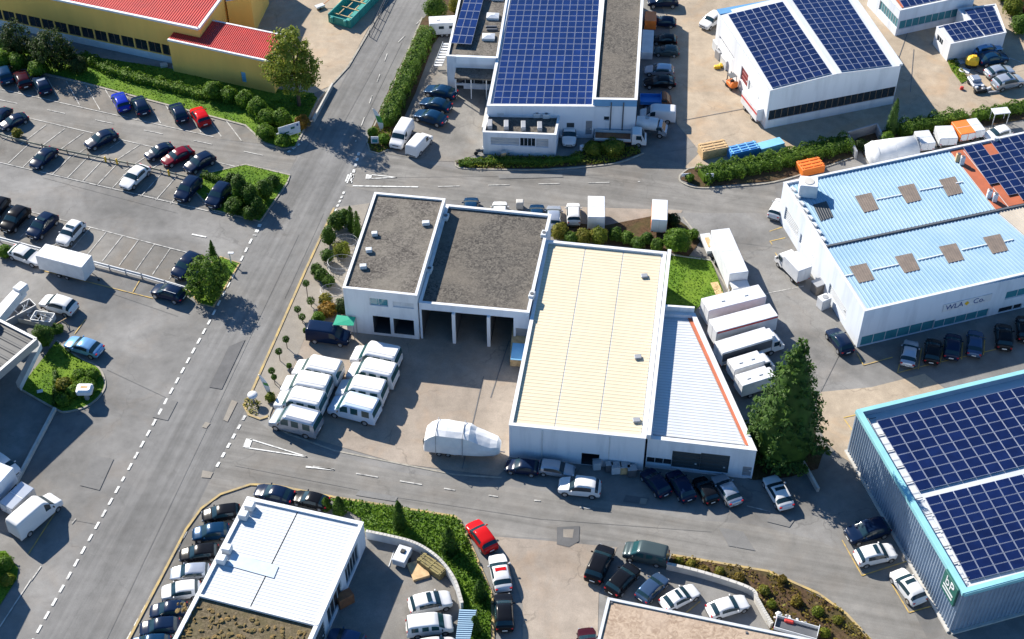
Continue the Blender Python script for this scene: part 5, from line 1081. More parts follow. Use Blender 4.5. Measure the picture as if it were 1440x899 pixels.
# --- lorries and trailers
def lorry(name, label, cat, f, r, spec, group=None):
    """spec: cab length/height/colour, load type"""
    a, b = G(*f, .9), G(*r, .9); d = a - b; c = (a + b) / 2; L = d.length; rz = math.atan2(d.y, d.x); o = thing(name, label, cat, (c.x, c.y, .07), rz, group)
    W_ = spec.get('w', 2.2); cl = spec.get('cab', 1.9); ch = spec.get('cabh', 2.3); x1 = L / 2
    def b_(nm, m, fn, par=o, smooth=False):
        q = MB(); fn(q); return q.build(nm, m, par, smooth, world=False)
    wr = spec.get('wr', .42)
    b_('chassis', M_DGREY, lambda q: q.box((0, 0, .72), (L * .96, W_ * .5, .22)))
    axles = spec.get('axles', [L / 2 - 1.1, -L / 2 + 1.5])
    for x in axles:
        for s in (-1, 1):
            w = b_('wheel', M_RUBBER, lambda q: q.tube((x, s * (W_ / 2 - .28), wr), (x, s * (W_ / 2 - .01), wr), wr, 18)); b_('rim', M_RIM, lambda q: q.tube((x, s * (W_ / 2 - .1), wr), (x, s * (W_ / 2 + .005), wr), wr * .55, 14), w)
    if cl:
        m = spec.get('cabm', PAINT['white'])
        prof = [(x1, .5), (x1, 1.15), (x1 - .25, 1.28), (x1 - .75, ch - .1), (x1 - 1.0, ch), (x1 - cl, ch), (x1 - cl, .5)] if not spec.get('flatcab') else [(x1, .5), (x1, 1.3), (x1 - .18, ch - .15), (x1 - .4, ch), (x1 - cl, ch), (x1 - cl, .5)]
        h2 = W_ / 2 - .03
        def cab(q):
            n = len(prof); vs = [(x, -h2 * (1 if z < 1.4 else .93), z) for x, z in prof] + [(x, h2 * (1 if z < 1.4 else .93), z) for x, z in prof]
            q.add(vs, [tuple(range(n)), tuple(range(2 * n - 1, n - 1, -1))] + [(i, n + i, n + (i + 1) % n, (i + 1) % n) for i in range(n)])
        cb = b_('cab', m, cab)
        i0 = 2 if not spec.get('flatcab') else 1; (xa, za), (xb, zb) = prof[i0], prof[i0 + 1]; nx, nz = (zb - za), -(xb - xa); nl = math.hypot(nx, nz); nx, nz = nx / nl * .012, nz / nl * .012
        def ws(q):
            xs = [(xa + (xb - xa) * t + nx, za + (zb - za) * t + nz) for t in (.06, .94)]
            q.add([(xs[0][0], -h2 * .9, xs[0][1]), (xs[0][0], h2 * .9, xs[0][1]), (xs[1][0], h2 * .82, xs[1][1]), (xs[1][0], -h2 * .82, xs[1][1])], [(0, 1, 2, 3)])
        b_('windscreen', M_CGLASS, ws)
        for s in (-1, 1):
            b_('side_window', M_CGLASS, lambda q: q.box((x1 - 1.15, s * (h2 * .965 + .004), (1.35 + ch) / 2 - .08), (.75, .09, ch - 1.65)))
            b_('headlight', M_HEADL, lambda q: q.rbox((x1 - .03, s * W_ * .36, .82), (.12, .32, .18), .03)); b_('mirror', M_BLACK, lambda q: q.rbox((x1 - .75, s * (W_ / 2 + .14), 1.55), (.14, .2, .38), .03))
    for s in (-1, 1): b_('tail_light', M_TAILL, lambda q: q.rbox((-L / 2 + .0, s * W_ * .40, .82), (.06, .28, .14), .02))
    x0 = -L / 2; bx = x1 - cl - .1 if cl else x1; ld = spec['load']
    if ld == 'box':
        h0, h1 = spec.get('z', (.86, 3.1)); bm = spec.get('boxm', M_COPE)
        bb = b_('cargo_box', bm, lambda q: q.rbox(((x0 + bx) / 2, 0, (h0 + h1) / 2), (bx - x0, W_, h1 - h0), .05))
        b_('roof_seam', M_LGREY, lambda q: q.box(((x0 + bx) / 2, 0, h1 + .006), (.06, W_ - .12, .02)), bb)
        b_('rear_door', M_WHITE, lambda q: (q.box((x0 - .012, -W_ * .245, (h0 + h1) / 2), (.03, W_ * .45, h1 - h0 - .2)), q.box((x0 - .012, W_ * .245, (h0 + h1) / 2), (.03, W_ * .45, h1 - h0 - .2))), bb)
        if spec.get('stripe'): 
            for s in (-1, 1): b_('stripe', spec['stripe'], lambda q: q.box(((x0 + bx) / 2, s * (W_ / 2 + .006), spec.get('sz', h0 + .6)), (bx - x0 - .12, .02, spec.get('sh', .35))), bb)
        if spec.get('fan'): b_('cooling_unit', M_COPE, lambda q: q.rbox((bx + .25, 0, h1 - .45), (.55, W_ * .7, .75), .06))
        if spec.get('vent'):
            for t in (.3, .7): b_('roof_vent', M_LGREY, lambda q: q.rbox((x0 + (bx - x0) * t, 0, h1 + .04), (.5, .5, .08), .03), bb)
            for s in ((-1, 1) if cat == 'caravan' else ()):
                for t in (.25, .6): b_('window', M_CGLASS, lambda q: q.rbox((x0 + (bx - x0) * t, s * (W_ / 2 + .004), h0 + (h1 - h0) * .62), (.8, .03, .5), .01), bb)
    elif ld == 'bed':
        z = spec.get('z', .95); b_('load_floor', spec.get('floorm', M_WOOD), lambda q: q.box(((x0 + bx) / 2, 0, z), (bx - x0, W_, .10)))
        for s in (-1, 1): b_('side_board', spec.get('boardm', M_LGREY), lambda q: q.box(((x0 + bx) / 2, s * (W_ / 2 - .04), z + .28), (bx - x0, .07, .45)))
        b_('tail_board', spec.get('boardm', M_LGREY), lambda q: q.box((x0 + .04, 0, z + .28), (.07, W_ - .16, .45))); b_('head_board', spec.get('boardm', M_LGREY), lambda q: q.box((bx - .04, 0, z + .5), (.07, W_ - .16, .9)))
    elif ld == 'tank':
        tk = b_('tank', M_LGREY, lambda q: (q.tube((x0 + .2, 0, 1.75), (bx - .1, 0, 1.75), .95, 24)), smooth=False); b_('hatch', M_GREY, lambda q: q.tube((x0 + (bx - x0) * .5, 0, 2.68), (x0 + (bx - x0) * .5, 0, 2.8), .3, 14), tk)
    if spec.get('draw'):
        b_('drawbar', M_DGREY, lambda q: (q.tube((x1 - .1, -.5, .6), (x1 + 1.2, 0, .55), .05), q.tube((x1 - .1, .5, .6), (x1 + 1.2, 0, .55), .05)))
        b_('jockey_wheel', M_RUBBER, lambda q: q.tube((x1 + 1.1, -.05, .2), (x1 + 1.1, .05, .2), .18, 12))
    return o
lorry('box_trailer', 'white box trailer standing along the grey guard rail', 'trailer', (127, 386), (62, 369), dict(w=2.5, cab=0, load='box', z=(.7, 3.1), axles=[-.6, .6], wr=.33, draw=True))
gw = 'white lorries behind the wedge shaped hall'
lorry('box_lorry', 'long white box lorry parked end on beside the lawn strip', 'lorry', (1042, 420), (1010, 345), dict(w=2.5, cab=1.7, cabh=2.4, flatcab=True, load='box', z=(.95, 3.7), axles=[4.2, -2.6, -3.8]), gw)
lorry('box_lorry', 'white box lorry nearest the lawn strip, first of the sideways row', 'lorry', (1069, 429), (989, 449), dict(w=2.4, cab=0, load='box', z=(.8, 3.4), axles=[2.0, -2.0], vent=True), gw)
lorry('box_lorry', 'white box lorry with a red stripe, second of the sideways row', 'lorry', (1085, 455), (1000, 478), dict(w=2.4, cab=0, load='box', z=(.8, 3.3), axles=[2.4, -2.2], stripe=M_RED, sz=3.1, sh=.25), gw)
lorry('box_lorry', 'white box lorry with a dark side and visible cab, third of the sideways row', 'lorry', (1097, 480), (1008, 507), dict(w=2.2, cab=1.8, load='box', z=(.9, 3.1), axles=[2.6, -2.0], stripe=M_DGREY, sz=2.2, sh=1.3, fan=True), gw)
lorry('motorhome', 'white motorhome between the third lorry and the conifer', 'motorhome', (1084, 510), (1026, 528), dict(w=2.0, cab=1.5, load='box', z=(.7, 2.7), axles=[1.6, -1.5], vent=True), gw)
lorry('motorhome', 'white motorhome half covered by the tip of the conifer', 'motorhome', (1094, 532), (1037, 550), dict(w=2.0, cab=1.4, load='box', z=(.7, 2.7), axles=[1.6, -1.5], vent=True), gw)
lorry('delivery_lorry', 'white delivery lorry with black roof lines at the left wall of the blue roofed hall', 'lorry', (1098, 360), (1130, 394), dict(w=2.1, cab=1.7, cabh=2.3, load='box', z=(.7, 2.8), axles=[1.7, -1.5], wr=.36))
lorry('box_trailer', 'white box trailer with a dark side behind the cream roofed hall', 'trailer', (838, 292), (838, 322), dict(w=2.3, cab=0, load='box', z=(.7, 2.9), axles=[-.5, .5], wr=.33, stripe=M_DGREY, sz=1.7, sh=1.7))
lorry('box_trailer', 'white topped trailer with orange sides at the end of the shrub row', 'trailer', (927, 297), (926, 326), dict(w=2.1, cab=0, load='box', z=(.7, 2.9), axles=[-.5, .5], wr=.33, stripe=M_ORANGE, sz=1.6, sh=1.6))
lorry('tipper_lorry', 'white tipper lorry with a brown open bed by the grass mound', 'lorry', (909, 196), (836, 193), dict(w=2.1, cab=2.1, cabh=2.3, load='bed', floorm=M_RUST, boardm=M_LGREY, axles=[2.6, -2.0]))
lorry('flatbed_lorry', 'blue flatbed lorry with a lattice load beside the grey roofed wing', 'lorry', (944, 143), (900, 142), dict(w=2.1, cab=1.4, cabh=2.0, cabm=M_RUST, load='bed', floorm=M_BLUEP, boardm=M_BLUEP, axles=[1.6, -1.4]), g10)
lorry('tank_lorry', 'silver tank lorry at the corner of the grey roofed wing', 'lorry', (938, 184), (893, 179), dict(w=2.0, cab=1.2, cabh=2.1, cabm=PAINT['silver'], load='tank', axles=[1.4, -1.3]), g10)
lorry('striped_lorry', 'white van body with red stripes at the twin solar roof hall', 'lorry', (1050, 140), (1072, 168), dict(w=2.0, cab=0, load='box', z=(.6, 2.7), axles=[1.3, -1.2], wr=.36, stripe=M_RED, sz=1.9, sh=.35))
lorry('utility_trailer', 'small white covered trailer next to the large white panel van', 'trailer', (42, 690), (10, 720), dict(w=2.0, cab=0, load='box', z=(.5, 1.9), axles=[-.4, .4], wr=.33, boxm=PAINT['silver'], draw=False))
lorry('box_lorry', 'pale blue box body cut by the left edge beside the small white trailer', 'lorry', (14, 672), (-22, 712), dict(w=2.4, cab=0, load='box', z=(.8, 3.2), axles=[1.5, -1.5], boxm=M_WHITE2))
lorry('caravan', 'white caravan with small round windows between hedge and shop annex', 'caravan', (604, 42), (645, 40), dict(w=2.1, cab=0, load='box', z=(.5, 2.6), axles=[-.4, .4], wr=.33, vent=True))
gs = 'truck bodies behind the pale blue roofed hall'
lorry('flatbed_lorry', 'white and blue truck body nearest the white tent behind the blue roofed hall', 'lorry', (1294, 192), (1304, 210), dict(w=2.2, cab=0, load='box', z=(.6, 1.9), axles=[1, -1], boxm=M_LGREY), gs)
lorry('flatbed_lorry', 'white truck body between the blue-white one and the orange one', 'lorry', (1325, 185), (1333, 203), dict(w=2.6, cab=0, load='box', z=(.6, 1.9), axles=[1, -1], boxm=M_LGREY), gs)
lorry('flatbed_lorry', 'orange truck body behind the pale blue roofed hall', 'lorry', (1346, 178), (1360, 196), dict(w=2.3, cab=0, load='box', z=(.6, 1.9), axles=[1, -1], boxm=M_ORANGE), gs)
lorry('flatbed_lorry', 'pale grey truck body right of the orange one', 'lorry', (1364, 175), (1377, 192), dict(w=1.6, cab=0, load='box', z=(.6, 1.9), axles=[1, -1], boxm=M_LGREY), gs)

# --- boat under a white tarpaulin on a trailer
a, b = G(598, 622, 1.0), G(704, 632, 1.0); d = b - a; c = (a + b) / 2; L = d.length
o = thing('covered_boat', 'boat wrapped in a white tarpaulin on a trailer beside the road', 'boat', (c.x, c.y, .07), math.atan2(d.y, d.x))
st = [(-.50, 1.7, 1.1, 1.15), (-.485, 2.7, 1.3, 1.2), (-.42, 3.4, 1.45, 1.3), (-.33, 4.0, 1.52, 1.4), (-.20, 4.05, 1.54, 1.4), (-.08, 3.95, 1.55, 1.4), (.02, 3.9, 1.54, 1.45), (.10, 3.75, 1.52, 1.45), (.17, 3.3, 1.5, 1.5), (.27, 2.9, 1.42, 1.5), (.37, 2.55, 1.25, 1.5), (.46, 2.35, 1.0, 1.5), (.50, 2.0, .7, 1.5)]
def loft(rows, name, m, par, smooth=True):
    q = MB(); n = len(rows[0]); vs = [p for r in rows for p in r]; fs = [(i * n + j, i * n + j + 1, (i + 1) * n + j + 1, (i + 1) * n + j) for i in range(len(rows) - 1) for j in range(n - 1)]
    fs += [tuple(range(n - 1, -1, -1)), tuple((len(rows) - 1) * n + j for j in range(n))]; q.add(vs, fs); return q.build(name, m, par, smooth, world=False)
jj = lambda k: random.uniform(-k, k)
rows = []
for x, zt, w, zb in st:
    half = [(w * 1.02, zb - .35 + jj(.05)), (w * 1.04, zb), (w * .99 + jj(.06), zb + (zt - zb) * .40 + jj(.1)), (w * .86 + jj(.07), zt - .22 + jj(.08)), (w * .4 + jj(.1), zt + jj(.07)), (0, zt + .05)]
    rows.append([(x * L, -y, z) for y, z in half] + [(x * L, y, z) for y, z in half[-2::-1]])
loft(rows, 'tarpaulin', M_TARP, o, False)
rows = [[(x * L * .985, -w * .98, zb - .1), (x * L * .985, -w * .9, .85), (x * L * .985, 0, .55), (x * L * .985, w * .9, .85), (x * L * .985, w * .98, zb - .1)] for x, zt, w, zb in st]
loft(rows, 'hull', M_WHITE2, o)
for x in (-.33, .02):
    q = MB(); w = 1.58; zt = 4.1 if x < -.1 else 4.0
    pts = [(x * L, -w, .8), (x * L, -w * 1.02, 1.5), (x * L, -w * .85, zt - .1), (x * L, 0, zt + .02), (x * L, w * .85, zt - .1), (x * L, w * 1.02, 1.5), (x * L, w, .8)]
    for p0, p1 in zip(pts[:-1], pts[1:]): q.tube(p0, p1, .04, 6)
    q.build('strap', M_GREY, o, world=False)
q = MB(); q.box((-.02 * L, -.75, .55), (L * .9, .12, .14)); q.box((-.02 * L, .75, .55), (L * .9, .12, .14)); q.tube((L * .4, 0, .55), (L * .56, 0, .5), .06); q.build('trailer_frame', M_GREY, o, world=False)
for x in (-.30, -.18):
    for s in (-1, 1): 
        q = MB(); q.tube((x * L, s * .95, .33), (x * L, s * 1.15, .33), .32, 16); w = q.build('wheel', M_RUBBER, o, world=False); q = MB(); q.tube((x * L, s * 1.0, .33), (x * L, s * 1.16, .33), .18, 12); q.build('rim', M_RIM, w, world=False)
q = MB(); q.rbox((-.5 * L, 0, 1.0), (.5, .5, .9), .1); q.build('outboard_motor', M_BLACK, o, world=False)
# forklift
p = G(1027, 122); o = thing('forklift', 'orange forklift truck beside the grey bins', 'forklift', (p.x, p.y, .016), R(115))
q = MB(); q.rbox((-.3, 0, .75), (1.7, 1.15, .8), .15); q.build('body', M_ORANGE, o, world=False)
q = MB(); q.rbox((-1.0, 0, 1.0), (.5, 1.1, .9), .15); q.build('counterweight', M_ORANGE, o, world=False)
q = MB(); [q.tube((x, y, 1.1), (x * .8, y, 2.1), .05) for x in (-.7, .4) for y in (-.5, .5)]; q.box((-.12, 0, 2.13), (1.1, 1.1, .06)); q.build('roll_cage', M_DGREY, o, world=False)
q = MB(); q.rbox((-.35, 0, 1.3), (.5, .5, .3), .05); q.build('seat', M_BLACK, o, world=False)
for y in (-.3, .3): q = MB(); q.box((.62, y, 1.2), (.12, .12, 2.1)); q.build('mast', M_DGREY, o, world=False); q = MB(); q.box((1.2, y, .12), (1.1, .12, .06)); q.build('fork', M_DGREY, o, world=False)
for x in (-.9, .35):
    for y in (-.5, .5): q = MB(); q.tube((x, y - .1, .28), (x, y + .1, .28), .28, 14); q.build('wheel', M_RUBBER, o, world=False)
# two small yellow machines, and a stripped car
for u, v, rz, l in ((1352, 76, .3, 'yellow machine cover nearest the low solar shed'), (1365, 94, -.2, 'yellow machine cover farther from the low solar shed')):
    p = G(u, v); o = thing('site_machine', l, 'machine', (p.x, p.y, .03), rz, 'yellow machines beside the solar shed')
    q = MB(); q.rbox((0, 0, 1.1), (1.9, 1.5, 1.5), .4); q.build('cover', M_YELP, o, world=False); q = MB(); q.box((0, 0, .3), (1.7, 1.2, .25)); q.build('chassis', M_BLACK, o, world=False)
    q = MB(); q.rbox((.2, .05, 1.9), (.7, .6, .2), .06); q.build('engine_hatch', M_YELP, o, world=False)
    for s in (-1, 1): q = MB(); q.tube((-.3, s * .6, .32), (-.3, s * .8, .32), .32, 14); q.build('wheel', M_RUBBER, o, world=False)

lorry('flat_trailer', 'dark low trailer with a red and white load at the foot of the planted bed', 'trailer', (1150, 893), (1090, 876), dict(w=1.6, cab=0, load='bed', floorm=M_DGREY, boardm=M_LGREY, z=.7, axles=[-.4, .4], wr=.3))
p0 = G(1108, 881); q = MB(); q.rbox((p0.x, p0.y, 1.02), (1.0, .5, .35), .08, -.3); tag(q.build('fuel_can', M_RED), 'red can lying on the dark low trailer', 'can')
q = MB(); pts_ = [(random.uniform(1090, 1132), random.uniform(0, 9)) for k in range(46)]
for u_, dv_ in pts_:
    p0 = G(u_, 862 + (u_ - 1090) * .32 + dv_); r_ = random.uniform(.12, .3); q.blob((p0.x, p0.y, .1 + r_ * .6), (r_, r_ * .8, r_ * .6), 7, 5, jit=.25)
struct(q.build('white_rubble', M_COPE), 'stuff')
# ------------------------------------------------------------------ vegetation
L_PALE = leafmat('pale_tree_leaf', (.11, .15, .016), (.26, .30, .04), (.34, .33, .06))
L_DARK = leafmat('dark_leaf', (.016, .032, .008), (.045, .08, .016))
L_MID = leafmat('mid_green_leaf', (.055, .125, .010), (.13, .235, .018), (.19, .28, .028))
L_HEDGE = leafmat('hedge_leaf', (.045, .10, .012), (.12, .21, .022), (.17, .25, .035))
L_TOPI = leafmat('clipped_leaf', (.028, .070, .008), (.075, .15, .014), (.12, .19, .02))
L_YEL = leafmat('yellow_green_leaf', (.10, .12, .012), (.24, .22, .03), (.33, .27, .04))
L_ORG = leafmat('orange_leaf', (.16, .11, .015), (.33, .19, .025), (.25, .08, .02))
L_CONI = leafmat('conifer_needle', (.034, .078, .016), (.075, .15, .024), (.13, .21, .035))
L_BED = leafmat('dry_shrub_leaf', (.10, .07, .016), (.24, .18, .025), (.26, .26, .04))
L_IVY = leafmat('ivy_leaf', (.045, .11, .008), (.12, .225, .016), (.17, .26, .022))
L_MOUND = leafmat('mound_grass', (.09, .13, .012), (.20, .23, .022), (.28, .24, .035))
def sc(v): return FPX / (G(CU, v).y * cp + CAMH * sp)     # picture scale, pixels per metre
def leaves(C, N, size, asp=.6, jit=.7):
    """C centres, N outward directions -> one mesh of small leaf faces"""
    n = len(C); N = N + rng.normal(0, jit, (n, 3)); N /= np.linalg.norm(N, axis=1)[:, None] + 1e-9
    A = np.cross(N, rng.normal(0, 1, (n, 3))); A /= np.linalg.norm(A, axis=1)[:, None] + 1e-9; B = np.cross(N, A)
    s = size * rng.uniform(.6, 1.35, (n, 1)); a, b = A * s * .5, B * s * .5 * asp
    V = np.stack([C - a, C + b * 1.0 - a * .1, C + a, C - b * 1.0 - a * .1], 1).reshape(-1, 3)
    return V
def leafobj(name, V, m, parent, org, kind=None):
    n = len(V) // 4; me = bpy.data.meshes.new(name); V = V - np.array(org)
    me.vertices.add(len(V)); me.vertices.foreach_set('co', V.astype('f').ravel()); me.loops.add(4 * n); me.loops.foreach_set('vertex_index', np.arange(4 * n, dtype='i'))
    me.polygons.add(n); me.polygons.foreach_set('loop_start', np.arange(0, 4 * n, 4, dtype='i')); me.update(calc_edges=True); me.materials.append(m)
    o = bpy.data.objects.new(name, me); COL.objects.link(o)
    if parent is not None: o.parent = parent
    else: o.location = org
    return o
def crown_pts(ells, n_cl, per, rc, flat=1.0):
    """uneven crown: clumps spread through ellipsoids, leaves round each clump"""
    vol = np.array([e[1][0] * e[1][1] * e[1][2] for e in ells]); vol = vol / vol.sum(); P, D = [], []
    for (c, r), w in zip(ells, vol):
        k = max(3, int(n_cl * w)); d = rng.normal(0, 1, (k, 3)); d /= np.linalg.norm(d, axis=1)[:, None]
        cc = np.array(c) + d * np.array(r) * (rng.uniform(.25, 1, (k, 1)) ** .4) * .92
        for q, dd in zip(cc, d):
            m = int(per * rng.uniform(.6, 1.4)); e = rng.normal(0, 1, (m, 3)); e /= np.linalg.norm(e, axis=1)[:, None]
            P.append(q + e * rc * rng.uniform(.5, 1.25) * (rng.uniform(0, 1, (m, 1)) ** .45) * np.array([1, 1, flat])); D.append(e * .6 + dd * .6 + np.array([0, 0, .35]))
    return np.concatenate(P), np.concatenate(D)
def tree(name, label, cat, base, ells, lm, n_cl=180, per=30, rc=.7, leaf=.34, trunk=.22, group=None, limbs=7, th=None):
    o = thing(name, label, cat, base, 0, group); b = Vector(base); tb = MB()
    top = b + Vector((0, 0, th or (ells[0][0][2] + ells[0][1][2] * .3))); mid = b.lerp(top, .45) + Vector((random.uniform(-.2, .2), random.uniform(-.2, .2), 0))
    tb.tube(b - Vector((0, 0, .1)), mid, trunk, 9, trunk * .75); tb.tube(mid, top, trunk * .75, 9, trunk * .2)
    for k in range(limbs):
        e = random.choice(ells); p = b.lerp(top, random.uniform(.35, .8)); a = random.uniform(0, 6.28)
        q = Vector(e[0]) + Vector((math.cos(a) * e[1][0] * .7, math.sin(a) * e[1][1] * .7, random.uniform(-.2, .5) * e[1][2])); tb.tube(p, q, trunk * .4, 6, trunk * .08)
    tb.build('trunk', M_BARK, o); P, D = crown_pts(ells, n_cl, per, rc); leafobj('crown', leaves(P, D, leaf), lm, o, base); return o
def bush(name, label, cat, u, v, rp, lm, group=None, zs=1.0, n=None, leaf=.26, lumpy=.25, lift=0.0):
    """rounded shrub: (u, v) its middle and rp its half width in the photograph"""
    r = rp / sc(v); zc = r * zs * .92 + lift; p = G(u, v, zc); o = thing(name, label, cat, (p.x, p.y, 0), 0, group)
    n = n or int(260 + 420 * r * r * 1.6); n = min(n, 3600); d = rng.normal(0, 1, (n, 3)); d /= np.linalg.norm(d, axis=1)[:, None]; d[:, 2] = np.where(d[:, 2] < -.5, -d[:, 2], d[:, 2])
    ph = rng.uniform(0, 6, 6); lump = 1 + lumpy * .5 * (np.sin(d[:, 0] * 5 + ph[0]) * np.sin(d[:, 1] * 5 + ph[1]) + np.sin(d[:, 2] * 6 + ph[2]) * .6)
    P = np.array([p.x, p.y, zc]) + d * np.array([r, r, r * zs]) * (lump * rng.uniform(.82, 1.06, n))[:, None]; P[:, 2] = np.maximum(P[:, 2], .05)
    leafobj('foliage', leaves(P, d + np.array([0, 0, .2]), leaf * (1 if r > .6 else .75), jit=.45), lm, o, (p.x, p.y, 0))
    q = MB(); q.blob((p.x, p.y, zc), (r * .80, r * .80, r * zs * .80), 10, 7, jit=.08); q.build('light_block_core', lm, o, True)  # solid blob added inside the leaves to block light
    q = MB(); q.tube((p.x, p.y, -.05), (p.x, p.y, zc), max(.05, r * .07), 7); q.build('stem', M_BARK, o); return o
def lollipop(label, u, vt, vb, rp, group):
    """small ball tree on a bare stem"""
    s = sc(vb); b = G(u, vb); r = rp / s; zc = (vb - vt) / (s * cp); o = thing('topiary_tree', label, 'topiary', b, 0, group)
    n = 420; d = rng.normal(0, 1, (n, 3)); d /= np.linalg.norm(d, axis=1)[:, None]; P = np.array([b.x, b.y, zc]) + d * r * rng.uniform(.75, 1.05, (n, 1))
    leafobj('crown', leaves(P, d, .17, jit=.5), L_TOPI, o, b); q = MB(); q.tube(b, b + Vector((0, 0, zc)), .05, 7); q.build('trunk', M_BARK, o); return o
def conical(name, label, u, vt, vb, rp, lm, group=None, n=1600, leaf=.26, power=.75, cat='cypress'):
    s = sc(vb); b = G(u, vb); h = (vb - vt) / (s * cp); R0 = rp / s; o = thing(name, label, cat, b, 0, group)
    t = rng.uniform(0, 1, n) ** 1.25; a = rng.uniform(0, 2 * np.pi, n); rr = R0 * np.minimum(1, (1 - t) ** power * 1.1) * np.minimum(1, .55 + t * 4) * rng.uniform(.7, 1.1, n) * (1 + .14 * np.sin(a * 3 + t * 9))
    P = np.stack([b.x + rr * np.cos(a), b.y + rr * np.sin(a), .1 + t * h], 1); D = np.stack([np.cos(a), np.sin(a), np.full(n, .5)], 1)
    leafobj('crown', leaves(P, D, leaf, jit=.4), lm, o, b); q = MB(); q.tube(b - Vector((0, 0, .1)), b + Vector((0, 0, h * .9)), max(.08, R0 * .12), 8, .03); q.build('trunk', M_BARK, o)
    q = MB(); m = 9; vs = []
    for tt, k in ((.03, .55), (.15, .78), (.45, .6), (.75, .33), (.95, .08)):
        for j in range(m): aa = 6.283 * j / m; vs.append((b.x + R0 * k * math.cos(aa), b.y + R0 * k * math.sin(aa), tt * h))
    q.add(vs, [(i * m + j, i * m + (j + 1) % m, (i + 1) * m + (j + 1) % m, (i + 1) * m + j) for i in range(4) for j in range(m)]); q.build('light_block_core', lm, o, True); return o  # closed shell added behind the leaves so light does not pass
def hedge(name, label, px, width, height, lm, dens=110, leaf=.28, group=None, lump=.3, cat='hedge'):
    P = [G(u, v) for u, v in px]; pts, nor = [], []; c0 = sum(P, Vector()) / len(P); o = thing(name, label, cat, (c0.x, c0.y, 0), 0, group); core = MB()
    for a, b in zip(P[:-1], P[1:]):
        L = (b - a).length; d = (b - a) / L; nv = Vector((-d.y, d.x, 0)); n = int(L * dens * (width * .5 + height * .5))
        t = rng.uniform(-.02, 1.02, n); ang = rng.uniform(-.1, math.pi + .1, n); kx = np.sign(np.cos(ang)) * np.abs(np.cos(ang)) ** .6; kz = np.abs(np.sin(ang)) ** .6
        s = t * L; wob = 1 + lump * (.5 * np.sin(s * 1.9 + a.x) + .35 * np.sin(s * 3.7 + a.y) + .3 * rng.normal(0, .4, n)); w = width / 2 * np.clip(wob, .6, 1.4); h = height * np.clip(1 + (wob - 1) * .8, .6, 1.4)
        X = np.array([a.x, a.y, 0]) + np.outer(s, np.array(d)) + np.outer(kx * w, np.array(nv)); X[:, 2] = kz * h * rng.uniform(.8, 1.05, n) + .05
        pts.append(X); nor.append(np.outer(kx, np.array(nv)) + np.outer(kz, [0, 0, 1.0]))
        core.bar(a, b, width * .62, height * .68)
    leafobj('foliage', leaves(np.concatenate(pts), np.concatenate(nor), leaf, jit=.55), lm, o, (c0.x, c0.y, 0)); core.build('light_block_core', lm, o); return o  # bars added under the leaves as a core that blocks light
def cover(name, px, lm, per_m2, hmax, leaf=.3, z0=.05, cell=1.4, seed=0, holes=0.0, up=1.0):
    """ground cover nobody could count, standing in uneven cushions"""
    poly = [tuple(G(u, v)[:2]) for u, v in px]; a = np.array(poly); lo, hi = a.min(0), a.max(0); area = abs(sum(poly[i - 1][0] * poly[i][1] - poly[i][0] * poly[i - 1][1] for i in range(len(poly)))) / 2
    n = int(area * per_m2 * ((hi - lo).prod() / max(area, .1))); n = min(n, 60000); xy = rng.uniform(lo, hi, (n, 2)); xy = xy[inside(poly, xy)]
    f = np.zeros(len(xy))
    for k in range(5):
        w = rng.normal(0, 1, 2) / cell * (1 + k * .5); f += np.sin(xy @ w * 2.2 + rng.uniform(0, 6)) / (1 + k * .3)
    f = (f - f.min()) / (np.ptp(f) + 1e-9)
    if holes: kk = f > holes; xy, f = xy[kk], f[kk]
    h = hmax * (.25 + .75 * f) * rng.uniform(.35, 1.0, len(xy)) + z0
    P = np.column_stack([xy, h]); D = np.tile([0, 0, up], (len(xy), 1)); c = (float(P[:, 0].mean()), float(P[:, 1].mean()), 0)
    return struct(leafobj(name, leaves(P, D, leaf, jit=.7), lm, None, c), 'stuff')
def grass(px, per_m2=14, h=.16):
    return cover('grass', px, M_GRASS, per_m2, h, leaf=.26, cell=2.5, up=.4)
for q in (LAWN_A, LAWN_B, LAWN_C, LAWN_D, LAWN_E, LAWN_G): grass(q)

# trees
b = G(421, 149)
tree('broadleaf_tree', 'tall pale green tree at the corner of the ochre annex', 'tree', b, [((b.x - .6, b.y + .2, 8.4), (3.4, 3.4, 4.6)), ((b.x - .5, b.y, 11.6), (2.2, 2.2, 2.6)), ((b.x + 1.6, b.y, 6.8), (2.4, 2.6, 3.0)), ((b.x - 2.6, b.y, 6.6), (2.2, 2.4, 2.8)), ((b.x + .2, b.y - .8, 5.2), (3.2, 2.6, 2.0))], L_PALE, 330, 34, .75, .36, .3, limbs=12)
b = G(30, 78)
tree('dark_tree', 'smaller dark rounded tree at the left edge below the ochre hall', 'tree', b, [((b.x, b.y, 3.4), (2.5, 2.5, 2.8)), ((b.x - 1.2, b.y, 2.4), (2.0, 2.0, 2.0)), ((b.x + .5, b.y - .5, 1.8), (2.4, 2.2, 1.6))], L_DARK, 170, 30, .6, .3, .2, 'dark trees on the lawn')
b = G(78, 95)
tree('dark_tree', 'larger dark rounded tree on the lawn below the ochre hall', 'tree', b, [((b.x, b.y, 3.6), (3.4, 3.2, 3.2)), ((b.x + 1.8, b.y, 2.6), (2.4, 2.4, 2.2)), ((b.x - 1.8, b.y + .4, 2.4), (2.4, 2.4, 2.2))], L_DARK, 260, 32, .65, .3, .25, 'dark trees on the lawn')
for u, v, r in ((2, 85, 14), (24, 88, 12), (110, 92, 13), (52, 98, 12)): bush('shrub', {2: 'low dark shrub at the left edge under the dark trees', 24: 'low green shrub under the smaller dark tree', 110: 'low shrub right beside the larger dark tree', 52: 'low shrub between the two dark trees'}[u], 'shrub', u, v, r, L_MID if u != 110 else L_DARK)
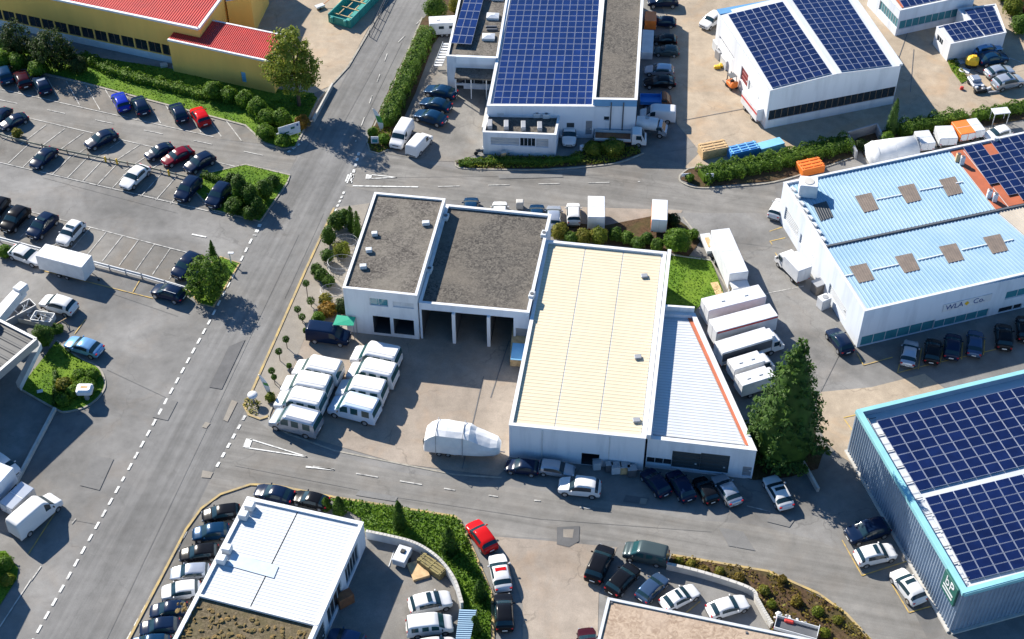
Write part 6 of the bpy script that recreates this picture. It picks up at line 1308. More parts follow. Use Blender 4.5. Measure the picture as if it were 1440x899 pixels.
hedge('hedge', 'long uneven hedge crossing the lawn below the ochre hall', [(118, 82), (150, 100), (190, 113), (240, 125), (290, 138)], 1.7, 1.3, L_MID)
for u, v, r, l in ((300, 128, 14, 'bright shrub at the right end of the lawn hedge'), (322, 134, 12, 'pale shrub second from the lawn hedge'), (345, 140, 13, 'bright shrub between lawn hedge and tall pale tree'), (362, 152, 14, 'bright shrub left of the billboard corner')): bush('shrub', l, 'shrub', u, v, r, L_MID)
for u, v, r, l in ((375, 165, 14, 'broad shrub left of the white billboard'), (395, 166, 14, 'broad shrub behind the white billboard'), (372, 186, 13, 'low shrub left below the white billboard'), (425, 172, 11, 'reddish green shrub right of the white billboard'), (398, 198, 11, 'low shrub at the kerb below the white billboard')): bush('shrub', l, 'shrub', u, v, r, L_MID if u != 425 else L_ORG, zs=.8)
cover('ground_cover', [(352, 150), (440, 132), (446, 142), (415, 204), (398, 206), (372, 198)], L_IVY, 22, .5)
# grass island with clipped shrubs
for u, v, r, zs, l in ((337, 265, 11, 2.3, 'tall clipped shrub in the middle of the grass island'), (330, 290, 14, .8, 'broad flat clipped shrub at the lower left of the grass island'), (352, 277, 12, 1.7, 'round clipped shrub in the centre right of the grass island'), (372, 268, 12, 1.5, 'round clipped shrub nearest the main road on the grass island'), (352, 300, 12, .8, 'flat clipped shrub at the bottom tip of the grass island'), (384, 255, 10, .8, 'small clipped shrub at the top right of the grass island'), (325, 250, 7, .9, 'small pale shrub at the top left of the grass island'), (362, 290, 11, 1.3, 'round clipped shrub at the road side below the centre of the grass island')):
    bush('clipped_shrub', l, 'shrub', u, v, r, L_TOPI, 'clipped shrubs on the grass island', zs)
hedge('hedge', 'low clipped hedge along the left side of the grass island', [(286, 249), (300, 253), (318, 258)], .9, .9, L_TOPI)
b = G(296, 412)
tree('round_tree', 'dense bright round tree on the small island at the barrier end', 'tree', b, [((b.x, b.y, 3.3), (2.9, 2.7, 2.8)), ((b.x - 1.5, b.y - .9, 1.7), (1.5, 1.5, 1.5)), ((b.x + .9, b.y + .6, 3.4), (1.7, 1.7, 1.7)), ((b.x + .4, b.y - 1.2, 1.6), (1.7, 1.6, 1.5))], L_HEDGE, 240, 32, .55, .28, .2)
conical('cone_shrub', 'small pointed conifer behind the round tree on the barrier island', 301, 340, 366, 7, L_TOPI, None, 900, .2)
# rounded lawn at the left
for u, v, r, l, m in ((60, 474, 15, 'tall dark bush beside the loading canopy', L_TOPI), (80, 463, 9, 'pale bush beside the parked light blue saloon', L_HEDGE), (90, 540, 11, 'yellowish shrub in the middle of the rounded lawn', L_YEL), (103, 550, 10, 'low shrub under the white sign box', L_MID), (120, 545, 15, 'broad shrub at the round end of the rounded lawn', L_MID), (112, 528, 11, 'shrub behind the white sign box', L_MID), (88, 563, 10, 'low shrub at the lower kerb of the rounded lawn', L_MID), (128, 527, 11, 'shrub at the upper kerb of the rounded lawn', L_MID)):
    bush('shrub', l, 'shrub', u, v, r, m, zs=1.3 if u == 60 else .7)
hedge('hedge', 'thin clipped line of hedge across the rounded lawn', [(78, 524), (78, 548), (77, 572)], .5, .6, L_TOPI)
bush('shrub', 'yellow shrub between the lower bollards near the left edge', 'shrub', 24, 188, 7, L_YEL); bush('shrub', 'green shrub at the left end of the grey guard rail', 'shrub', 6, 354, 11, L_MID, zs=.8)
# hedges at the top
hedge('hedge', 'long leafy roadside hedge left of the shop annex', [(602, 52), (590, 78), (577, 105), (563, 135), (550, 165), (545, 178)], 2.6, 2.2, L_HEDGE, 130)
bush('shrub', 'large round shrub at the top end of the roadside hedge', 'shrub', 612, 12, 16, L_HEDGE); bush('shrub', 'golden shrub behind the white caravan', 'shrub', 640, 8, 9, L_YEL, zs=1.6); bush('shrub', 'second golden shrub at the top edge by the shop annex', 'shrub', 646, -6, 9, L_YEL, zs=1.5)
cover('ground_cover', [(543, 176), (551, 180), (548, 210), (535, 216), (521, 212), (517, 200), (524, 180)], L_MOUND, 26, .5)
for u, v, r, l in ((541, 172, 8, 'leafy shrub beside the banner at the hedge end'), (524, 186, 7, 'shrub left of the banner foot'), (540, 196, 8, 'shrub right of the little white sign')): bush('shrub', l, 'shrub', u, v, r, L_MID)
cover('ground_cover', BED_I, L_MOUND, 34, .75, leaf=.3)
hedge('hedge', 'low green border along the road in front of the plant annex', [(646, 232), (700, 228), (760, 231), (815, 225)], 1.3, .7, L_HEDGE)
bush('grass_mound', 'golden green grass mound below the tipper lorry', 'shrub', 862, 207, 17, L_MOUND, zs=.5); bush('grass_mound', 'pale grass mound between annex and tipper lorry', 'shrub', 834, 209, 13, L_MOUND, zs=.6)
hedge('hedge', 'broad dense hedge along the beige yard, left of the walled pit', [(985, 252), (1020, 244), (1060, 237), (1110, 226), (1155, 214), (1194, 205)], 3.2, 1.6, L_HEDGE, 120)
for u, v, r, l in ((970, 250, 6, 'small round shrub at the pointed hedge tip'), (1012, 238, 8, 'taller clump rising from the broad hedge'), (1080, 224, 9, 'bright clump at the middle of the broad hedge')): bush('shrub', l, 'shrub', u, v, r, L_MID)
hedge('hedge', 'tall hedge behind the truck bodies, right of the dark cypress', [(1262, 190), (1290, 184), (1330, 176), (1355, 172)], 2.4, 2.2, L_HEDGE, 120)
hedge('hedge', 'thin hedge at the right edge above the rust red roof', [(1368, 168), (1400, 162), (1450, 152)], 2.0, 1.5, L_HEDGE, 110)
conical('cypress', 'dark pointed cypress beside the walled pit', 1251, 146, 192, 9, L_CONI, None, 1500, .24, .6)
bush('shrub', 'young fan leaved plant in the hedge behind the truck bodies', 'shrub', 1358, 168, 6, L_YEL); bush('shrub', 'shrub at the foot of the dark cypress', 'shrub', 1247, 196, 10, L_MID)
for u, v, r, l in ((1209, 204, 8, 'dark plant in the left of the walled pit'), (1222, 208, 8, 'dark plant in the middle of the walled pit')): bush('shrub', l, 'shrub', u, v, r, L_DARK)
for u, v, r, l in ((1425, 10, 14, 'yellow green bush at the top right corner'), (1436, 36, 14, 'green bush below the top right corner'), (1410, -8, 12, 'bush at the top edge beside the maroon car')): bush('shrub', l, 'shrub', u, v, r, L_HEDGE if u != 1425 else L_MOUND)
cover('ground_cover', [(1330, 82), (1342, 80), (1362, 112), (1352, 118), (1338, 100)], L_MOUND, 26, .5)
# shrub row behind the cream roofed hall
for u, v, r, l, m in ((788, 326, 12, 'yellow brown shrub first on the left behind the cream roofed hall', L_YEL), (804, 336, 10, 'green shrub behind the first yellow brown one', L_HEDGE), (820, 334, 12, 'yellow brown shrub below the white box trailer', L_YEL), (842, 333, 13, 'olive shrub right of the box trailer', L_MOUND), (866, 330, 10, 'dark green shrub in the middle of the row behind the cream hall', L_TOPI), (882, 335, 10, 'round green shrub right of the middle of that row', L_HEDGE), (897, 344, 10, 'low bright shrub at the parapet of the cream hall', L_HEDGE), (910, 336, 9, 'round shrub left below the orange sided trailer', L_TOPI), (924, 345, 9, 'bright shrub at the corner of the cream hall', L_HEDGE), (953, 339, 18, 'large dark round shrub at the lawn strip', L_MID), (946, 310, 10, 'dark shrub right of the orange sided trailer', L_DARK), (975, 330, 8, 'shrub at the curved kerb by the lawn strip', L_MID)):
    bush('shrub', l, 'shrub', u, v, r, m)
# garden of the office block
for u, v, r, zs, l in ((474, 312, 13, 1.1, 'big clipped dark block at the top of the front garden'), (462, 333, 10, 1.7, 'tall clipped egg shaped shrub at the kerb of the front garden'), (460, 361, 9, 1.3, 'egg shaped shrub halfway down the front garden'), (452, 387, 10, 1.0, 'round shrub above the wire hoop'), (462, 395, 9, .9, 'bright shrub between wire hoop and wall'), (445, 380, 8, 1.2, 'narrow shrub at the left of the round ones'), (484, 304, 9, 1.2, 'bright clipped shrub beside the big clipped block')):
    bush('clipped_shrub', l, 'shrub', u, v, r, L_TOPI, 'clipped shrubs in the front garden', zs)
conical('cone_shrub', 'pointed shrub at the top corner of the front garden', 495, 293, 326, 7, L_TOPI, None, 900, .2, .5); conical('cone_shrub', 'second pointed shrub close to the office block wall', 504, 300, 335, 7, L_TOPI, None, 900, .2, .5)
bush('shrub', 'orange tinged shrub in front of the office block', 'shrub', 461, 436, 13, L_ORG, zs=.7); bush('shrub', 'yellow green shrub above the orange tinged one', 'shrub', 458, 422, 9, L_YEL); bush('shrub', 'dark shrub against the white office block wall', 'shrub', 482, 432, 10, L_DARK, zs=1.5); bush('shrub', 'bright shrub left of the green tarpaulin', 'shrub', 448, 447, 9, L_MID); bush('shrub', 'green shrub under the netted hoop', 'shrub', 480, 352, 12, L_MOUND)
gt = 'ball trees on the pale paving'
for u, vt, vb, r, l in ((433, 399, 420, 5, 'ball tree at the top of the pale paving'), (438, 423, 432, 6, 'short ball tree second from the top on the pale paving'), (420, 435, 447, 5, 'ball tree beside the kerb, third from the top'), (426, 446, 455, 5, 'ball tree right of the kerb, left of the dark van'), (431, 465, 474, 4, 'small ball tree at the tail of the dark van'), (404, 477, 490, 5, 'ball tree on the paving above the left van column'), (394, 494, 508, 5, 'ball tree nearest the kerb above the van column'), (408, 514, 524, 4, 'ball tree at the bonnet of the rearmost left van'), (384, 521, 534, 5, 'ball tree by the white flag'), (387, 530, 541, 4, 'lowest ball tree by the white flag')):
    lollipop(l, u, vt, vb, r, gt)
bush('shrub', 'bright shrub at the foot of the white flag', 'shrub', 380, 559, 7, L_MOUND); cover('ground_cover', [(344, 560), (356, 557), (366, 566), (362, 584), (350, 582), (343, 572)], L_YEL, 26, .35)
# conifer
def conifer(label, u, vt, vb, rp):
    s = sc(vb); b = G(u, vb); h = (vb - vt) / (s * cp) * .93; R0 = rp / s; o = thing('conifer', label, 'conifer', b); P, D = [], []
    for k in range(30):
        t = (k + .3) / 30; z = .9 + t * (h - .9); rad = R0 * (1 - t) ** .72 * min(1, .75 + t * 2) + .15
        nb = max(5, int(17 * (1 - t) + 5))
        for j in range(nb):
            a = random.uniform(0, 6.283); rr = rad * random.uniform(.72, 1.12); m = max(6, int(rr * 13)); q = np.linspace(.12, 1, m); x = q * rr
            zz = z - .22 * x + .10 * x * q + rng.normal(0, .06, m); w = rng.normal(0, .10 + .10 * (1 - q), m)
            P.append(np.stack([b.x + x * math.cos(a) - w * math.sin(a) * 2, b.y + x * math.sin(a) + w * math.cos(a) * 2, zz], 1)); D.append(np.tile([math.cos(a) * .7, math.sin(a) * .7, .6], (m, 1)))
    leafobj('crown', leaves(np.concatenate(P), np.concatenate(D),    .5, .5, .5), L_CONI, o, b); q = MB(); q.tube(b - Vector((0, 0, .1)), b + Vector((0, 0, h)), .28, 10, .03); q.build('trunk', M_BARK, o)
    q = MB(); m = 14; vs = [(b.x + R0 * k * math.cos(6.283 * j / m), b.y + R0 * k * math.sin(6.283 * j / m), tt * h) for tt, k in ((.06, .55), (.15, .68), (.4, .5), (.7, .28), (.93, .05)) for j in range(m)]
    q.add(vs, [(i * m + j, i * m + (j + 1) % m, (i + 1) * m + (j + 1) % m, (i + 1) * m + j) for i in range(4) for j in range(m)]); q.build('light_block_cone', L_CONI, o, True)  # cone added inside the crown to block light
conifer('tall dark conifer at the right corner of the wedge shaped hall', 1098, 462, 636, 66)
bush('shrub', 'rust coloured shrub at the foot of the conifer', 'shrub', 1072, 618, 8, L_ORG); bush('shrub', 'second rust coloured shrub below the conifer', 'shrub', 1080, 636, 8, L_ORG)
# ivy bank
cover('ivy', LAWN_F, L_IVY, 46, .75, leaf=.32, cell=1.6)
gb = 'pointed shrubs on the ivy bank'
for u, vt, vb, r, l in ((478, 697, 722, 10, 'squat pointed shrub on the left of the ivy bank'), (562, 701, 742, 10, 'tall pointed shrub in the middle of the ivy bank'), (459, 699, 716, 7, 'small round shrub behind the black saloon'), (632, 738, 776, 13, 'broad dark shrub on the right of the ivy bank'), (675, 812, 842, 10, 'dark shrub low on the ivy bank'), (668, 862, 890, 9, 'lowest dark shrub near the pale blue shelter')):
    conical('pointed_shrub', l, u, vt, vb, r, L_TOPI, gb, 1500, .24, .55, 'shrub')
# planted bed on the right
cover('bedding_plants', BED_H, L_BED, 20, .6, leaf=.32, cell=1.2, holes=.42)
k = 0
for u, v, r, m in ((955, 790, 7, L_YEL), (972, 793, 7, L_YEL), (990, 802, 8, L_BED), (1012, 803, 7, L_YEL), (1040, 812, 7, L_BED), (1075, 830, 8, L_YEL), (1085, 850, 7, L_MOUND), (1120, 845, 8, L_BED), (1150, 860, 8, L_MOUND), (1178, 872, 7, L_YEL), (1160, 890, 8, L_MOUND), (1100, 815, 7, L_BED)):
    bush('bed_shrub', 'low yellowish shrub in the planted bed ' + ['at its left tip beside the grey van', 'second from its left tip', 'third from its left tip, browner', 'fourth from its left tip, bright yellow', 'above the bend of the wall', 'at the bend of the wall', 'below the bend of the wall', 'in the brown middle of the wide part', 'at the kerb of the wide part', 'nearest the yellow kerb', 'at the bottom edge of the photo', 'brownish, at the upper kerb'][k], 'shrub', u, v, r, m, 'low shrubs in the planted bed', .8); k += 1
bush('shrub', 'leafy shrub in the lower left corner', 'shrub', 6, 792, 12, L_MID, zs=.7); bush('shrub', 'grass green shrub below the leafy one in the lower left corner', 'shrub', 10, 815, 10, L_MOUND, zs=.6)
# ------------------------------------------------------------------ barriers, walls, signs, small things
def wall_thing(name, label, cat, px, w, h, m, part='wall', cap=None):
    P = [G(u, v) for u, v in px]; c = sum(P, Vector()) / len(P); o = thing(name, label, cat, (c.x, c.y, 0)); q = MB()
    for a, b in zip(P[:-1], P[1:]): q.bar(a - Vector((0, 0, .05)), b - Vector((0, 0, .05)), w, h + .05)
    q.build(part, m, o)
    if cap:
        q = MB()
        for a, b in zip(P[:-1], P[1:]): d = (b - a).normalized() * .02; q.bar(a - d + Vector((0, 0, h + .003)), b + d + Vector((0, 0, h + .003)), w + .08, .06)
        q.build('coping', cap, o)
    return o
wall_thing('retaining_wall', 'pale curved wall round the courtyard below the ivy bank', 'wall', smooth_px([(516, 757), (545, 763), (577, 771), (600, 782), (622, 800), (640, 826), (650, 858)]), .25, 1.3, M_LGREY, cap=M_CONW)
wall_thing('retaining_wall', 'pale curved wall along the planted bed', 'wall', smooth_px([(937, 800), (990, 813), (1052, 834), (1064, 850), (1074, 868), (1084, 884)]), .28, .95, M_CONW, cap=M_CONW)
wall_thing('low_wall', 'grey low wall running down from the rounded lawn', 'wall', [(78, 577), (27, 674)], .35, .5, M_CONW)
wall_thing('low_wall', 'short low wall below the conifer', 'wall', [(1120, 638), (1150, 692)], .3, .7, M_CONW)
wall_thing('low_wall', 'low pale wall behind the small trailer at the left edge', 'wall', [(27, 674), (18, 694)], .3, .5, M_CONW)
wall_thing('pit_wall', 'grey wall of the pit beside the white tent', 'wall', [(1190, 198), (1231, 186), (1240, 206)], .25, 1.6, M_GREY); wall_thing('pit_wall', 'front left wall of the pit beside the white tent', 'wall', [(1191, 200), (1203, 224)], .25, 1.4, M_GREY)
wall_thing('garden_wall', 'low wall between plant annex and its car park', 'wall', [(698, 90), (679, 186)], .3, .9, M_CONW)
wall_thing('roadside_wall', 'low concrete wall along the left of the upper road', 'wall', [(441, 172), (468, 122)], .25, .7, M_CONW)
def rail(name, label, px, h, m, pm, bands, group=None, step=2.4, post=.10):
    P = [G(u, v) for u, v in px]; c = sum(P, Vector()) / len(P); o = thing(name, label, 'barrier', (c.x, c.y, 0), 0, group)
    for z0, hh, w in bands:
        q = MB()
        for a, b in zip(P[:-1], P[1:]): q.bar(a + Vector((0, 0, z0)), b + Vector((0, 0, z0)), w, hh)
        q.build('rail', m, o)
    for a, b in zip(P[:-1], P[1:]):
        n = max(1, int((b - a).length / step))
        for i in range(n + 1): p = a.lerp(b, i / n); q = MB(); q.box((p.x, p.y, h / 2), (post, post, h)); q.build('post', pm, o)
    return o
rail('guard_rail', 'long grey guard rail below the lower left parking row', [(0, 340), (60, 356), (132, 374), (200, 392), (265, 411)], .95, M_LGREY, M_GREY, [(.55, .32, .12), (.28, .1, .08)])
rail('guard_rail', 'pale rusty guard rail between the upper parking rows', [(0, 192), (18, 198), (60, 208), (95, 216), (155, 228), (205, 238), (270, 254)], .7, mat('weathered_rail', (.40, .37, .28), .8, (.10, .12, .11), nscale=.35), M_RUST, [(.32, .3, .1)])
gbz = 'yellow bollards along the upper guard rail'
for u, v, l in ((24, 196, 'yellow bollard nearest the left edge'), (149, 228, 'yellow bollard in the middle of the upper guard rail'), (165, 231, 'yellow bollard right of the middle of the upper guard rail'), (238, 247, 'yellow bollard near the right end of the upper guard rail')):
    p = G(u, v); o = thing('bollard', l, 'bollard', p, 0, gbz); q = MB(); q.tube(p, p + Vector((0, 0, .9)), .13, 10); q.build('post', M_YELP, o); q = MB(); q.blob(p + Vector((0, 0, .9)), (.13, .13, .08), 10, 5); q.build('cap', M_YELP, o)
rail('fence', 'thin dark fence along the teal container at the top', [(520, 52), (545, 0), (555, -20)], 1.2, M_DGREY, M_DGREY, [(1.1, .06, .05), (.6, .05, .04), (.15, .05, .04)])
# lamp posts
def lamp(label, u, vb, h, arm=(.9, 0), group='lamp posts'):
    b = G(u, vb); o = thing('street_lamp', label, 'lamp post', b, 0, group); q = MB(); q.tube(b, b + Vector((0, 0, h)), .09, 9, .06); q.build('post', M_LGREY, o)
    q = MB(); t = b + Vector((0, 0, h)); q.tube(t, t + Vector((arm[0], arm[1], .15)), .05, 7); q.build('arm', M_LGREY, o); q = MB(); q.rbox(t + Vector((arm[0], arm[1], .17)), (.75, .4, .14), .05, math.atan2(arm[1], arm[0])); q.build('lamp_head', M_COPE, o)
lamp('lamp post beside the wall of the ochre hall', 238, 79, 6.2, (-.7, -.3)); lamp('thin post on the small island by the round tree', 325, 370, 1.6, (.2, 0))
# billboard, banner, small signs
def board(name, label, u, v, zc, w, h, rz, m=M_COPE, cat='sign', tilt=0.0, posts=2, back=None):
    p = G(u, v, zc); o = thing(name, label, cat, (p.x, p.y, 0), rz); q = MB(); q.rbox((0, 0, zc), (w, .12, h), .03); bd = q.build('panel', m, o, world=False)
    for k in range(posts):
        x = 0 if posts == 1 else (-1 + 2 * k) * w * .38; q = MB(); q.tube((x, .10, 0), (x, .10, zc + h * .3), .05, 7); q.build('post', M_GREY, o, world=False)
    return o, bd
o, bd = board('billboard', 'white billboard with small dark marks at the shrub corner', 407, 183, 1.7, 3.3, 1.9, R(28))
for x, z, w, h, m in ((-1.2, -.45, .35, .25, M_BLUELET), (-.45, -.25, .7, .22, M_GREENSIGN), (.5, .25, .6, .35, M_GREENSIGN), (1.25, .55, .25, .4, M_BLUELET), (-.1, -.62, 1.1, .1, M_GREY), (-.3, .5, 1.6, .08, M_LGREY)): q = MB(); q.box((x, -.065, 1.7 + z), (w, .02, h)); q.build('printed_mark', m, bd, world=False)
o, bd = board('small_sign', 'little pale box sign left of the billboard', 393, 190, .9, .9, .8, R(28), posts=1); o, bd = board('small_sign', 'low white plate below the billboard', 402, 195, .5, .9, .4, R(28), posts=1)
def banner(label, u, vb, h, w, lean, ms):
    b = G(u, vb); o = thing('feather_banner', label, 'banner', b); q = MB(); top = b + Vector((lean * .8, 0, h)); q.tube(b, top, .05, 7); q.build('pole', M_LGREY, o); n = 12; L_, R_ = [], []
    for i in range(n + 1):
        t = i / n; p = b.lerp(top, .15 + .85 * t); ww = w * math.sin(math.pi * min(1, .12 + t * .85)) ** .7; L_.append(p + Vector((-.02, 0, 0))); R_.append(p + Vector((ww * .8, -.25 * ww, 0)))
    for k, (i0, i1, m) in enumerate(ms):
        q = MB(); vs = L_[i0:i1 + 1] + R_[i0:i1 + 1]; k_ = i1 - i0 + 1; off = Vector((.02, .03, 0)); vs2 = vs + [p + off for p in vs]; fs = [(j, j + 1, k_ + j + 1, k_ + j) for j in range(k_ - 1)] + [(2 * k_ + j, 3 * k_ + j, 3 * k_ + j + 1, 2 * k_ + j + 1) for j in range(k_ - 1)] + [(k_ + j, k_ + j + 1, 3 * k_ + j + 1, 3 * k_ + j) for j in range(k_ - 1)]
        q.add(vs2, fs); q.build('cloth', m, o)
banner('white and green leaning banner at the hedge end', 536, 186, 4.2, 1.0, -1.2, [(0, 4, M_COPE), (4, 8, mat('banner_green', (.05, .25, .06), .6)), (8, 12, M_COPE)])
banner('white and green flag beside the pale paving', 378, 556, 3.6, .8, -1.0, [(0, 5, M_COPE), (5, 7, mat('banner_green', (.05, .25, .06), .6)), (7, 12, M_COPE)])
o, bd = board('shop_sign', 'small rounded white sign with a teal panel at the hedge end', 527, 197, .9, 1.1, 1.2, 0, posts=2); q = MB(); q.box((0, -.065, .8), (.8, .02, .6)); q.build('printed_panel', M_TEAL, bd, world=False)
o, bd = board('shop_sign', 'round topped white sign at the pointed hedge tip', 998, 248, 1.0, 1.1, 1.0, 0, posts=2); o, bd = board('shop_sign', 'small slanted white plate at the very hedge tip', 965, 246, .9, 1.3, .5, .1, posts=1)
p = G(119, 548, 1.7); o = thing('sign_box', 'white square box sign on a post over the rounded lawn', 'sign', (p.x, p.y, 0)); q = MB(); q.rbox((0, 0, 1.7), (1.9, 1.5, .9), .25); q.build('box', M_COPE, o, world=False); q = MB(); q.tube((0, 0, 0), (0, 0, 1.3), .3, 10); q.build('post', M_GREY, o, world=False); q = MB(); q.box((0, 0, 2.165), (.8, .4, .02)); q.build('printed_panel', M_WOOD, o, world=False)
p = G(57, 553); o = thing('small_sign', 'small grey plate lying on the shaded lawn', 'sign', p); q = MB(); q.rbox((0, 0, .35), (.7, .5, .1), .03, .3); q.build('panel', M_LGREY, o, world=False); q = MB(); q.tube((0, 0, 0), (0, 0, .3), .04, 7); q.build('post', M_GREY, o, world=False)
p = G(357, 566); o = thing('round_sign', 'white domed disc above the yellow planted kerb tip', 'sign', p); q = MB(); q.tube((0, 0, 0), (0, 0, 1.2), .12, 10); q.build('post', M_GREY, o, world=False); q = MB(); q.blob((0, 0, 1.3), (.62, .62, .35), 20, 9); q.build('disc', M_COPE, o, True, world=False)
# green awning, wire hoops
a = [G(468, 457, 2.6), G(497, 458, 2.6), G(500, 446, 3.0), G(474, 443, 3.0)]; c = sum(a, Vector()) / 4; o = thing('awning', 'bright green tarpaulin awning behind the dark van', 'awning', (c.x, c.y, 0)); q = MB(); q.add(a + [x - Vector((0, 0, .06)) for x in a], [(0, 1, 2, 3), (7, 6, 5, 4), (0, 4, 5, 1), (1, 5, 6, 2), (2, 6, 7, 3), (3, 7, 4, 0)]); q.build('tarpaulin', M_GREENP, o)
for x in a: q = MB(); q.tube((x.x, x.y, 0), x - Vector((0, 0, .03)), .05, 7); q.build('post', M_GREY, o)
for u, v, r, l in ((487, 342, 1.6, 'round wire netting cage at the top of the front garden'), (481, 372, 1.8, 'larger wire netting cage over bushes in the front garden'), (468, 412, 1.5, 'lowest wire netting cage in the front garden')):
    b = G(u, v + 8); o = thing('wire_cage', l, 'wire cage', b, 0, 'wire cages in the front garden'); q = MB(); n = 20
    for z in (.05, .8, 1.5): 
        for j in range(n): t0, t1 = 6.283 * j / n, 6.283 * (j + 1) / n; q.tube((r * math.cos(t0), r * .8 * math.sin(t0), z), (r * math.cos(t1), r * .8 * math.sin(t1), z), .022, 5)
    q.build('hoop', M_GREY, o, world=False); q = MB()
    for j in range(n): t0 = 6.283 * j / n; q.tube((r * math.cos(t0), r * .8 * math.sin(t0), 0), (r * math.cos(t0), r * .8 * math.sin(t0), 1.5), .012, 5)
    q.build('netting', M_GREY, o, world=False)
# crane boom and scrap at the left dock
a, b = G(-12, 450, 3.4), G(30, 402, 4.6); o = thing('crane_boom', 'white lifting boom reaching over the dock at the left edge', 'crane', (a.x, a.y, 0)); d = (b - a).normalized(); q = MB(); nv = Vector((-d.y, d.x, 0)) * .7
for z in (0, -1.0): pass
vs = [a - nv * 1.1, a + nv * 1.1, b + nv * .8, b - nv * .8]; vs += [x - Vector((0, 0, 1.3)) for x in vs]; q.add(vs, [(0, 1, 2, 3), (7, 6, 5, 4), (0, 4, 5, 1), (1, 5, 6, 2), (2, 6, 7, 3), (3, 7, 4, 0)]); q.build('boom', M_COPE, o)
q = MB(); c = a.lerp(b, .1); q.box((c.x, c.y, (c.z - 1.2) / 2), (1.0, 1.0, c.z - 1.3)); q.build('mast', M_GREY, o); q = MB(); c = a.lerp(b, .97); q.rbox((c.x, c.y, c.z - .3), (1.5, 1.3, 1.0), .1, math.atan2(d.y, d.x)); q.build('boom_head', M_LGREY, o); q = MB(); q.tube(a.lerp(b, .5) - Vector((0, 0, 1.2)), G(20, 432, .5), .12, 8); q.build('hydraulic_ram', M_GREY, o)
for i, (u, v, w, l_, h, m, rz, lab) in enumerate(((28, 445, 4.2, 1.6, 1.2, M_GREY, .75, 'grey open skip under the crane boom'), (47, 448, 3.2, 2.2, .7, M_CONW, -.3, 'pale flat skip right of the crane boom'), (62, 452, 2.6, 1.6, .9, M_LGREY, -.2, 'light metal skip left of the dark bush'))):
    p = G(u, v); o = thing('skip', lab, 'skip', (p.x, p.y, .012), rz, 'skips at the left dock'); q = MB()
    for s in (-1, 1): q.box((0, s * l_ / 2, h / 2), (w, .1, h)); q.box((s * w / 2, 0, h / 2), (.1, l_ - .1, h))
    q.box((0, 0, .1), (w - .1, l_ - .1, .1)); q.build('container', m, o, world=False); q = MB()
    for k in range(7): x0 = random.uniform(-.4, .4) * w; q.tube((x0, random.uniform(-.4, .4) * l_, .3), (x0 + random.uniform(-1, 1), random.uniform(-.4, .4) * l_, h + random.uniform(-.1, .3)), .07, 6)
    s_ = q.build('scrap', M_LGREY, o, world=False); s_['kind'] = 'stuff'
for u, v, l in ((88, 460, 'orange leaning trestle left of the light blue saloon'),):
    p = G(u, v); o = thing('trestle', l, 'trestle', p, .8); q = MB(); [q.tube((x, y, 0), (x * .3, 0, 1.0), .05, 6) for x in (-.7, .7) for y in (-.4, .4)]; q.build('leg', M_WOOD, o, world=False); q = MB(); q.tube((-.8, 0, 1.0), (.8, 0, 1.0), .06, 6); q.build('crossbar', M_WOOD, o, world=False)
# teal container with timber, top
a, b = G(478, 36), G(528, -14); d = (b - a); c = (a + b) / 2; o = thing('open_container', 'teal open container filled with pale timber frames at the top edge', 'container', (c.x, c.y, .014), math.atan2(d.y, d.x)); L = d.length; W_ = 4.0
q = MB(); 
for s in (-1, 1): q.box((0, s * W_ / 2, .8), (L, .14, 1.6))
q.box((-L / 2, 0, .7), (.14, W_ - .2, 1.4)); q.box((0, 0, .1), (L - .2, W_ - .2, .1)); q.build('shell', M_TEALP, o, world=False)
for k in range(5): q = MB(); x = -L / 2 + 1.2 + k * L * .19; q.box((x, 0, 1.1 + .05 * k), (.14, W_ - .5, .14)); q.box((x + .8, random.uniform(-1, 1), 1.0), (1.6, .12, .12)); q.box((x + .8, random.uniform(-1, 1), 1.25), (1.6, .12, .12)); q.build('timber_frame', M_WOOD, o, world=False)
for k in range(6): q = MB(); q.box((-L / 2 + .8 + k * (L - 1.6) / 5, -W_ / 2 - .09, .8), (.12, .05, 1.5)); q.build('rib', M_TEALP, o, world=False)
for s, x in ((1, -.2), (-1, .2)): q = MB(); q.rbox((-L / 2 - .25, s * W_ * .3, .9), (.4, .5, 1.0), .08); q.build('bracket', M_TEALP, o, world=False)
p = G(450, 12); o = thing('hand_cart', 'small cart with an orange handle on the beige yard at the top', 'cart', p, .6); q = MB(); q.rbox((0, 0, .45), (1.5, .9, .3), .05); q.build('tray', M_LGREY, o, world=False); q = MB(); q.tube((.6, 0, .5), (1.9, 0, 1.0), .05, 7); q.build('handle', M_ORANGE, o, world=False)
for s in (-1, 1): q = MB(); q.tube((-.2, s * .45, .2), (-.2, s * .55, .2), .2, 12); q.build('wheel', M_RUBBER, o, world=False)
q = MB(); a, b = G(466, 24, .2), G(486, -6, .2); q.bar(a, b, .5, .25); o = tag(q.build('timber_beam', M_WOOD), 'long reddish timber beam beside the teal container', 'timber')
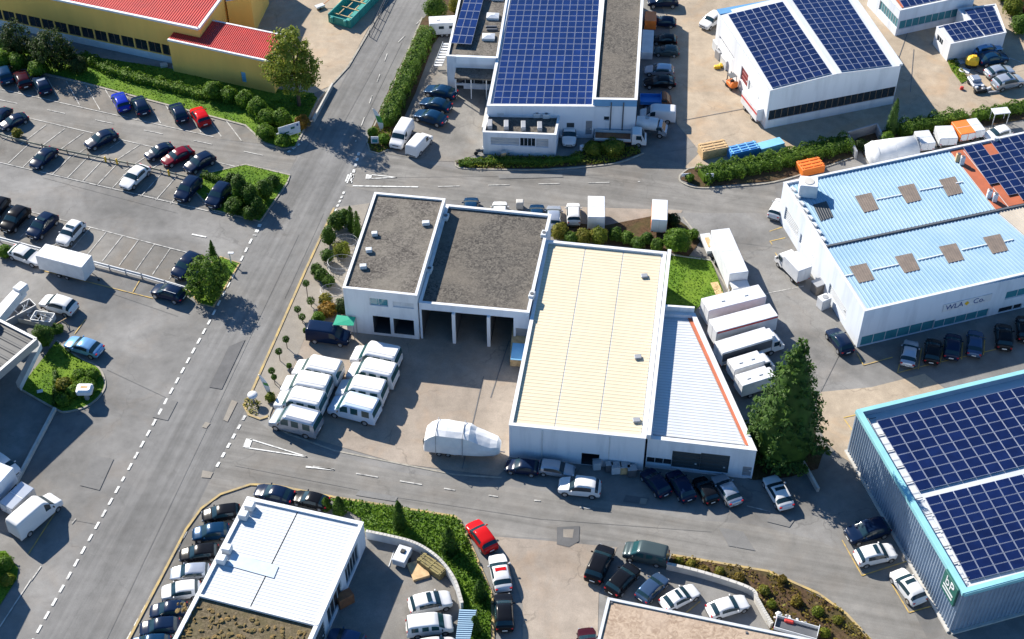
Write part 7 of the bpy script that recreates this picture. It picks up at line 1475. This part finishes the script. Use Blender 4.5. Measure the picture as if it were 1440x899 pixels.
# crates, containers
def crate(name, label, f, r, h, m, cat='crate', slats=True, w=2.0, lid=None):
    a, b = G(*f), G(*r); d = b - a; c = (a + b) / 2; o = thing(name, label, cat, (c.x, c.y, .014), math.atan2(d.y, d.x)); L = d.length; q = MB(); q.rbox((0, 0, h / 2), (L, w, h), .04); q.build('body', m, o, world=False)
    if slats:
        for k in range(max(2, int(L / 1.0))):
            q = MB(); x = -L / 2 + .3 + k * (L - .6) / max(1, int(L / 1.0) - 1); q.box((x, 0, h + .03), (.2, w, .06)); q.build('slat', lid or m, o, world=False)
        for y in (-.3, .0, .3): q = MB(); q.box((0, y * w, h + .085), (L, .12, .05)); q.build('batten', lid or m, o, world=False)
    return o
crate('crate_stack', 'pale timber crate stack at the hedge of the beige yard', (984, 220), (1020, 213), 1.5, M_WOOD)
crate('site_container', 'blue low container right of the timber crates', (1024, 222), (1064, 213), 1.3, M_BLUEP, 'container', True, 1.8, M_LBLUE); crate('site_container', 'pale blue flat container at the end of the blue one', (1066, 213), (1099, 204), .9, M_LBLUE, 'container', False, 1.6)
crate('skip', 'orange container behind the pale blue roofed hall', (1123, 243), (1154, 236), 1.2, M_ORANGE, 'container', True, 2.2)
crate('waste_bin', 'orange bin beside the navy hatchback along the wing', (914, 28), (914, 42), 1.6, M_ORANGE, 'bin', False, 1.8); crate('waste_bin', 'long grey skip below the orange bin', (911, 52), (909, 84), 1.3, M_LGREY, 'bin', False, 1.8)
for f, r, h, m, l in (((1010, 66), (1016, 74), 1.6, M_LGREY, 'grey bin farthest from the forklift'), ((1013, 78), (1019, 84), 1.5, M_GREY, 'dark topped bin second from the far end'), ((1021, 88), (1029, 98), 1.7, M_LGREY, 'open grey bin nearest the forklift')):
    o = crate('waste_bin', l, f, r, h, m, 'bin', False, 2.2); q = MB(); q.box((0, 0, h + .006), (1.0, 1.4, .02)); q.build('opening', M_BLACK, o, world=False)
q = MB(); pp = G(1011, 95); 
for k in range(4): q.rbox((pp.x + random.uniform(-.6, .6), pp.y + random.uniform(-.6, .6), .3), (.7, .6, .5), .1, random.uniform(0, 3))
tag(q.build('yellow_rubble_sack', M_YELP), 'heap of yellow sacks beside the grey bins', 'sacks')
crate('lumber_stack', 'long timber stack with a blue tarpaulin along the cream roofed hall', (731, 475), (728, 516), 1.9, M_WOOD, 'timber', False, 1.9)
p0, p1 = G(733, 484, 2.0), G(730, 507, 2.0); q = MB(); q.bar(p0, p1, 2.1, .12); tag(q.build('tarpaulin', M_LBLUE), 'light blue tarpaulin lying on the long timber stack', 'tarpaulin')
crate('pallet_stack', 'flat pale pallet stack by the curved courtyard wall', (577, 807), (600, 800), .35, M_WOOD, 'pallets', False, 2.4); o = crate('firewood_stack', 'heap of firewood along the curved courtyard wall', (592, 789), (624, 812), .9, mat('firewood', (.30, .25, .10), .9, (.12, .10, .05), nscale=2.5), 'firewood', True, 1.3)
p = G(566, 788); o = thing('utility_trailer', 'small silver car trailer in the courtyard shade', 'trailer', (p.x, p.y, .014), R(70)); q = MB(); q.rbox((0, 0, .75), (2.2, 1.5, .9), .06); q.build('body', M_LGREY, o, world=False); q = MB(); q.rbox((.3, 0, 1.28), (.5, .5, .16), .04); q.build('hatch', M_BLACK, o, world=False); q = MB(); q.tube((1.1, 0, .45), (2.1, 0, .4), .05, 7); q.build('drawbar', M_GREY, o, world=False)
for s in (-1, 1): q = MB(); q.tube((0, s * .76, .3), (0, s * .92, .3), .3, 14); q.build('wheel', M_RUBBER, o, world=False)
q = MB(); q.tube(G(554, 775, 0), G(547, 797, .1), .06, 7); tag(q.build('gate_bar', M_LGREY), 'thin gate bar beside the silver car trailer', 'gate')
crate('rusty_bin', 'rust red bin against the wall of the white roofed workshop', (482, 843), (489, 853), 1.5, M_RUST, 'bin', False, 1.8); 
p = G(476, 838); o = thing('heat_pump', 'white unit beside the rust red bin', 'heat pump', (p.x, p.y, .014)); q = MB(); q.rbox((0, 0, 1.3), (1.0, .8, 1.6), .06); q.build('casing', M_COPE, o, world=False); q = MB(); q.tube((0, 0, 2.1), (0, 0, 2.14), .34, 14); q.build('fan_grille', M_DGREY, o, world=False); q = MB(); q.box((0, 0, .25), (.8, .7, .5)); q.build('stand', M_GREY, o, world=False)
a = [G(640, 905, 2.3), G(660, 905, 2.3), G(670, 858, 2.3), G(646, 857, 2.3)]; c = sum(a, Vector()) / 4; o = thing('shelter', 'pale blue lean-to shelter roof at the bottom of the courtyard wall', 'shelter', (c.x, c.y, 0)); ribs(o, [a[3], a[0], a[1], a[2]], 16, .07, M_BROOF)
for x in a: q = MB(); q.tube((x.x, x.y, 0), x, .05, 7); q.build('post', M_GREY, o)
for u, v, w, l in ((839, 659, .9, 'grey bin right of the dark doorway of the cream hall'), (866, 664, 1.1, 'tall pale bin in front of the cream hall'), (878, 664, 1.1, 'wooden sided pale bin next to the tall one'), (888, 668, 1.0, 'dark bin at the joint of the two halls'), (856, 662, .8, 'small dark bin left of the tall pale one')):
    p = G(u, v); o = thing('waste_bin', l, 'bin', (p.x, p.y, .014), .1, 'bins in front of the cream roofed hall'); m = M_DGREY if 'dark' in l.split(' in ')[0][:11] else (M_WOOD if 'wooden' in l else M_LGREY); q = MB(); q.rbox((0, 0, .65), (w, w * .85, 1.2), .06); q.build('body', m, o, world=False); q = MB(); q.rbox((0, 0, 1.3), (w + .06, w * .9, .1), .03); q.build('lid', M_GREY, o, world=False)
p = G(1149, 410); o = thing('waste_bin', 'grey brown bin behind the white delivery lorry', 'bin', (p.x, p.y, .014), .5); q = MB(); q.rbox((0, 0, .8), (1.5, 1.3, 1.5), .08); q.build('body', mat('bin_grey_brown', (.20, .18, .16), .7), o, world=False); q = MB(); q.rbox((0, 0, 1.6), (1.56, 1.36, .12), .04); q.build('lid', M_GREY, o, world=False)
p = G(1157, 432); o = thing('air_conditioner', 'white cabinet unit by the left wall of the blue roofed hall', 'cabinet', (p.x, p.y, .014), .5); q = MB(); q.rbox((0, 0, .9), (1.4, 1.2, 1.7), .06); q.build('casing', M_COPE, o, world=False); q = MB(); q.tube((.1, 0, 1.76), (.1, 0, 1.8), .4, 14); q.build('fan_grille', M_GREY, o, world=False)
# white tent
b = G(1252, 222); o = thing('storage_tent', 'white rounded fabric tent behind the pale blue roofed hall', 'tent', (b.x, b.y, 0), .2); n = 12; L = 6.8; w = 2.3; vs = []
for x, k in ((-L / 2, .80), (-L / 2 + .8, 1.0), (0, 1.02), (L / 2, 1.0)):
    for j in range(n + 1): t = math.pi * j / n; vs.append((x, -w * math.cos(t) * (.9 + .1 * k), 2.8 * k * math.sin(t) ** .75))
q = MB(); q.add(vs, [(i * (n + 1) + j, (i + 1) * (n + 1) + j, (i + 1) * (n + 1) + j + 1, i * (n + 1) + j + 1) for i in range(3) for j in range(n)] + [tuple(range(n + 1)), tuple(3 * (n + 1) + j for j in range(n, -1, -1))]); q.build('fabric', M_TARP, o, True, world=False)
q = MB(); 
for x in (-L / 2 + .8, 0, L / 2 - .05):
    for j in range(n): t0, t1 = math.pi * j / n, math.pi * (j + 1) / n; q.tube((x, -w * math.cos(t0) * 1.01, 2.86 * math.sin(t0) ** .75), (x, -w * math.cos(t1) * 1.01, 2.86 * math.sin(t1) ** .75), .02, 5)
q.build('hoop', M_LGREY, o, world=False)
# frame shed by the hedge, scrap pile, stripped vehicle parts
p = G(1403, 172); o = thing('glass_shed', 'small pale frame shelter in the hedge above the rust red roof', 'shelter', (p.x, p.y, 0), .15); q = MB(); [MB().tube((x, y, 0), (x, y, 2.0), .06, 6).build('post', M_LGREY, o, world=False) for x in (-1.1, 1.1) for y in (-.6, .6)]; q.rbox((0, 0, 2.05), (2.5, 1.5, .12), .03); q.build('roof', M_LGREY, o, world=False)
p = G(1372, 122); o = thing('stripped_car', 'stripped silver car body with loose parts beside the yellow machines', 'car wreck', (p.x, p.y, .014), R(100)); q = MB(); q.rbox((.4, 0, .6), (2.6, 1.7, .5), .15); q.rbox((.6, 0, 1.05), (1.4, 1.4, .5), .2); q.build('body', PAINT['silver'], o, world=False)
q = MB(); q.rbox((-1.3, .0, .4), (1.4, 1.5, .5), .1); q.build('engine_bay', M_BLACK, o, world=False)
for x, y, z, m in ((-1.2, .5, .75, M_LGREY), (-1.6, -.4, .7, M_GREY), (-.9, -.6, .72, M_COPE)): q = MB(); q.rbox((x, y, z), (.5, .4, .3), .06, x); q.build('engine_part', m, o, world=False)
for x in (-1.6, .9):
    for s in (-1, 1): q = MB(); q.tube((x, s * .75, .32), (x, s * .95, .32), .32, 14); q.build('wheel', M_RUBBER, o, world=False)
gp = 'loose car parts round the stripped car'
for i, (u, v, nm, sz, m, rz, l) in enumerate(((1385, 128, 'bumper', (2.2, .4, .4), M_LGREY, .5, 'long pale bumper lying right of the stripped car'), (1356, 100, 'bonnet', (1.6, 1.2, .12), M_COPE, -.4, 'pale bonnet lying above the stripped car'), (1352, 88, 'door_panel', (.9, 1.1, .12), PAINT['silver'], .3, 'small silver door panel between the yellow machines'), (1380, 104, 'exhaust', (2.4, .3, .3), M_DGREY, -.7, 'dark exhaust lying between wreck and silver saloon'), (1397, 131, 'pipe', (1.8, .35, .35), M_GREY, .2, 'grey pipe piece below the silver car'), (1352, 126, 'red_lamp', (.5, .4, .5), M_RED, 0, 'red lamp unit left of the stripped car'))):
    p = G(u, v); q = MB(); q.rbox((p.x, p.y, sz[2] / 2 + .014), sz, .05, rz); tag(q.build(nm, m), l, 'car part', gp)
for u, v, l, s in ((231, 94, 'small pale slab on the lawn by the ochre annex', 1.1), (249, 97, 'grey block at the corner of the ochre annex', 1.2)):
    p = G(u, v); q = MB(); q.rbox((p.x, p.y, .3), (s, s * .7, .5), .05, .3); tag(q.build('concrete_block', M_CONW), l, 'block')
p = G(731, 292); q = MB(); q.rbox((p.x, p.y, .6), (1.0, .9, 1.2), .08); tag(q.build('concrete_block', M_CONW), 'pale concrete block between the cars behind the gravel roof', 'block')
for u, v, l in ((675, 217, 'dark motorcycle left of the plant annex'), (708, 222, 'small brown post unit in front of the plant annex')):
    p = G(u, v); o = thing('scooter' if 'motor' in l else 'meter_box', l, 'motorcycle' if 'motor' in l else 'box', (p.x, p.y, .014), .3)
    if 'motor' in l:
        for x in (-.6, .6): q = MB(); q.tube((x, -.06, .3), (x, .06, .3), .3, 14); q.build('wheel', M_RUBBER, o, world=False)
        q = MB(); q.rbox((0, 0, .6), (1.0, .35, .4), .12); q.build('body', M_DGREY, o, world=False); q = MB(); q.rbox((-.3, 0, .85), (.7, .28, .14), .05); q.build('seat', M_BLACK, o, world=False); q = MB(); q.tube((.5, -.35, 1.05), (.5, .35, 1.05), .03, 6); q.build('handlebar', M_LGREY, o, world=False)
    else: q = MB(); q.rbox((0, 0, .5), (.7, .5, 1.0), .05); q.build('body', M_WOOD, o, world=False); q = MB(); q.rbox((0, 0, 1.04), (.8, .6, .08), .03); q.build('lid', M_CONW, o, world=False)
p = G(819, 212); q = MB(); q.rbox((p.x, p.y, .5), (.7, .6, .9), .08, .4); tag(q.build('garden_box', M_COPE), 'white plastic box at the left end of the grass mound', 'box')
p0, p1 = G(990, 338), G(1000, 362); o = thing('lift_platform', 'white slender loading platform beside the long box lorry', 'platform', tuple((p0 + p1) / 2)); q = MB(); q.bar(p0 + Vector((0, 0, .7)), p1 + Vector((0, 0, .7)), 1.3, .5); q.build('deck', M_COPE, o); q = MB(); q.bar(p0.lerp(p1, .25) + Vector((0, 0, 1.203)), p0.lerp(p1, .8) + Vector((0, 0, 1.203)), .6, .08); q.build('plank', M_WOOD, o)
for t in (.1, .9): q = MB(); c = p0.lerp(p1, t); q.box((c.x, c.y, .35), (.9, .2, .7)); q.build('leg', M_GREY, o)
q = MB(); q.bar(G(1004, 398, 0), G(1018, 428, 0), 1.0, .12); tag(q.build('timber_ramp', M_WOOD), 'pale timber strip along the left side of the long box lorry', 'timber')
# outdoor stair on the shop annex
o = thing('outdoor_stair', 'white outdoor stair with open treads on the left of the shop annex', 'stair', tuple(G(620, 96)))
for k in range(9): q = MB(); c = G(*lerp2((629, 62), (616, 92), k / 8), 4.6 - k * .5); q.box((c.x, c.y, c.z), (1.2, .35, .08)); q.build('tread', M_COPE, o)
for s in (-.65, .65): q = MB(); a, b = G(629, 60, 4.7), G(616, 93, .5); q.bar(a + Vector((s, 0, 0)), b + Vector((s, 0, 0)), .08, .25); q.build('stringer', M_COPE, o)
